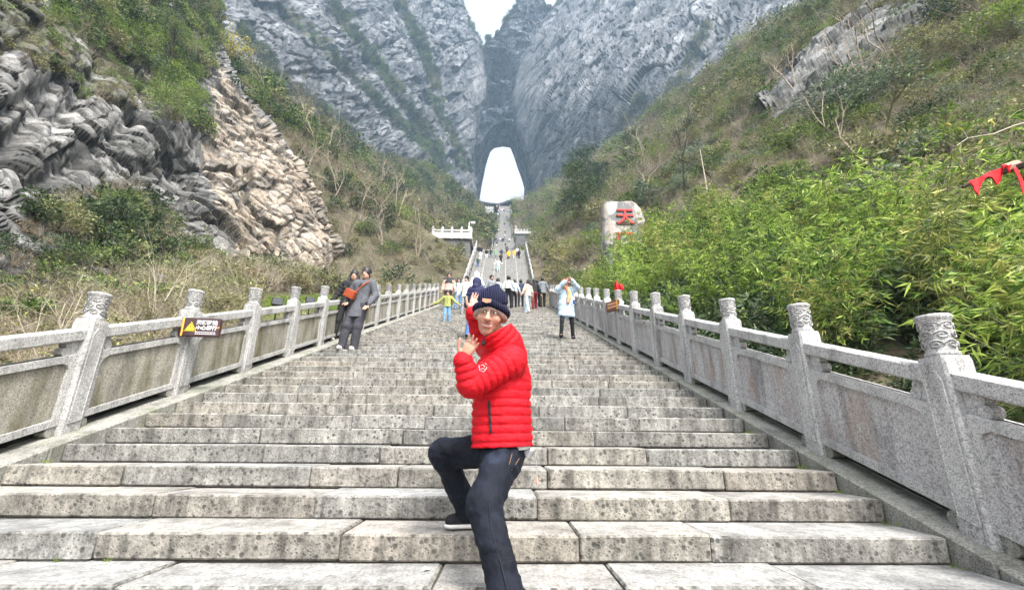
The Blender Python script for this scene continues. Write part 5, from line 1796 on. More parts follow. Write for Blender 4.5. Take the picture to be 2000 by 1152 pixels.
def surface(field, h, pad=0.03):
    "surface nets; samples only the blocks that the surface passes through"
    lo = field.lo - pad; hi = field.hi + pad
    n = np.maximum(np.ceil((hi - lo) / h).astype(int) + 1, 9)
    B = 8
    nb = np.ceil((n - 1) / B).astype(int)
    n = nb * B + 1
    D = np.ones(n) * 1.0
    bi = np.stack(np.meshgrid(*[np.arange(k) for k in nb], indexing='ij'), -1).reshape(-1, 3)
    c = lo + (bi * B + B / 2) * h
    dc = field(c)
    rad = B * h * .87 * 1.35 + .02
    D8 = np.sign(dc)
    act = np.abs(dc) < rad
    for b, s in zip(bi[~act], D8[~act]):
        if s < 0: D[b[0] * B:b[0] * B + B + 1, b[1] * B:b[1] * B + B + 1, b[2] * B:b[2] * B + B + 1] = -1.0
    o = np.stack(np.meshgrid(*[np.arange(B + 1)] * 3, indexing='ij'), -1).reshape(-1, 3)
    ab = bi[act]
    idx = (ab[:, None, :] * B + o[None]).reshape(-1, 3)
    val = field(lo + idx * h, 3 * h)
    D[idx[:, 0], idx[:, 1], idx[:, 2]] = val
    S = D < 0
    cnt = np.zeros(n - 1, np.int8)
    corners = [(i, j, k) for i in (0, 1) for j in (0, 1) for k in (0, 1)]
    for i, j, k in corners:
        cnt += S[i:n[0] - 1 + i, j:n[1] - 1 + j, k:n[2] - 1 + k]
    cells = np.argwhere((cnt > 0) & (cnt < 8))
    if len(cells) == 0: return np.zeros((0, 3)), np.zeros((0, 4), int)
    acc = np.zeros((len(cells), 3)); m = np.zeros(len(cells))
    for a in range(8):
        for ax in range(3):
            p = np.array(corners[a])
            if p[ax]: continue
            q = p.copy(); q[ax] = 1
            A = cells + p; Bc = cells + q
            da = D[A[:, 0], A[:, 1], A[:, 2]]; db = D[Bc[:, 0], Bc[:, 1], Bc[:, 2]]
            x = (da < 0) != (db < 0)
            t = da / (da - db + 1e-12)
            pt = p[None] + (q - p)[None] * t[:, None]
            acc[x] += pt[x]; m[x] += 1
    V = lo + (cells + acc / m[:, None]) * h
    vid = -np.ones(n - 1, np.int64); vid[cells[:, 0], cells[:, 1], cells[:, 2]] = np.arange(len(cells))
    F = []
    for ax in range(3):
        u, v = (ax + 1) % 3, (ax + 2) % 3
        sl0 = [slice(None)] * 3; sl1 = [slice(None)] * 3
        sl0[ax] = slice(0, n[ax] - 1); sl1[ax] = slice(1, n[ax])
        a, b = S[tuple(sl0)], S[tuple(sl1)]
        e = np.argwhere(a != b)
        e = e[(e[:, u] > 0) & (e[:, v] > 0) & (e[:, u] < n[u] - 1) & (e[:, v] < n[v] - 1)]
        du = np.zeros(3, int); dv = np.zeros(3, int); du[u] = 1; dv[v] = 1
        g = lambda q: vid[q[:, 0], q[:, 1], q[:, 2]]
        q = np.stack([g(e - du - dv), g(e - dv), g(e), g(e - du)], 1)
        fl = a[e[:, 0], e[:, 1], e[:, 2]]
        q[~fl] = q[~fl][:, ::-1]
        F.append(q)
    F = np.concatenate(F)
    F = F[(F >= 0).all(1)]
    return V, F

def grow(name, field, h, mat, parent=None, origin=(0, 0, 0), smooth=True):
    V, F = surface(field, h)
    me = np_mesh(name, V - np.asarray(origin, float), F, [mat], smooth)
    return obj(name, me, parent)

def V3(*a): return np.array(a, float)
def unit(v): return np.asarray(v, float) / (np.linalg.norm(v) + 1e-12)

def hand_prims(f, wrist, d, nrm, side, s=1.0, curl=.25, spread=.16, k=.008):
    "palm and five fingers; d finger direction, nrm the way the palm faces, side +1: thumb on the cross(d, nrm) side"
    d = unit(d); nrm = unit(nrm - d * (np.asarray(nrm) @ d)); x = np.cross(d, nrm) * side
    W = np.asarray(wrist, float)
    f.cap(W - d * .02 * s, W + d * .01 * s, .024 * s, .026 * s, k=.015)
    base = []
    for i, (o, l) in enumerate(((.030, .072), (.010, .080), (-.010, .074), (-.028, .058))):
        b = W + d * .085 * s + x * o * s
        f.cap(W + d * .012 * s + x * o * .55 * s, b, .016 * s, .0125 * s, k=.012)
        base.append(b)
        a = o / .03 * spread
        dd = unit(d + x * a)
        p = b
        for j, fr in enumerate((.45, .32, .23)):
            q = p + dd * l * fr * s
            f.cap(p, q, (.0098 - .0012 * j) * s, (.0092 - .0014 * j) * s, k=.003)
            p = q; dd = unit(dd + nrm * curl)
    t0 = W + d * .02 * s + x * .022 * s
    t1 = t0 + (d * .5 + x * .75 + nrm * .25) * .045 * s
    t2 = t1 + unit(d * .85 + x * .5 + nrm * .15) * .034 * s
    t3 = t2 + unit(d + x * .25 + nrm * .1) * .026 * s
    f.cap(t0, t1, .017 * s, .0125 * s, k=.01); f.cap(t1, t2, .0115 * s, .0105 * s, k=.003); f.cap(t2, t3, .0105 * s, .008 * s, k=.003)

M_SKIN = plain("skin", (0.42, 0.245, 0.18), 0.55, 0.35, 0.10, 40.0)
M_SKIN_R = plain("skin_ruddy", (0.44, 0.225, 0.155), 0.5, 0.4, 0.14, 30.0)
M_HAIR = plain("black_hair", (0.014, 0.012, 0.012), 0.5, 0.4, 0.3, 80.0)
M_BLACKCLOTH = plain("black_cloth", (0.016, 0.016, 0.018), 0.8, 0.2, 0.3, 25.0)
M_WHITESHOE = plain("white_shoe", (0.66, 0.65, 0.62), 0.6, 0.3, 0.1, 20.0)
_cm = {}
def cloth(col, rough=.8, var=.16):
    key = tuple(np.round(col, 3))
    if key not in _cm:
        m = NT("cloth_%d" % len(_cm))
        w = m.co()
        a = m.noise(w, 6, 4, .6); b = m.noise(w, 70, 2, .6)
        c = m.ramp(a, [(.3, tuple(x * (1 - var) for x in col)), (.7, tuple(min(1, x * (1 + var)) for x in col))])
        c = m.mix(.5, c, m.ramp(b, [(.3, .75), (.7, 1.2)]), 'MULTIPLY')
        m.bump(m.math('ADD', m.math('MULTIPLY', a, 1.5), m.math('MULTIPLY', b, .3)), .5, .02)
        _cm[key] = m.done(c, rough, .2)
    return _cm[key]

_fr = PROFILE
def tread_at(y):
    "height of the surface one stands on at y"
    if y < Y_CREST: return math.floor((y - Y0) / TREAD + 1e-6) * RISE
    return float(stair_z(y))
def stand_at(px, py):
    "where the sight line through a photo pixel first meets the stairs"
    d = ray(px, py)
    t = 1.5
    while t < 420:
        p = CAM + d * t
        z = nose_z(p[1]) - .06 if p[1] < Y_CREST else float(stair_z(p[1]))
        if p[2] <= z: break
        t *= 1.004
    p = CAM + d * t
    return np.array([p[0], p[1], tread_at(p[1])])

def person(label, foot, head_py, face=0.0, top=(.2, .2, .2), legs=(.03, .03, .04), shoes=None, hem=.86, hair="short", cap=None, arms=((.1, .05), (.1, .05)),
           stride=.12, lean=(0, 0), h=.02, puff=None, wide=1.0, legw=1.0, group=None, extra=None, skin=None, hood=None, stance=1.0, headdown=0.0, topmat=None, hs=1.1):
    """foot: photo pixel between the feet; head_py: photo row of the head's top. face: heading, 0 looks at the camera.
    arms: for (his right, his left): (sideways, forward) swing of the hand, or ('pt', hand point, elbow point) in body units"""
    P0 = stand_at(*foot)
    # height from the picture
    lo_, hi_ = .5, 2.6
    for _ in range(30):
        mid = (lo_ + hi_) / 2
        q = to_px(P0 + [lean[0] * mid, lean[1] * mid, mid])[0]
        if q[1] > head_py: lo_ = mid
        else: hi_ = mid
    H = mid; s = H / 1.7
    root = tag(empty("person", tuple(P0), face), label, "person", group)
    def J(x, y, z):
        "body point for a 1.7 m figure facing -y"
        zz = z * s
        return V3(x * s + lean[0] * zz * math.cos(face) + lean[1] * zz * math.sin(face), y * s - lean[0] * zz * math.sin(face) + lean[1] * zz * math.cos(face), zz)
    st = stride
    ankR, ankL = J(-.10 * stance, -st, .08), J(.10 * stance, st, .08)
    kneR, kneL = J(-.10 * (.4 + .6 * stance), -st * .6 - .03, .47), J(.10 * (.4 + .6 * stance), st * .5 - .04, .47)
    hipR, hipL = J(-.09, 0, .90), J(.09, 0, .90)
    shR, shL = J(-.168, 0, 1.375), J(.168, 0, 1.375)
    neck, head = J(0, .005, 1.43), J(0, -.02 - headdown, 1.575 - headdown * .6 - (hs - 1) * .08)
    s0 = s
    def arm(sd, spec, sh):
        if spec[0] == 'pt':
            return J(*spec[2]), J(*spec[1])
        out, fwd = spec
        return J(sd * (.20 + out * .7), -.25 * fwd + .02, 1.12), J(sd * (.20 + out * 1.5), -.9 * fwd, .88 + .25 * abs(fwd) + .2 * out)
    elR, haR = arm(-1, arms[0], shR); elL, haL = arm(1, arms[1], shL)
    r = lambda x: x * s
    sk = skin or M_SKIN
    # body: one continuous surface from head to feet
    f = Field(.03 * s)
    f.ell(head + V3(0, .005, .012) * (s * hs), (r(.074 * hs), r(.092 * hs), r(.105 * hs)))
    f.ell(head + V3(0, -.025, -.055) * (s * hs), (r(.055 * hs), r(.06 * hs), r(.062 * hs)))
    f.cap(head + V3(0, -.085, .0) * (s * hs), head + V3(0, -.102, -.028) * (s * hs), r(.011 * hs), r(.015 * hs), k=.012 * s)
    f.ell(head + V3(-.074, .01, -.005) * (s * hs), (r(.014 * hs), r(.022 * hs), r(.032 * hs)), k=.01 * s); f.ell(head + V3(.074, .01, -.005) * (s * hs), (r(.014 * hs), r(.022 * hs), r(.032 * hs)), k=.01 * s)
    f.cap(neck - V3(0, 0, .06) * s, head - V3(0, 0, .05) * s, r(.05), r(.048))
    f.cap(J(0, 0, .95), J(0, 0, 1.32), r(.10), r(.11))
    f.cap(shR, shL, r(.05))
    for a, b, c in ((shR, elR, haR), (shL, elL, haL)):
        f.cap(a, b, r(.04), r(.034)); f.cap(b, c, r(.034), r(.026))
        d = unit(c - b)
        nn = V3(0, -1, .2)
        if h <= .023: hand_prims(f, c, d, nn, 1 if a is shR else -1, s * .95, .35, .10)
        else: f.cap(c, c + d * .09 * s, r(.035), r(.03))
    for a, b, c in ((hipR, kneR, ankR), (hipL, kneL, ankL)):
        f.cap(a, b, r(.07), r(.05)); f.cap(b, c, r(.048), r(.035)); f.cap(c, c + V3(0, -.08, -.03) * s, r(.03), r(.025))
    grow("body", f, h * .72, sk, root)
    # trousers
    lw = legw
    g = Field(.03 * s)
    g.cap(J(-.05, .01, .92), J(.05, .01, .92), r(.125), r(.125))
    for a, b, c in ((hipR, kneR, ankR), (hipL, kneL, ankL)):
        g.cap(a, b, r(.098 * (.6 + .4 * lw)), r(.07 * lw)); g.cap(b, c + V3(0, 0, -.02) * s, r(.068 * lw), r(.058 * lw))
    g.cut((0, 0, 1), J(0, 0, 1.02)); g.cut((0, 0, -1), J(0, 0, .035))
    g.noise(.008 * s, .08 * s, 3)
    grow("trousers", g, h, cloth(legs), root)
    # shoes
    sm = shoes or M_BLACKCLOTH
    for c, sd in ((ankR, -1), (ankL, 1)):
        q = Field(.02 * s)
        q.cap(c + V3(0, .03, -.035) * s, c + V3(0, -.13, -.045) * s, r(.042), r(.036)); q.cap(c + V3(0, .0, .0) * s, c + V3(0, 0, -.03) * s, r(.042))
        q.cut((0, 0, -1), c - V3(0, 0, .078) * s)
        grow("shoe", q, h * .8, sm, root)
    # coat or jacket
    t = Field(.04 * s)
    w = wide
    pf = (puff * s, .011 * s) if puff else None
    t.cap(J(0, .01, max(hem, .93) + .02), J(0, 0, 1.30), r(.152 * w), r(.145 * w), pf, sc=(1, .8, 1))
    if hem < .9: t.cap(J(0, .01, hem + .02), J(0, .01, 1.0), r(.178 * w), r(.152 * w), pf, sc=(1, .82, 1))
    t.cap(shR + V3(.02, 0, -.01) * s, shL - V3(.02, 0, .01) * s, r(.078), r(.078))
    for a, b, c in ((shR, elR, haR), (shL, elL, haL)):
        t.cap(a, b, r(.072 * (.5 + .5 * w)), r(.062 * (.5 + .5 * w)), pf); t.cap(b, c - unit(c - b) * .02 * s, r(.06 * (.5 + .5 * w)), r(.048 * w), pf)
    t.cap(neck - V3(0, 0, .05) * s, neck + V3(0, .01, .0) * s, r(.075), r(.07))
    t.cut((0, 0, -1), J(0, 0, hem))
    t.noise(.008 * s, .09 * s, 5)
    grow("coat" if hem < .8 else "jacket", t, h, topmat or cloth(top), root)
    # hair or hat
    q = Field(.02 * s)
    if hood is not None:
        q.ell(head + V3(0, .02, .0) * (s * hs), (r(.115 * hs), r(.125 * hs), r(.14 * hs))); q.cap(head + V3(0, .05, -.08) * (s * hs), neck + V3(0, .05, 0) * s, r(.1 * hs), r(.1 * hs))
        q.sub_ell(head + V3(0, -.12, -.02) * (s * hs), (r(.08 * hs), r(.1 * hs), r(.10 * hs)))
        grow("hood", q, h * .8, cloth(hood), root)
    else:
        q.ell(head + V3(0, .012, .028) * (s * hs), (r(.087 * hs), r(.104 * hs), r(.122 * hs)))
        if hair == "long":
            q.cap(head + V3(-.03, .06, 0) * (s * hs), J(-.05, .07, 1.22), r(.075 * hs), r(.07 * hs)); q.cap(head + V3(.03, .06, 0) * (s * hs), J(.05, .07, 1.22), r(.075 * hs), r(.07 * hs))
            q.cap(head + V3(-.07, -.01, 0) * (s * hs), J(-.12, -.06, 1.25), r(.035 * hs), r(.04 * hs)); q.cap(head + V3(.07, -.01, 0) * (s * hs), J(.12, -.06, 1.25), r(.035 * hs), r(.04 * hs))
        if hair == "tail":
            q.cap(head + V3(0, .09, .02) * (s * hs), head + V3(0, .15, -.14) * (s * hs), r(.035 * hs), r(.02 * hs))
        q.sub_ell(head + V3(0, -.135, -.065) * (s * hs), (r(.078 * hs), r(.092 * hs), r(.106 * hs)))
        q.cut((0, -.25, -1), head + V3(0, 0, -.075) * (s * hs)) if hair not in ("long",) else None
        grow("cap" if cap is not None else "hair", q, h * .62, cloth(cap) if cap is not None else M_HAIR, root)
    # face marks: eyes, brows and mouth
    if h <= .023 and hood is None:
        for sd in (-1, 1):
            e = MB(); e.lathe([(.001, -.006), (.0085, -.003), (.0095, 0), (.0085, .003), (.001, .006)], 8)
            o = e.build("eye", [M_HAIR], root); o.location = head + V3(sd * .031, -.085, .014) * (s * hs); o.rotation_euler = (math.pi / 2, 0, 0); o.scale = (1.5 * s, .7 * s, s)
        e = MB(); e.tube([(x * s, -abs(x) * -.25 * s, 0) for x in np.linspace(-.024, .024, 7)], .0045 * s, 5)
        o = e.build("mouth", [cloth((.34, .12, .10))], root); o.location = head + V3(0, -.083, -.062) * (s * hs)
    if extra: extra(root, J, s, dict(head=head, neck=neck, shR=shR, shL=shL, haR=haR, haL=haL, hipR=hipR, hipL=hipL, elR=elR, elL=elL, h=h, H=H))
    return root
# ================================================================== the man in the red jacket
def mat_jacket(name, col):
    m = NT(name)
    w = m.co()
    a = m.noise(m.map(w, (1, 1, 2.2)), 26, 5, .65, .8); b = m.noise(w, 5, 3, .5)
    c = m.ramp(b, [(.3, tuple(x * .88 for x in col)), (.7, tuple(min(1, x * 1.08) for x in col))])
    m.bump(a, .7, .016)
    return m.done(c, .6, .18)
M_RED = mat_jacket("red_nylon", (0.50, 0.004, 0.012))
def mat_denim():
    m = NT("dark_denim")
    w = m.co()
    n1 = m.noise(w, 4.5, 4, .6); n2 = m.noise(m.map(w, (1, 1, .25)), 220, 2, .7); n3 = m.noise(w, 30, 3, .6)
    c = m.ramp(n1, [(.35, (.0015, .0025, .0062)), (.56, (.0042, .0068, .0145)), (.80, (.022, .032, .056))])
    c = m.mix(.75, c, m.ramp(n2, [(.3, .45), (.5, 1.0), (.75, 2.0)]), 'MULTIPLY')
    m.bump(m.math('ADD', m.math('MULTIPLY', n3, .8), n2), .5, .006)
    return m.done(c, .8, .25)
M_DENIM = mat_denim()
M_KNIT = NT("navy_knit")
_w = M_KNIT.co()
_wv = M_KNIT.n("TexWave", wave_type='BANDS', bands_direction='X'); _wv.inputs["Scale"].default_value = 28; _wv.inputs["Distortion"].default_value = 1.5
M_KNIT.l(_w, _wv.inputs["Vector"])
_c = M_KNIT.ramp(_wv.outputs["Fac"], [(.2, (.008, .009, .026)), (.8, (.024, .026, .066))])
M_KNIT.bump(_wv.outputs["Fac"], .9, .01)
M_KNIT = M_KNIT.done(_c, .9, .15)
M_FLEECE = plain("beige_fleece", (.40, .29, .24), .95, .1, .2, 60, .6)
M_TEETH = plain("teeth", (.75, .72, .65), .3, .5, .03)
M_LIP = plain("lips", (.40, .13, .11), .5, .4, .1)
M_EYEW = plain("eye_white", (.6, .58, .55), .3, .5, .03)
M_METAL = plain("grey_metal", (.25, .25, .26), .3, .6, .1)
M_TAN = plain("tan_leather_patch", (.50, .25, .17), .7, .2, .1)
M_SHIRT = cloth((.70, .70, .70))

Hc = at(958, 616, 2.58)
yb = unit(V3(.10, 1.0, .20))
zb = V3(.13, -.12, 1.0); zb = unit(zb - yb * (zb @ yb))
xb = np.cross(yb, zb)
RH = np.stack([xb, yb, zb], 1)
def HL(x, y, z): return Hc + RH @ V3(x, y, z)

nhip, nknee = at(990, 880, 2.62), at(946, 983, 2.42)
nank = at(992, 1172, 2.24); nank[2] = max(nank[2], -.07)
fhip, fknee, fank = at(955, 880, 2.76), at(866, 884, 2.84), at(914, 1000, 3.02)
hemC, chestC, topC = at(981, 866, 2.68), at(979, 745, 2.68), at(985, 698, 2.70)
nsh, nel, nwr = at(998, 706, 2.56), at(919, 752, 2.46), at(905, 706, 2.42)
fsh, fel, fwr = at(955, 676, 2.86), at(938, 645, 2.82), at(923, 611, 2.74)
neckB = at(982, 668, 2.68)
BASE = np.array([nank[0], nank[1], -.15])
man = tag(empty("person", tuple(BASE)), "man in a red quilted jacket, dark jeans and navy knit hat, stepping up", "person")

# body, one surface
f = Field(.03)
f.ell(HL(0, .012, .03), (.076, .094, .10), RH)
f.ell(HL(0, -.018, -.05), (.060, .068, .07), RH)
f.ell(HL(0, -.062, -.098), (.026, .024, .02), RH, k=.02)
for sd in (-1, 1):
    f.ell(HL(sd * .040, -.058, -.022), (.028, .026, .026), RH, k=.02)
    f.ell(HL(sd * .028, -.082, .034), (.024, .012, .009), RH, k=.012)
    f.ell(HL(sd * .079, .012, -.005), (.012, .022, .032), RH, k=.01)
f.chain([HL(0, -.088, .022), HL(0, -.104, -.012), HL(0, -.116, -.026)], [.009, .012, .0155], k=.01)
for sd in (-1, 1): f.ell(HL(sd * .015, -.102, -.028), (.011, .012, .009), RH, k=.008)
for sd in (-1, 1): f.sub_ell(HL(sd * .031, -.102, .013), (.016, .014, .0075), RH, k=.008)
f.sub_ell(HL(0, -.100, -.062), (.029, .026, .0095), RH, k=.004)
f.cap(HL(0, .02, -.07), neckB, .052, .058)
f.cap(neckB, hemC, .085, .085); f.cap(nsh, fsh, .05)
f.cap(nsh, nel, .045, .04); f.cap(nel, nwr, .038, .027); f.cap(fsh, fel, .045, .04); f.cap(fel, fwr, .036, .027)
f.cap(nhip + V3(0, .05, -.02), nknee, .065, .055); f.cap(nknee, nank, .052, .04); f.cap(fhip, fknee, .065, .055); f.cap(fknee, fank, .052, .04)
f.cap(nank, nank + V3(-.10, -.03, -.04), .03, .025); f.cap(fank, V3(fank[0] - .1, fank[1], .19), .03, .025)
hand_prims(f, nwr + (nwr - nel) * .10, V3(.45, -.25, .72), V3(-.15, -1, .15), -1, .86, .25, .22)
hand_prims(f, fwr + (fwr - fel) * .10, V3(.22, .15, .95), V3(.3, -1, 0), -1, .76, .12, .06)
grow("body", f, .0052, M_SKIN_R, man, BASE)

# eyes, mouth, glasses
for sd in (-1, 1):
    e = Field(.002); e.ell(HL(sd * .031, -.080, .013), (.0125, .010, .0052), RH); ey = grow("eye", e, .0025, M_EYEW, man, BASE)
    e = Field(.002); e.ell(HL(sd * .031 - .002, -.088, .0125), (.0058, .004, .0046), RH); grow("iris", e, .002, M_HAIR, ey, BASE)
    mb = MB(); mb.tube([HL(sd * x, -.094 + abs(x - .03) * .3, z) - BASE for x, z in ((.013, .030), (.025, .036), (.04, .034), (.05, .028))], [.002, .003, .003, .0015], 5)
    mb.build("eyebrow", [plain("grey_brow", (.06, .05, .045), .9, .1)], man)
mb = MB()
V = []
for x in np.linspace(-.026, .026, 9):
    for z in (-.0705, -.0535): V.append(HL(x, -.086 + 6.5 * x * x, z + 5.0 * x * x) - BASE)
mb.add(V, [(2 * i, 2 * i + 2, 2 * i + 3, 2 * i + 1) for i in range(8)]); mb.build("teeth", [M_TEETH], man)
mb = MB()
for z0, kz, r_ in ((-.0535, 5.0, .0042), (-.0725, 8.0, .005)):
    mb.tube([HL(x, -.0955 + 9 * x * x, z0 + kz * x * x) - BASE for x in np.linspace(-.029, .029, 11)], r_, 6)
mb.build("lips", [M_LIP], man)
mb = MB()
for sd in (-1, 1):
    mb.tube([HL(sd * .034 + .0235 * math.copysign(abs(math.cos(t)) ** .6, math.cos(t)), -.112 + .004 * abs(math.cos(t)), .010 + .0175 * math.copysign(abs(math.sin(t)) ** .6, math.sin(t))) - BASE for t in np.linspace(0, 2 * math.pi, 21)], .0017, 4, cap=False)
    mb.tube([HL(sd * .058, -.106, .016) - BASE, HL(sd * .078, -.04, .016) - BASE, HL(sd * .08, .02, .012) - BASE], .0018, 4)
mb.tube([HL(-.011, -.114, .016) - BASE, HL(0, -.117, .019) - BASE, HL(.011, -.114, .016) - BASE], .0018, 4)
mb.build("glasses", [plain("dark_rim", (.06, .05, .05), .4, .4)], man)

# knit hat with fleece lining
q = Field(.02)
q.ell(HL(0, .012, .075), (.094, .108, .100), RH); q.cap(HL(.004, .02, .15), HL(.012, .03, .182), .04, .016)
q.cut(RH @ V3(0, .16, -1), HL(0, -.10, .060)); hat = grow("knit_hat", q, .006, M_KNIT, man, BASE)
q = Field(.015)
for t in np.linspace(0, 2 * math.pi, 37)[:-1]:
    t2 = t + 2 * math.pi / 36
    z = lambda a: .066 - .045 * (math.sin(a) * .5 + .5) - .02 * abs(math.cos(a))
    a_, b_ = HL(.091 * math.cos(t), .014 + .103 * math.sin(t), z(t)), HL(.091 * math.cos(t2), .014 + .103 * math.sin(t2), z(t2))
    q.cap(a_, b_, .021, k=.012)
grow("hat_band", q, .006, M_KNIT, hat, BASE)
q = Field(.012)
for t in np.linspace(0, 2 * math.pi, 31)[:-1]:
    t2 = t + 2 * math.pi / 30
    z = lambda a: .042 - .055 * (math.sin(a) * .5 + .5) ** .8 - .020 * abs(math.cos(a)) ** 1.5
    a_, b_ = HL(.087 * math.cos(t), .012 + .097 * math.sin(t), z(t)), HL(.087 * math.cos(t2), .012 + .097 * math.sin(t2), z(t2))
    q.cap(a_, b_, .0135, k=.01)
grow("fleece_brim", q, .006, M_FLEECE, hat, BASE)
mb = MB()
V = [HL(x - .018, -.1145 + 2.6 * x * x, z) - BASE for x, z in ((-.024, .068), (0, .062), (.024, .068), (.026, .086), (-.026, .086))]
V += [v + RH @ V3(0, .008, 0) for v in V]
mb.add(V, [(0, 1, 2, 3, 4), (5, 9, 8, 7, 6)] + [(i, 5 + i, 5 + (i + 1) % 5, (i + 1) % 5) for i in range(5)])
mb.build("leather_patch", [M_TAN], hat)

# jacket: quilted in narrow bands
jk = Field(.035)
PF = (.046, .0075)
tors = hemC - V3(0, 0, .02)
jk.cap(tors - V3(0, 0, .02), chestC, .172, .166, PF, sc=(1, .86, 1)); jk.cap(chestC, topC, .166, .135, (.046, .0075, .4), sc=(1, .88, 1))
jk.cap(topC, at(992, 668, 2.70), .12, .085, (.04, .005))
jk.cap(nsh, nel, .086, .076, (.040, .0075), k=.014); jk.cap(nel, nwr, .072, .054, (.040, .007), k=.014)
jk.cap(fsh, fel, .075, .06, (.045, .006)); jk.cap(fel, fwr, .058, .048, (.045, .006))
jk.cap(nsh, fsh, .09, .085)
jk.cut(V3(.05, 0, -1), at(981, 874, 2.55))
jk.noise(.0045, .04, 7)
jacket = grow("jacket", jk, .0053, M_RED, man, BASE)
c0, c1 = at(986, 676, 2.66), HL(.014, .012, -.075)
ck = Field(.02)
ck.cap(c0, c1 + (c1 - c0) * .35, .118, .106, (.036, .005), sc=(1, .95, 1))
ck.sub_cap(c0 - (c1 - c0) * .2, c1 + (c1 - c0) * 1.2, .090, .092)
ck.cut(V3(-.62, -.18, 1.0), at(962, 651, 2.55))
grow("collar", ck, .0055, M_RED, jacket, BASE)
# black inner collar and zip end at the throat
q = Field(.02); q.cap(at(947, 662, 2.56), at(944, 672, 2.54), .013, .010); grow("inner_collar", q, .006, M_BLACKCLOTH, jacket, BASE)

def hit(fields, px, py, t0=1.8):
    d = ray(px, py); t = t0
    for _ in range(160):
        v = min(float(f_((CAM + d * t)[None])[0]) for f_ in fields)
        if v < .0008: break
        t += max(v * .7, .0008)
    return CAM + d * min(t, 3.3)
tow = lambda p: p + unit(CAM - p) * .003
mb = MB(); mb.tube([tow(hit([jk], 955 + i * .35, y)) - BASE for i, y in enumerate(np.linspace(783, 845, 12))], .0085, 6); zp = mb.build("pocket_zip", [M_BLACKCLOTH], jacket)
mb = MB(); mb.tube([tow(tow(hit([jk], 955.5, y))) - BASE for y in (790, 796, 803)], .004, 5); mb.build("zip_pull", [M_METAL], zp)
mb = MB(); mb.tube([hit([jk], 977 + .5 * math.sin(i), y) - BASE for i, y in enumerate(np.linspace(788, 866, 16))], .0016, 4); mb.build("side_seam", [mat_jacket("red_seam", (.32, .006, .012))], jacket)
hexp = [(943 + 10 * math.cos(a) * .8, 716 + 10 * math.sin(a)) for a in np.linspace(.3, 2 * math.pi + .3, 7)]
mb = MB(); mb.tube([tow(hit([jk], x, y)) - BASE for x, y in hexp], .0013, 4, cap=False); bd = mb.build("sleeve_badge", [M_SHIRT], jacket)
mb = MB(); mb.tube([tow(hit([jk], x, y)) - BASE for x, y in ((939, 714), (943, 712), (947, 716))], .0016, 4); mb.tube([tow(hit([jk], x, y)) - BASE for x, y in ((939, 720), (944, 719), (948, 721))], .0012, 4); mb.build("badge_print", [M_SHIRT], bd)

# jeans
jn = Field(.045)
jn.cap(hemC + V3(0, .01, -.01), (nhip + fhip) / 2 + V3(.01, 0, -.02), .132, .132, sc=(1, .85, 1))
jn.cap(nhip + V3(-.005, .045, -.01), nknee, .104, .081); jn.cap(nknee, nank, .078, .075); jn.cap(nank, nank - V3(-.02, .02, .05), .076, .082)
jn.cap(fhip, fknee, .102, .078); jn.cap(fknee, fank, .074, .066)
jn.cut(V3(0, 0, 1), hemC + V3(0, 0, .11))
jn.noise(.015, .055, 13)
jeans = grow("jeans", jn, .0075, M_DENIM, man, BASE)
M_STITCH = plain("denim_seam", (.009, .011, .018), .8, .2, .2)
mb = MB(); mb.tube([hit([jn], x, y) - BASE for x, y in ((985, 900), (974, 930), (962, 960), (955, 985), (957, 1020), (966, 1060), (978, 1100), (990, 1150))], .003, 4); mb.build("outer_seam", [M_STITCH], jeans)
M_THREAD = plain("orange_thread", (.23, .13, .07), .8, .2, .1)
mb = MB()
for pts in (((994, 905), (999, 918), (1008, 905), (1014, 895)), ((1000, 886), (995, 905))):
    q = [hit([jn], x, y) for x, y in pts]
    if max(p[1] for p in q) < 3.0: mb.tube([tow(p) - BASE for p in q], .0016, 4)
if mb.n: mb.build("back_pocket", [M_THREAD], jeans)
# shirt tail, shoes, things hanging from the back pocket
q = Field(.01); q.cap(hemC + V3(0, 0, .03), hemC + V3(.01, 0, -.015), .146, .146, sc=(1, .82, 1)); q.cut(V3(.1, 0, -1), at(1010, 879, 2.68)); q.cut(V3(-1, 0, 0), at(1000, 872, 2.6)); grow("shirt_tail", q, .008, M_SHIRT, man, BASE)
def shoe(heel, toe, wd, name="shoe"):
    d = unit(toe - heel)
    q = Field(.025); q.cap(heel + V3(0, 0, .06), toe - d * .045 + V3(0, 0, .046), .048, .040); q.cap(heel + V3(0, 0, .055), heel + V3(0, 0, .10), .045, .05); q.cut(V3(0, 0, -1), heel + V3(0, 0, .026))
    s = grow(name, q, .007, M_BLACKCLOTH, man, BASE)
    q = Field(.01); q.cap(heel + V3(0, 0, .022), toe - d * .045 + V3(0, 0, .022), .052, .046, sc=(1, 1, .5)); q.cut(V3(0, 0, -1), heel + V3(0, 0, .004)); q.cut(V3(0, 0, 1), heel + V3(0, 0, .032)); grow("sole", q, .006, M_WHITESHOE, s, BASE)
toe = at(868, 1027, 3.02); toe[2] = .15
shoe(np.array([toe[0] + .22, 3.06, .151]), np.array([toe[0], 3.0, .151]), .05)
shoe(np.array([nank[0] + .06, nank[1] + .03, -.149]), np.array([nank[0] - .18, nank[1] - .04, -.149]), .05)
P = at(1036, 880, 2.66)
mb = MB(); mb.tube([P + V3(-.02, 0, -.03) - BASE, P + V3(.0, 0, .0) - BASE, P + V3(.02, 0, .005) - BASE], [.018, .02, .014], 8); mb.tube([P + V3(-.035, -.01, -.01) - BASE, P + V3(-.005, -.01, .012) - BASE], .012, 6)
cl = mb.build("key_clip", [M_METAL], man)
mb = MB(); mb.tube([P + V3(.02, 0, 0) - BASE, P + V3(.03, 0, -.05) - BASE, P + V3(.034, 0, -.13) - BASE], .0028, 5); mb.build("cord", [M_METAL], cl)
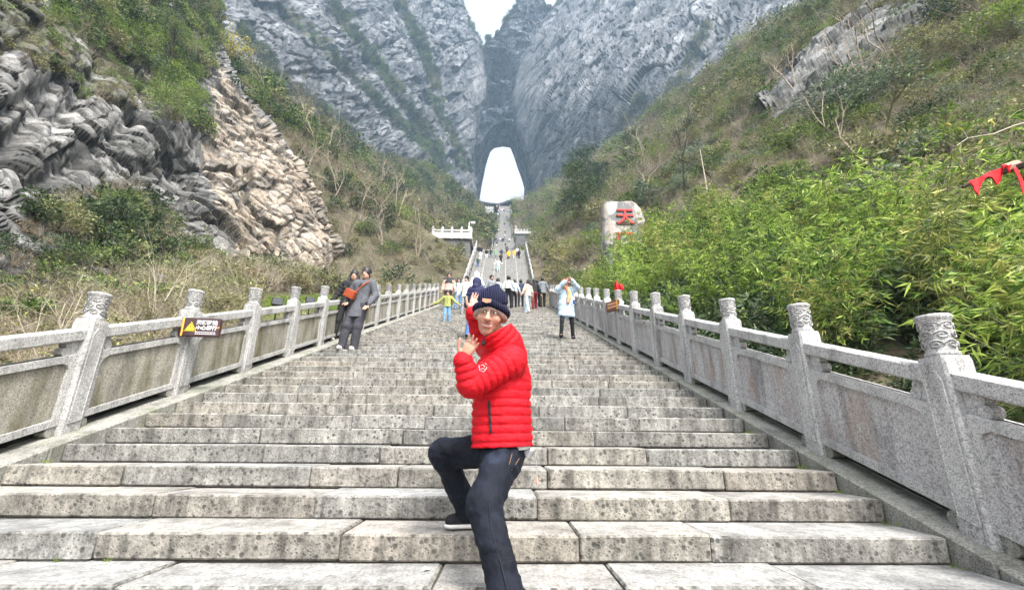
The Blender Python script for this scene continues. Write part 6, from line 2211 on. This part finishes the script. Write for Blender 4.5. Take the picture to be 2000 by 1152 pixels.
mb = MB(); mb.tube([P + V3(.034, 0, -.13) - BASE, P + V3(.034, 0, -.165) - BASE], [.006, .009], 6); mb.build("charm", [M_TAN], cl)
# ================================================================== other visitors close enough to show their clothes
def add_field(root, name, mat, h, fn, parent=None):
    q = Field(.012); fn(q); return grow(name, q, h, mat, parent or root)

def greycoat(root, J, s, j):
    h = .013
    lap = cloth((.085, .09, .10))
    # open black roll-neck, crossbody bag, glasses
    add_field(root, "roll_neck", M_BLACKCLOTH, h, lambda q: (q.cap(j["neck"] + V3(0, -.035, .005) * s, J(0, -.105, 1.27), .05 * s, .045 * s)))
    bag = MB(); bag.box((-.12, -.05, -.085), (.12, .05, .085))
    me = bevel_mesh(bag.mesh("shoulder_bag", [cloth((.30, .06, .022), .5)]), .018, 2)
    b = obj("shoulder_bag", me, root); b.location = J(-.13, -.20, 1.09); b.rotation_euler = (.1, .45, -.15); b.scale = (s, s, s)
    mb = MB(); mb.tube([J(-.04, -.19, 1.14), J(.06, -.165, 1.28), J(.15, -.05, 1.42), J(.1, .1, 1.40)], .012 * s, 6); mb.build("strap", [cloth((.30, .06, .02), .6)], root)
    mb = MB()
    for k in range(2):
        for sd in (-.05, .07):
            c = J(sd + .03, -.168, 1.02 + .13 * k)
            mb.lathe([(.001, -.004), (.013 * s, -.003), (.013 * s, .003), (.001, .004)], 8, c=c)
    mb.build("buttons", [M_BLACKCLOTH], root)
    mb = MB()
    for sd in (-1, 1):
        mb.tube([j["head"] + V3(sd * .033 + .022 * math.cos(t), -.10, .012 + .016 * math.sin(t)) * s * 1.1 for t in np.linspace(0, 6.283, 13)], .0022 * s, 4, cap=False)
    mb.tube([j["head"] + V3(-.012, -.103, .014) * s, j["head"] + V3(.012, -.103, .014) * s], .002 * s, 4); mb.build("glasses", [M_METAL], root)
    for a in ("haR", "haL"):
        add_field(root, "cuff", M_BLACKCLOTH, h, lambda q: q.cap(j[a] - V3(0, 0, -.03) * s, j[a], .045 * s, .042 * s))
person("man in a long grey coat with an orange bag by the left balustrade", (677, 686), 524, face=-.12, top=(.09, .095, .108), legs=(.048, .047, .057), shoes=M_WHITESHOE, hem=.64,
       arms=(('pt', (-.17, -.17, .93), (-.27, .02, 1.13)), ('pt', (.24, -.12, .88), (.29, .03, 1.12))), lean=(.14, 0), stride=.05, h=.0145, wide=1.12, legw=1.35, extra=greycoat)
person("woman with long black hair and black jacket behind the man in grey", (659, 668), 529, face=.15, top=(.018, .018, .02), legs=(.02, .02, .022), shoes=M_WHITESHOE, hem=.82, hair="long", puff=.08, arms=((.08, .1), (.05, .1)), lean=(.13, 0), stride=.04, h=.018, wide=1.1)

def bluecoat(root, J, s, j):
    sc_ = cloth((.60, .30, .17))
    add_field(root, "scarf", sc_, .014, lambda q: (q.chain([J(-.08, -.12, 1.42), J(0, -.15, 1.40), J(.05, -.18, 1.25), J(.03, -.19, 1.08), J(0, -.2, .98)], [.05 * s, .055 * s, .055 * s, .06 * s, .045 * s])))
    add_field(root, "bucket_hat", cloth((.62, .33, .22)), .012, lambda q: (q.ell(j["head"] + V3(0, .0, .06) * s, (.11 * s, .115 * s, .085 * s)), q.cap(j["head"] + V3(-.07, -.08, .03) * s, j["head"] + V3(.07, -.08, .03) * s, .045 * s)))
    add_field(root, "flower_trim", cloth((.60, .12, .13)), .012, lambda q: [q.ell(j["head"] + V3(x, -.11, z) * s, (.035 * s, .03 * s, .03 * s)) for x, z in ((-.09, .05), (-.05, .09), (.0, .07), (.06, .06))] and None)
    mb = MB(); mb.lathe([(.001, 0), (.03 * s, .004), (.032 * s, .10 * s), (.03 * s, .11 * s)], 10, c=J(.16, -.21, .93)); mb.lathe([(.026 * s, 0), (.026 * s, .06 * s), (.015 * s, .09 * s)], 10, 1, c=J(.16, -.21, .93) + V3(0, 0, .111 * s))
    mb.build("water_bottle", [cloth((.02, .04, .16), .3), M_WHITESHOE], root)
    mb = MB(); mb.tube([J(.16, -.2, 1.1), J(.14, -.17, 1.25), J(.10, -.08, 1.42)], .006 * s, 5); mb.build("strap", [M_BLACKCLOTH], root)
    ph = MB(); ph.box((-.04, -.006, -.075), (.04, .006, .075)); o = ph.build("phone", [M_BLACKCLOTH], root); o.location = j["head"] + V3(0, -.27, .03) * s; o.rotation_euler = (.2, math.pi / 2, 0)
person("woman in a long pale blue coat and black leggings, arms raised", (1108, 666), 546, face=.1, top=(.42, .55, .66), legs=(.012, .012, .014), hem=.60, puff=.14,
       arms=(('pt', (-.07, -.27, 1.55), (-.27, -.12, 1.36)), ('pt', (.10, -.26, 1.60), (.31, -.06, 1.46))), stride=.10, stance=1.9, h=.0165, wide=1.32, legw=.85, hair="short", extra=bluecoat)

def child_x(root, J, s, j):
    mb = MB(); mb.tube([J(0, -.132, .9), J(0, -.138, 1.1), J(0, -.125, 1.3)], .01 * s, 4); mb.build("zip", [M_BLACKCLOTH], root)
person("small child in a yellow green jacket and jeans stepping down with arms spread", (872, 629), 568, face=0, top=(.25, .27, .085), legs=(.13, .24, .36), hem=.84, arms=((.34, .1), (.26, .15)), stride=.1, h=.0165, wide=1.15, legw=1.2, hs=1.34, extra=child_x)

def yoke(root, J, s, j):
    add_field(root, "dark_yoke", cloth((.035, .036, .04)), .016, lambda q: (q.cap(j["shR"] + V3(.01, 0, .005) * s, j["shL"] + V3(-.01, 0, .005) * s, .094 * s), q.cap(J(0, 0, 1.26), J(0, 0, 1.36), .188 * s, .16 * s, sc=(1, .82, 1)), q.cap(j["neck"], j["neck"] + V3(0, 0, .03) * s, .08 * s)))
person("man in a beige puffer jacket with a dark yoke, walking down behind the child", (874, 606), 533, face=.05, top=(.42, .30, .25), legs=(.016, .016, .018), hem=.86, puff=.09, arms=((.05, .05), (.05, .1)), h=.0205, wide=1.2, extra=yoke)
person("woman in a pale blue top and jeans walking down at the left of the crowd", (894, 606), 543, face=-.1, top=(.46, .58, .64), legs=(.10, .20, .34), hem=.92, hair="long", h=.0205, arms=((.05, .1), (.02, .5)))
person("person in a cream jacket and black cap behind the navy hooded coat", (909, 615), 540, face=-.3, top=(.60, .58, .53), legs=(.2, .2, .2), cap=(.012, .012, .014), hem=.8, h=.022, wide=1.1)
person("person in a navy hooded puffer and blue jeans seen from behind, beside the raised hand", (921, 663), 543, face=math.pi - .25, top=(.026, .028, .072), legs=(.06, .12, .27), shoes=M_BLACKCLOTH, hem=.80, puff=.10, hood=(.028, .03, .078), arms=((.1, .05), (.06, .1)), lean=(.06, 0), stride=.12, h=.0165, wide=1.25)
person("person with a fluffy white hood behind the crowd", (929, 604), 531, face=math.pi, top=(.58, .57, .55), legs=(.1, .1, .1), hem=.85, hood=(.66, .65, .62), h=.022)
person("older man in a grey jacket looking down beside the knit hat", (958, 607), 537, face=.5, top=(.19, .205, .225), legs=(.03, .03, .035), hem=.86, h=.022, headdown=.03, wide=1.05)
person("person in a pale grey jacket bending forward in the crowd", (972, 604), 543, face=math.pi + .6, top=(.36, .385, .40), legs=(.05, .06, .09), hem=.88, h=.022, headdown=.02)
def pack(root, J, s, j):
    add_field(root, "waist_bag", M_BLACKCLOTH, .016, lambda q: q.cap(J(-.1, .17, 1.0), J(.1, .17, 1.0), .05 * s))
person("man in a white jacket with a black waist bag climbing away", (993, 604), 539, face=math.pi - .2, top=(.50, .52, .51), legs=(.02, .02, .024), hem=.9, h=.0205, extra=pack, stride=.16)
person("person in a light blue shirt and black trousers among the climbers", (1004, 602), 546, face=math.pi, top=(.44, .54, .60), legs=(.012, .012, .014), hem=.9, h=.022, stride=.15)
person("person in a navy jacket with dark shoulder bag seen from behind", (1017, 600), 546, face=math.pi - .1, top=(.035, .042, .078), legs=(.02, .021, .025), hem=.84, h=.022, extra=pack, stride=.14)
person("woman in a pinkish jacket, pale jeans and dark cap striding up", (1029, 612), 547, face=math.pi + .7, top=(.55, .39, .32), legs=(.38, .48, .54), shoes=M_WHITESHOE, cap=(.03, .03, .033), hair="tail", hem=.84, h=.0195, stride=.24, wide=1.1, lean=(.05, 0))
person("person in dark red trousers and a black vest going up", (1044, 605), 545, face=math.pi + .1, top=(.02, .02, .022), legs=(.13, .012, .018), hem=.92, h=.0205, hair="tail", stride=.18)
person("man in a grey coat seen from behind at the right of the crowd", (1060, 601), 542, face=math.pi, top=(.15, .165, .185), legs=(.014, .014, .016), hem=.76, h=.0195, stride=.12, wide=1.1)
person("person in a dark backpack and pale shirt beside the man in the grey coat", (1050, 600), 547, face=math.pi, top=(.03, .032, .035), legs=(.02, .02, .02), hem=.9, h=.022, extra=pack)

# ================================================================== far climbers: small one-mesh figures
def far_mesh(seed, stride, arms, hem, h=.045):
    f = Field(.035)
    segs = []
    def cap(a, b, ra, rb, m):
        f.cap(a, b, ra, rb); segs.append((np.array(a, float), np.array(b, float), ra, rb, m))
    for sd in (-1, 1):
        cap((sd * .09, 0, .9), (sd * .1, sd * stride * .5 - .02, .47), .095, .07, 2); cap((sd * .1, sd * stride * .5 - .02, .47), (sd * .1, sd * stride, .1), .068, .055, 2)
        cap((sd * .1, sd * stride + .03, .045), (sd * .1, sd * stride - .1, .045), .045, .04, 3)
        cap((sd * .19, 0, 1.38), (sd * (.24 + arms * .3), 0, 1.12), .065, .055, 1); cap((sd * (.24 + arms * .3), 0, 1.12), (sd * (.22 + arms * .8), -.12, .95 + arms * .3), .055, .045, 1)
        cap((sd * (.22 + arms * .8), -.12, .95 + arms * .3), (sd * (.22 + arms * .9), -.15, .88 + arms * .35), .04, .035, 0)
    cap((0, 0, hem), (0, 0, 1.33), .175, .16, 1); cap((0, 0, 1.4), (0, 0, 1.5), .06, .055, 0)
    f.ell((0, -.01, 1.58), (.08, .095, .12)); segs.append((V3(0, -.05, 1.56), V3(0, -.05, 1.57), .07, .07, 0)); segs.append((V3(0, .03, 1.62), V3(0, .02, 1.64), .085, .085, 4))
    V, F = surface(f, h)
    c = V[F].mean(1)
    d = np.stack([_cap(c, a, b, ra, rb) for a, b, ra, rb, m in segs], 1)
    mi = np.array([m for *_, m in segs])[d.argmin(1)]
    return np_mesh("person", V, F, [M_SKIN, M_BLACKCLOTH, M_BLACKCLOTH, M_BLACKCLOTH, M_HAIR], True, mi)
FARM = [far_mesh(1, .05, 0, .92), far_mesh(2, .16, .1, .88), far_mesh(3, .2, .05, .7), far_mesh(4, .1, .45, .9)]
def climber(px, py_foot, py_head, top, legs, face, label, kind=0, group=None):
    P = stand_at(px, py_foot)
    for _ in range(1):
        lo_, hi_ = .3, 3.0
        for _ in range(25):
            mid = (lo_ + hi_) / 2
            if to_px(P + [0, 0, mid])[0][1] > py_head: lo_ = mid
            else: hi_ = mid
    s = float(np.clip(mid, 1.35, 1.95)) / 1.7
    o = obj("person", FARM[kind])
    o.location = tuple(P); o.rotation_euler = (0, 0, face); o.scale = (s, s, s)
    for k, c in ((1, top), (2, legs)):
        o.material_slots[k].link = 'OBJECT'; o.material_slots[k].material = cloth(c)
    return tag(o, label, "person", group)
BK, WH, NV, JN, GY, RD = (.018, .018, .02), (.58, .58, .58), (.03, .036, .08), (.08, .15, .28), (.2, .2, .21), (.35, .03, .03)
PI = math.pi
climber(933, 524, 503, (.025, .06, .05), (.05, .09, .22), 0, "climber in a dark green top and blue jeans on the left lane", 0)
climber(938, 510, 497, WH, WH, PI, "climber all in white on the left lane of the second flight", 1)
climber(934, 499, 486, BK, GY, PI, "climber in black at the head of the left lane", 1)
climber(939, 500, 487, BK, BK, PI, "second climber in black beside the left rail", 0)
climber(950, 506, 489, BK, WH, PI, "climber in a black top and white trousers on the second lane", 0)
climber(958, 506, 486, BK, (.10, .2, .25), PI, "climber with arms out, black top and teal trousers", 3)
climber(967, 507, 498, (.12, .28, .16), GY, 0, "crouching climber in pale green in the middle lane", 2)
climber(978, 516, 497, BK, BK, 0, "climber in black just behind the one in white with pale jeans", 0)
climber(979, 505, 490, NV, BK, PI, "climber in navy in the middle lane", 1)
climber(973, 533, 506, (.62, .66, .62), (.40, .56, .62), 0, "climber in a white top and pale jeans with arms out in the middle lane", 3)
climber(993, 508, 498, (.70, .42, .02), BK, 0, "crouching visitor in a bright yellow jacket", 2)
climber(1004, 507, 497, (.66, .34, .08), WH, 0, "crouching visitor in an orange yellow jacket by the rail", 2)
climber(1013.5, 507, 490, BK, BK, PI, "climber in black on the right lane", 0)
climber(1010, 502, 492, WH, BK, PI, "climber in white at the head of the right lane", 1)
climber(990, 498, 484, (.07, .08, .09), BK, PI, "climber in dark grey at the top of the fourth lane", 1)
climber(957, 483, 471, BK, BK, 0, "climber in black with arms out on the third flight, left", 3)
climber(970, 482, 471, BK, WH, PI, "climber in black on the third flight, middle", 1)
climber(987, 482, 474, BK, BK, PI, "climber in black on the third flight, right", 0)
rr = np.random.default_rng(61)
row = [(961, 470), (966, 471), (969, 469), (973, 470), (977, 470), (981, 471), (984, 470), (991, 471), (995, 471)]
for k, (px, py) in enumerate(row):
    climber(px, py + 3, py - 6, (WH, BK, NV, GY)[k % 4], (BK, JN, BK)[k % 3], PI if k % 2 else 0, "tiny climber in the row at the head of the third flight", k % 2, "climbers resting at the head of the third flight")
for k, (px, py) in enumerate(((965.5, 457), (986.5, 457), (973, 453), (986, 464), (970, 428), (975.5, 426), (976, 421), (983.5, 424), (989.5, 427), (972, 437), (985, 441))):
    climber(px, py + 1, py - 6.5, (BK, BK, WH, WH, BK, BK, NV, GY, BK)[k % 9], (BK, GY, JN)[k % 3], PI if k % 3 else 0, "tiny climber on the long last flight", k % 2, "climbers on the long last flight")
for k in range(22):
    px = rr.uniform(970, 991); py = rr.uniform(405, 416)
    climber(px, py, py - 5.3, (WH, BK, NV, GY, RD, (.5, .3, .3), WH)[k % 7], (BK, JN, GY)[k % 3], PI if k % 2 else 0, "speck of a climber in the crowd near the top of the stairs", k % 2, "crowd near the top of the stairs")
# ================================================================== inscribed boulder, signs, ribbons, lamps
def mat_stele():
    m = NT("streaked_marble")
    w = m.co()
    st = m.noise(m.map(w, (2.2, 2.2, .22)), 1.1, 5, .65, .5)
    big = m.noise(w, .7, 4, .6, .8)
    fine = m.noise(w, 14, 4, .7)
    c = m.ramp(st, [(.3, (.30, .20, .13)), (.45, (.50, .44, .38)), (.6, (.62, .60, .58)), (.75, (.48, .33, .22))])
    c = m.mix(m.ramp(big, [(.48, 0.0), (.54, .9)]), c, (.20, .205, .215))
    c = m.mix(1.0, c, m.ramp(fine, [(.3, .5), (.7, .82)]), 'MULTIPLY')
    m.bump(fine, .5, .03)
    return m.done(c, .75, .3)
M_STELE = mat_stele()
M_REDPAINT = plain("red_paint", (.50, .025, .02), .6, .3, .15, 8)
M_DARKOUT = plain("dark_carved_edge", (.06, .035, .03), .9, .1, .1)
YS = 27.0
rowsS = [(391.0, 1186, 1226), (392.2, 1181, 1240), (396, 1179, 1247), (403, 1178, 1253), (415, 1178.5, 1259), (430, 1179, 1262), (447, 1180, 1260), (467, 1181.5, 1257), (492, 1184, 1255), (522, 1187, 1252), (560, 1189, 1249), (600, 1190, 1247)]
V = []; F = []
seg = 44
O = at(1220, 560, YS)
fine_rows = np.linspace(0, len(rowsS) - 1, 60)
ra_ = np.array(rowsS)
ri = np.arange(len(rowsS))
for t in fine_rows:
    py, xl, xr = (np.interp(t, ri, ra_[:, k]) for k in range(3))
    A, B = at(xl, py, YS), at(xr, py, YS)
    c = (A + B) / 2; hw = (B[0] - A[0]) / 2
    dp = .62 * min(1.0, .35 + t * .5)
    for k in range(seg):
        a = 2 * math.pi * k / seg
        ca, sa = math.cos(a), math.sin(a)
        e = .45
        V.append(c + V3(hw * math.copysign(abs(ca) ** e, ca), dp * math.copysign(abs(sa) ** e, sa) + .62, 0) - O)
nr_ = len(fine_rows)
F = [(i * seg + k, (i + 1) * seg + k, (i + 1) * seg + (k + 1) % seg, i * seg + (k + 1) % seg) for i in range(nr_ - 1) for k in range(seg)] + [tuple(range(seg)), tuple(range((nr_ - 1) * seg, nr_ * seg))[::-1]]
V = np.array(V)
V = V + np.stack([fbm(V / .9 + 3, 3, 41), fbm(V / .9 + 9, 3, 42) * .55, fbm(V / .9, 3, 43)], 1) * .09
me = bpy.data.meshes.new("boulder_stone"); me.from_pydata(V.tolist(), [], F); me.materials.append(M_STELE); me.polygons.foreach_set("use_smooth", np.ones(len(F), bool)); me.update()
stele = tag(empty("inscribed_boulder", tuple(O)), "tall pale marble boulder with red carved characters among the bamboo", "boulder")
obj("stone", me, stele)

def text_mesh(body, size, depth, mat, bold=0.0):
    c = bpy.data.curves.new("lettering", 'FONT')
    c.body = body; c.size = size; c.extrude = depth; c.offset = bold
    c.align_x = 'CENTER'; c.align_y = 'CENTER'
    tmp = bpy.data.objects.new("lettering", c)
    COL.objects.link(tmp)
    dg = bpy.context.evaluated_depsgraph_get()
    m = bpy.data.meshes.new_from_object(tmp.evaluated_get(dg))
    bpy.data.objects.remove(tmp, do_unlink=True)
    m.materials.clear(); m.materials.append(mat)
    return m
for body, cx, cy_ in (("天", 1221, 425), ("门", 1221, 472)):
    q = at(cx, cy_, YS - .03) - O
    for bold, mat, dy, nm in ((.032, M_DARKOUT, .03, "character_edge"), (.012, M_REDPAINT, -.01, "character")):
        t = obj(nm, text_mesh(body, 1.25, .06, mat, bold), stele)
        t.location = q + V3(0, dy, 0); t.rotation_euler = (math.pi / 2, 0, 0)

# ---- warning sign on the second visible left post
M_SIGN = plain("dark_brown_board", (.035, .012, .012), .35, .5, .15, 6)
M_SIGNW = plain("white_print", (.72, .72, .74), .5, .3, .02)
M_SIGNO = plain("orange_stripe", (.75, .33, .05), .5, .3, .05)
M_SIGNY = plain("yellow_print", (.78, .56, .03), .5, .3, .03)
def sign_board(loc, rz, rx, label):
    root = tag(empty("warning_sign", tuple(loc)), label, "sign")
    root.rotation_euler = (rx, -.02, rz)
    mb = MB(); mb.box((-.225, -.012, -.118), (.225, .05, .118)); b = bevel_mesh(mb.mesh("board", [M_SIGN]), .008, 1); obj("board", b, root)
    y = -.0135
    mb = MB(); mb.box((-.197, y - .001, -.117), (-.178, y + .004, .117)); mb.build("stripe", [M_SIGNO], root)
    def tri(sz, cx, cz, yy, mat, name, r=0):
        mb = MB(); P = [(cx, yy, cz + sz), (cx - sz * .92, yy, cz - sz * .62), (cx + sz * .92, yy, cz - sz * .62)]
        mb.prism(P[::-1], (0, 0, 0), (0, -.002, 0)); return mb.build(name, [mat], root)
    tri(.076, -.098, -.012, y - .0005, M_SIGNY, "triangle_rim"); tri(.068, -.098, -.012, y - .003, M_SIGN, "triangle_gap"); tri(.056, -.098, -.014, y - .0055, M_SIGNY, "triangle")
    mb = MB(); mb.box((-.1025, y - .0095, -.012), (-.0935, y - .007, .026)); mb.box((-.1025, y - .0095, -.030), (-.0935, y - .007, -.020)); mb.build("exclamation_mark", [M_SIGN], root)
    for body, z in (("天梯陡险", .056), ("小心缓行", -.012)):
        t = obj("lettering", text_mesh(body, .060, .0012, M_SIGNW, .0012), root); t.location = (.075, y - .003, z); t.rotation_euler = (math.pi / 2, 0, 0)
    rs = np.random.default_rng(3)
    mb = MB()
    for z, w0 in ((-.064, .115), (-.086, .115)):
        x = .075 - w0
        while x < .075 + w0 - .01:
            w = rs.uniform(.008, .026); mb.box((x, y - .003, z - .004), (min(x + w, .075 + w0), y, z + .004)); x += w + .006
    mb.build("small_print", [M_SIGNW], root)
    for sx in (-1, 1):
        mb = MB(); mb.tube([(sx * .208 + .011 * math.cos(t), y - .002, .012 * math.sin(t)) for t in np.linspace(0, 6.283, 9)], .003, 4, cap=False); mb.build("screw_ring", [M_SIGNO], root)
    return root
sign_board(at(391, 639, 5.60), .22, .0, "dark brown warning sign with a yellow triangle on a left balustrade post")
# right-hand sign, seen almost edge-on
i_post = min(range(19), key=lambda i: abs(to_px([2.82, RY0 + i * RSP, nose_z(RY0 + i * RSP) + 1.2])[0][0] - 1203))
yp = RY0 + i_post * RSP
sg = tag(empty("warning_sign", (2.66, yp - .02, nose_z(yp) + .93)), "brown sign seen edge-on on a post of the right balustrade", "sign")
sg.rotation_euler = (0, 0, -.95)
mb = MB(); mb.box((-.2, -.025, -.13), (.2, .025, .13)); obj("board", bevel_mesh(mb.mesh("board", [plain("brown_board", (.10, .04, .02), .5, .4, .2)]), .008), sg)
mb = MB(); mb.box((-.15, -.03, .03), (.13, -.025, .08)); mb.box((-.15, -.03, -.05), (.13, -.025, 0)); mb.build("print", [plain("tan_print", (.4, .22, .12), .5, .3)], sg)
mb = MB(); mb.box((.14, -.03, -.129), (.165, -.0252, .129)); mb.build("stripe", [M_SIGNO], sg)

# ---- red ribbons
M_REDCLOTH = cloth((.55, .02, .025))
def strip(mb, pts, w, tw=0.0):
    pts = np.array(pts, float)
    n = len(pts); V = []
    for i, p in enumerate(pts):
        a = tw * i / n
        d = V3(math.cos(a), math.sin(a), 0) * w / 2
        V += [p - d, p + d, p + d + V3(0, .004, 0), p - d + V3(0, .004, 0)]
    F = []
    for i in range(n - 1):
        k = 4 * i
        F += [(k, k + 1, k + 5, k + 4), (k + 1, k + 2, k + 6, k + 5), (k + 2, k + 3, k + 7, k + 6), (k + 3, k, k + 4, k + 7)]
    F += [(0, 3, 2, 1), (4 * n - 4, 4 * n - 3, 4 * n - 2, 4 * n - 1)]
    mb.add(V, F)
P = np.array([2.82, yp, nose_z(yp) + 1.34])
mb = MB()
rs = np.random.default_rng(8)
for k in range(7):
    a = rs.uniform(0, 6.28); hgt = rs.uniform(.10, .27); o = rs.uniform(.05, .2)
    strip(mb, [(0, 0, .0), (math.cos(a) * o * .4, math.sin(a) * o * .4, hgt), (math.cos(a) * o, math.sin(a) * o, hgt * .7), (math.cos(a) * o * 1.2, math.sin(a) * o * 1.2, hgt * .15)], .05, rs.uniform(-2, 2))
tag(mb.build("red_ribbon", [M_REDCLOTH], loc=tuple(P)), "bunch of red ribbon tied on top of a right balustrade post", "ribbon")

A, B, C_ = at(1880, 366, 2.6), at(1968, 330, 2.57), at(2070, 300, 2.5)
mb = MB(); mb.tube([A - A, (B - A) * .5 + V3(0, 0, .01), B - A, C_ - A, C_ - A + V3(.5, .1, -.9), C_ - A + V3(.6, .2, -3.0)], [.008, .02, .03, .034, .034, .036], 8)
br = tag(empty("cut_branch", tuple(A)), "dark leaning branch wrapped with red cloth at the right edge", "branch")
mb.build("branch", [W_DARK], br)
mb = MB(); mb.tube([B - A - V3(.02, 0, .0), B - A + V3(.06, -.01, .025)], [.032, .034], 8); mb.build("pale_cut", [plain("peeled_wood", (.42, .24, .18), .8, .2)], br)
V = []; F = []
nn, mm = 22, 7
for i_ in range(nn):
    t = i_ / (nn - 1)
    p = (B - A) * (.04 + .92 * t)
    ln = .0 + .05 * (.5 + .5 * math.sin(5 * t + .7)) + .05 * math.sin(13 * t)
    for j_ in range(mm):
        u = j_ / (mm - 1)
        V.append(p + V3(.012 * math.sin(9 * t + 3 * u), -.04 - .014 * math.sin(17 * t + u) * u, .02 - (ln + .035) * u))
V = np.array(V); V = np.concatenate([V, V + V3(0, .008, 0)]); n_ = nn * mm
for i_ in range(nn - 1):
    for j_ in range(mm - 1):
        a = i_ * mm + j_
        F += [(a, a + mm, a + mm + 1, a + 1), (n_ + a, n_ + a + 1, n_ + a + mm + 1, n_ + a + mm)]
mb = MB(); mb.add(V, F)
strip(mb, [(B - A) * .93 + V3(0, -.06, -.02), (B - A) * .93 + V3(.01, -.06, -.10), (B - A) * .93 + V3(0, -.06, -.22)], .028, .2)
mb.build("red_cloth", [M_REDCLOTH], br)
# pale twig with a few big leaves above it
A = at(1868, 285, 5.6)
pts = [at(x, y, 5.6) - A for x, y in ((1868, 285), (1890, 270), (1940, 262), (1980, 246), (2040, 230), (2110, 260))]
tw = tag(empty("bare_branch", tuple(A)), "thin pale branch with a few large yellowish leaves at the right edge", "branch")
mb = MB(); mb.tube(pts + [pts[-1] + V3(.1, .1, -3.4)], [.006, .008, .010, .012, .014, .02, .03], 6); mb.tube([pts[1], at(1878, 250, 5.6) - A], [.006, .003], 5); mb.build("branch", [W_PALE], tw)
LPs = np.array([at(x, y, 5.58) - A for x, y in ((1868, 250), (1936, 232), (1945, 240), (1860, 246), (1930, 240))])
Vl, Fl = leaf_cards(LPs, np.array([(1, 0, -.3), (.2, 0, -1), (-.5, 0, -.6), (-1, 0, .4), (.6, -.3, .5)], float), .11, .07, np.random.default_rng(2))
obj("leaf", np_mesh("leaf", Vl, Fl, [L_YELLOW]), tw)

# ---- small floodlights behind the left rail
for k, (px, py, Yf, lab) in enumerate(((542, 590, 8.3, "small black floodlight behind the left rail, nearer one"), (606, 587, 10.2, "small black floodlight behind the left rail, farther one"))):
    P = at(px, py, Yf)
    fl_ = tag(empty("floodlight", tuple(P)), lab, "floodlight")
    fl_.rotation_euler = (0, 0, .5)
    mb = MB(); mb.box((-.1, -.06, -.075), (.1, .03, .075)); obj("housing", bevel_mesh(mb.mesh("housing", [M_CABLE]), .012), fl_)
    gz = hill_z("left_hillside", P[0], P[1]) - P[2]
    mb = MB(); mb.tube([(0, 0, -.07), (0, .02, gz - .1)], .018, 6); mb.build("stake", [M_CABLE], fl_)
    mb = MB(); mb.box((-.085, -.066, -.06), (.085, -.0602, .06)); mb.build("lens", [plain("dark_glass", (.03, .035, .04), .15, .6)], fl_)

# ---- patch of bright lawn seen through the left balustrade, weeds and litter
rr = np.random.default_rng(404)
proto("lawn0", (lambda a: np_mesh("lawn_tuft", a[0], a[1], [L_BRIGHT]))(tuft(77, .26, 30)))
P = sample_sheet("left_hillside", 1100, rr, region=[(480, 588), (690, 582), (700, 612), (480, 640)], view=(400, 760, 540, 680), weight=lambda P, px: 1.0 * (P[:, 0] < -4.7) * (P[:, 1] < 30))
scatter("lawn_grass", "bright short grass seen through the left balustrade", ["lawn0"], P, rr.uniform(.8, 1.5, len(P)), np.zeros(len(P)), rr)
proto("weed0", (lambda a: np_mesh("weed", a[0], a[1], [L_BRIGHT]))(tuft(78, .07, 22)))
W = []
for n_ in (0, 1, 2, 3, 5, 8):
    for k in range(5): W.append((XR - abs(rr.normal()) * .05 - .01, Y0 + n_ * TREAD + TREAD * rr.uniform(.55, .98), n_ * RISE))
for n_ in (3, 5, 6, 9):
    for k in range(4): W.append((XL + abs(rr.normal()) * .05 + .01, Y0 + n_ * TREAD + TREAD * rr.uniform(.55, .98), n_ * RISE))
for k in range(26):
    n_ = rr.integers(0, 30); W.append((rr.uniform(XL, XR), Y0 + (n_ + 1) * TREAD - .012, n_ * RISE))
W = np.array(W)
scatter("stair_weeds", "tiny weeds in the joints at the ends of the steps", ["weed0"], W, rr.uniform(.3, .9, len(W)), np.zeros(len(W)), rr)
for k, (px, py) in enumerate(((735, 725), (838, 678), (834, 1099))):
    P = stand_at(px, py)
    mb = MB(); a = .05 if k < 2 else .02
    V = np.array([(-a, -a * .7, .004), (a, -a * .6, .012), (a * .8, a * .7, .006), (-a * .7, a * .8, .016)])
    mb.add(np.concatenate([V, V + V3(0, 0, .003)]), [(0, 3, 2, 1), (4, 5, 6, 7), (0, 1, 5, 4), (1, 2, 6, 5), (2, 3, 7, 6), (3, 0, 4, 7)])
    tag(mb.build("paper_scrap", [M_WHITESHOE], loc=tuple(P)), ("scrap of white paper on the stairs left of the man in red", "scrap of white paper further up the stairs", "small pale chip on a low step")[k], "litter")
# ================================================================== haze: one closed box of even, pale air
zmax = max(float(S["P"][:, 2].max()) for S in SHEETS.values())
hz = MB()
xs_ = np.concatenate([S['P'][:, 0] for S in SHEETS.values()]); ys_ = np.concatenate([S['P'][:, 1] for S in SHEETS.values()])
print('EXT', xs_.min(), xs_.max(), ys_.min(), ys_.max(), zmax)
hz.box((min(xs_.min(), -330) - 8, -160, ground_z - 1.0), (max(xs_.max(), 330) + 8, max(ys_.max(), 560) + 8, zmax + 12.0))
hm = bpy.data.materials.new("pale_air")
hm.use_nodes = True
_t = hm.node_tree
_t.nodes.clear()
_ho = _t.nodes.new("ShaderNodeOutputMaterial")
_pv = _t.nodes.new("ShaderNodeVolumePrincipled")
_pv.inputs["Color"].default_value = (0.55, 0.77, 1.0, 1)
_pv.inputs["Density"].default_value = 0.00036
_pv.inputs["Anisotropy"].default_value = 0.1
_t.links.new(_pv.outputs[0], _ho.inputs["Volume"])
haze = tag(hz.build("haze", [hm]), "thin bluish haze hanging in the valley", kind="stuff")
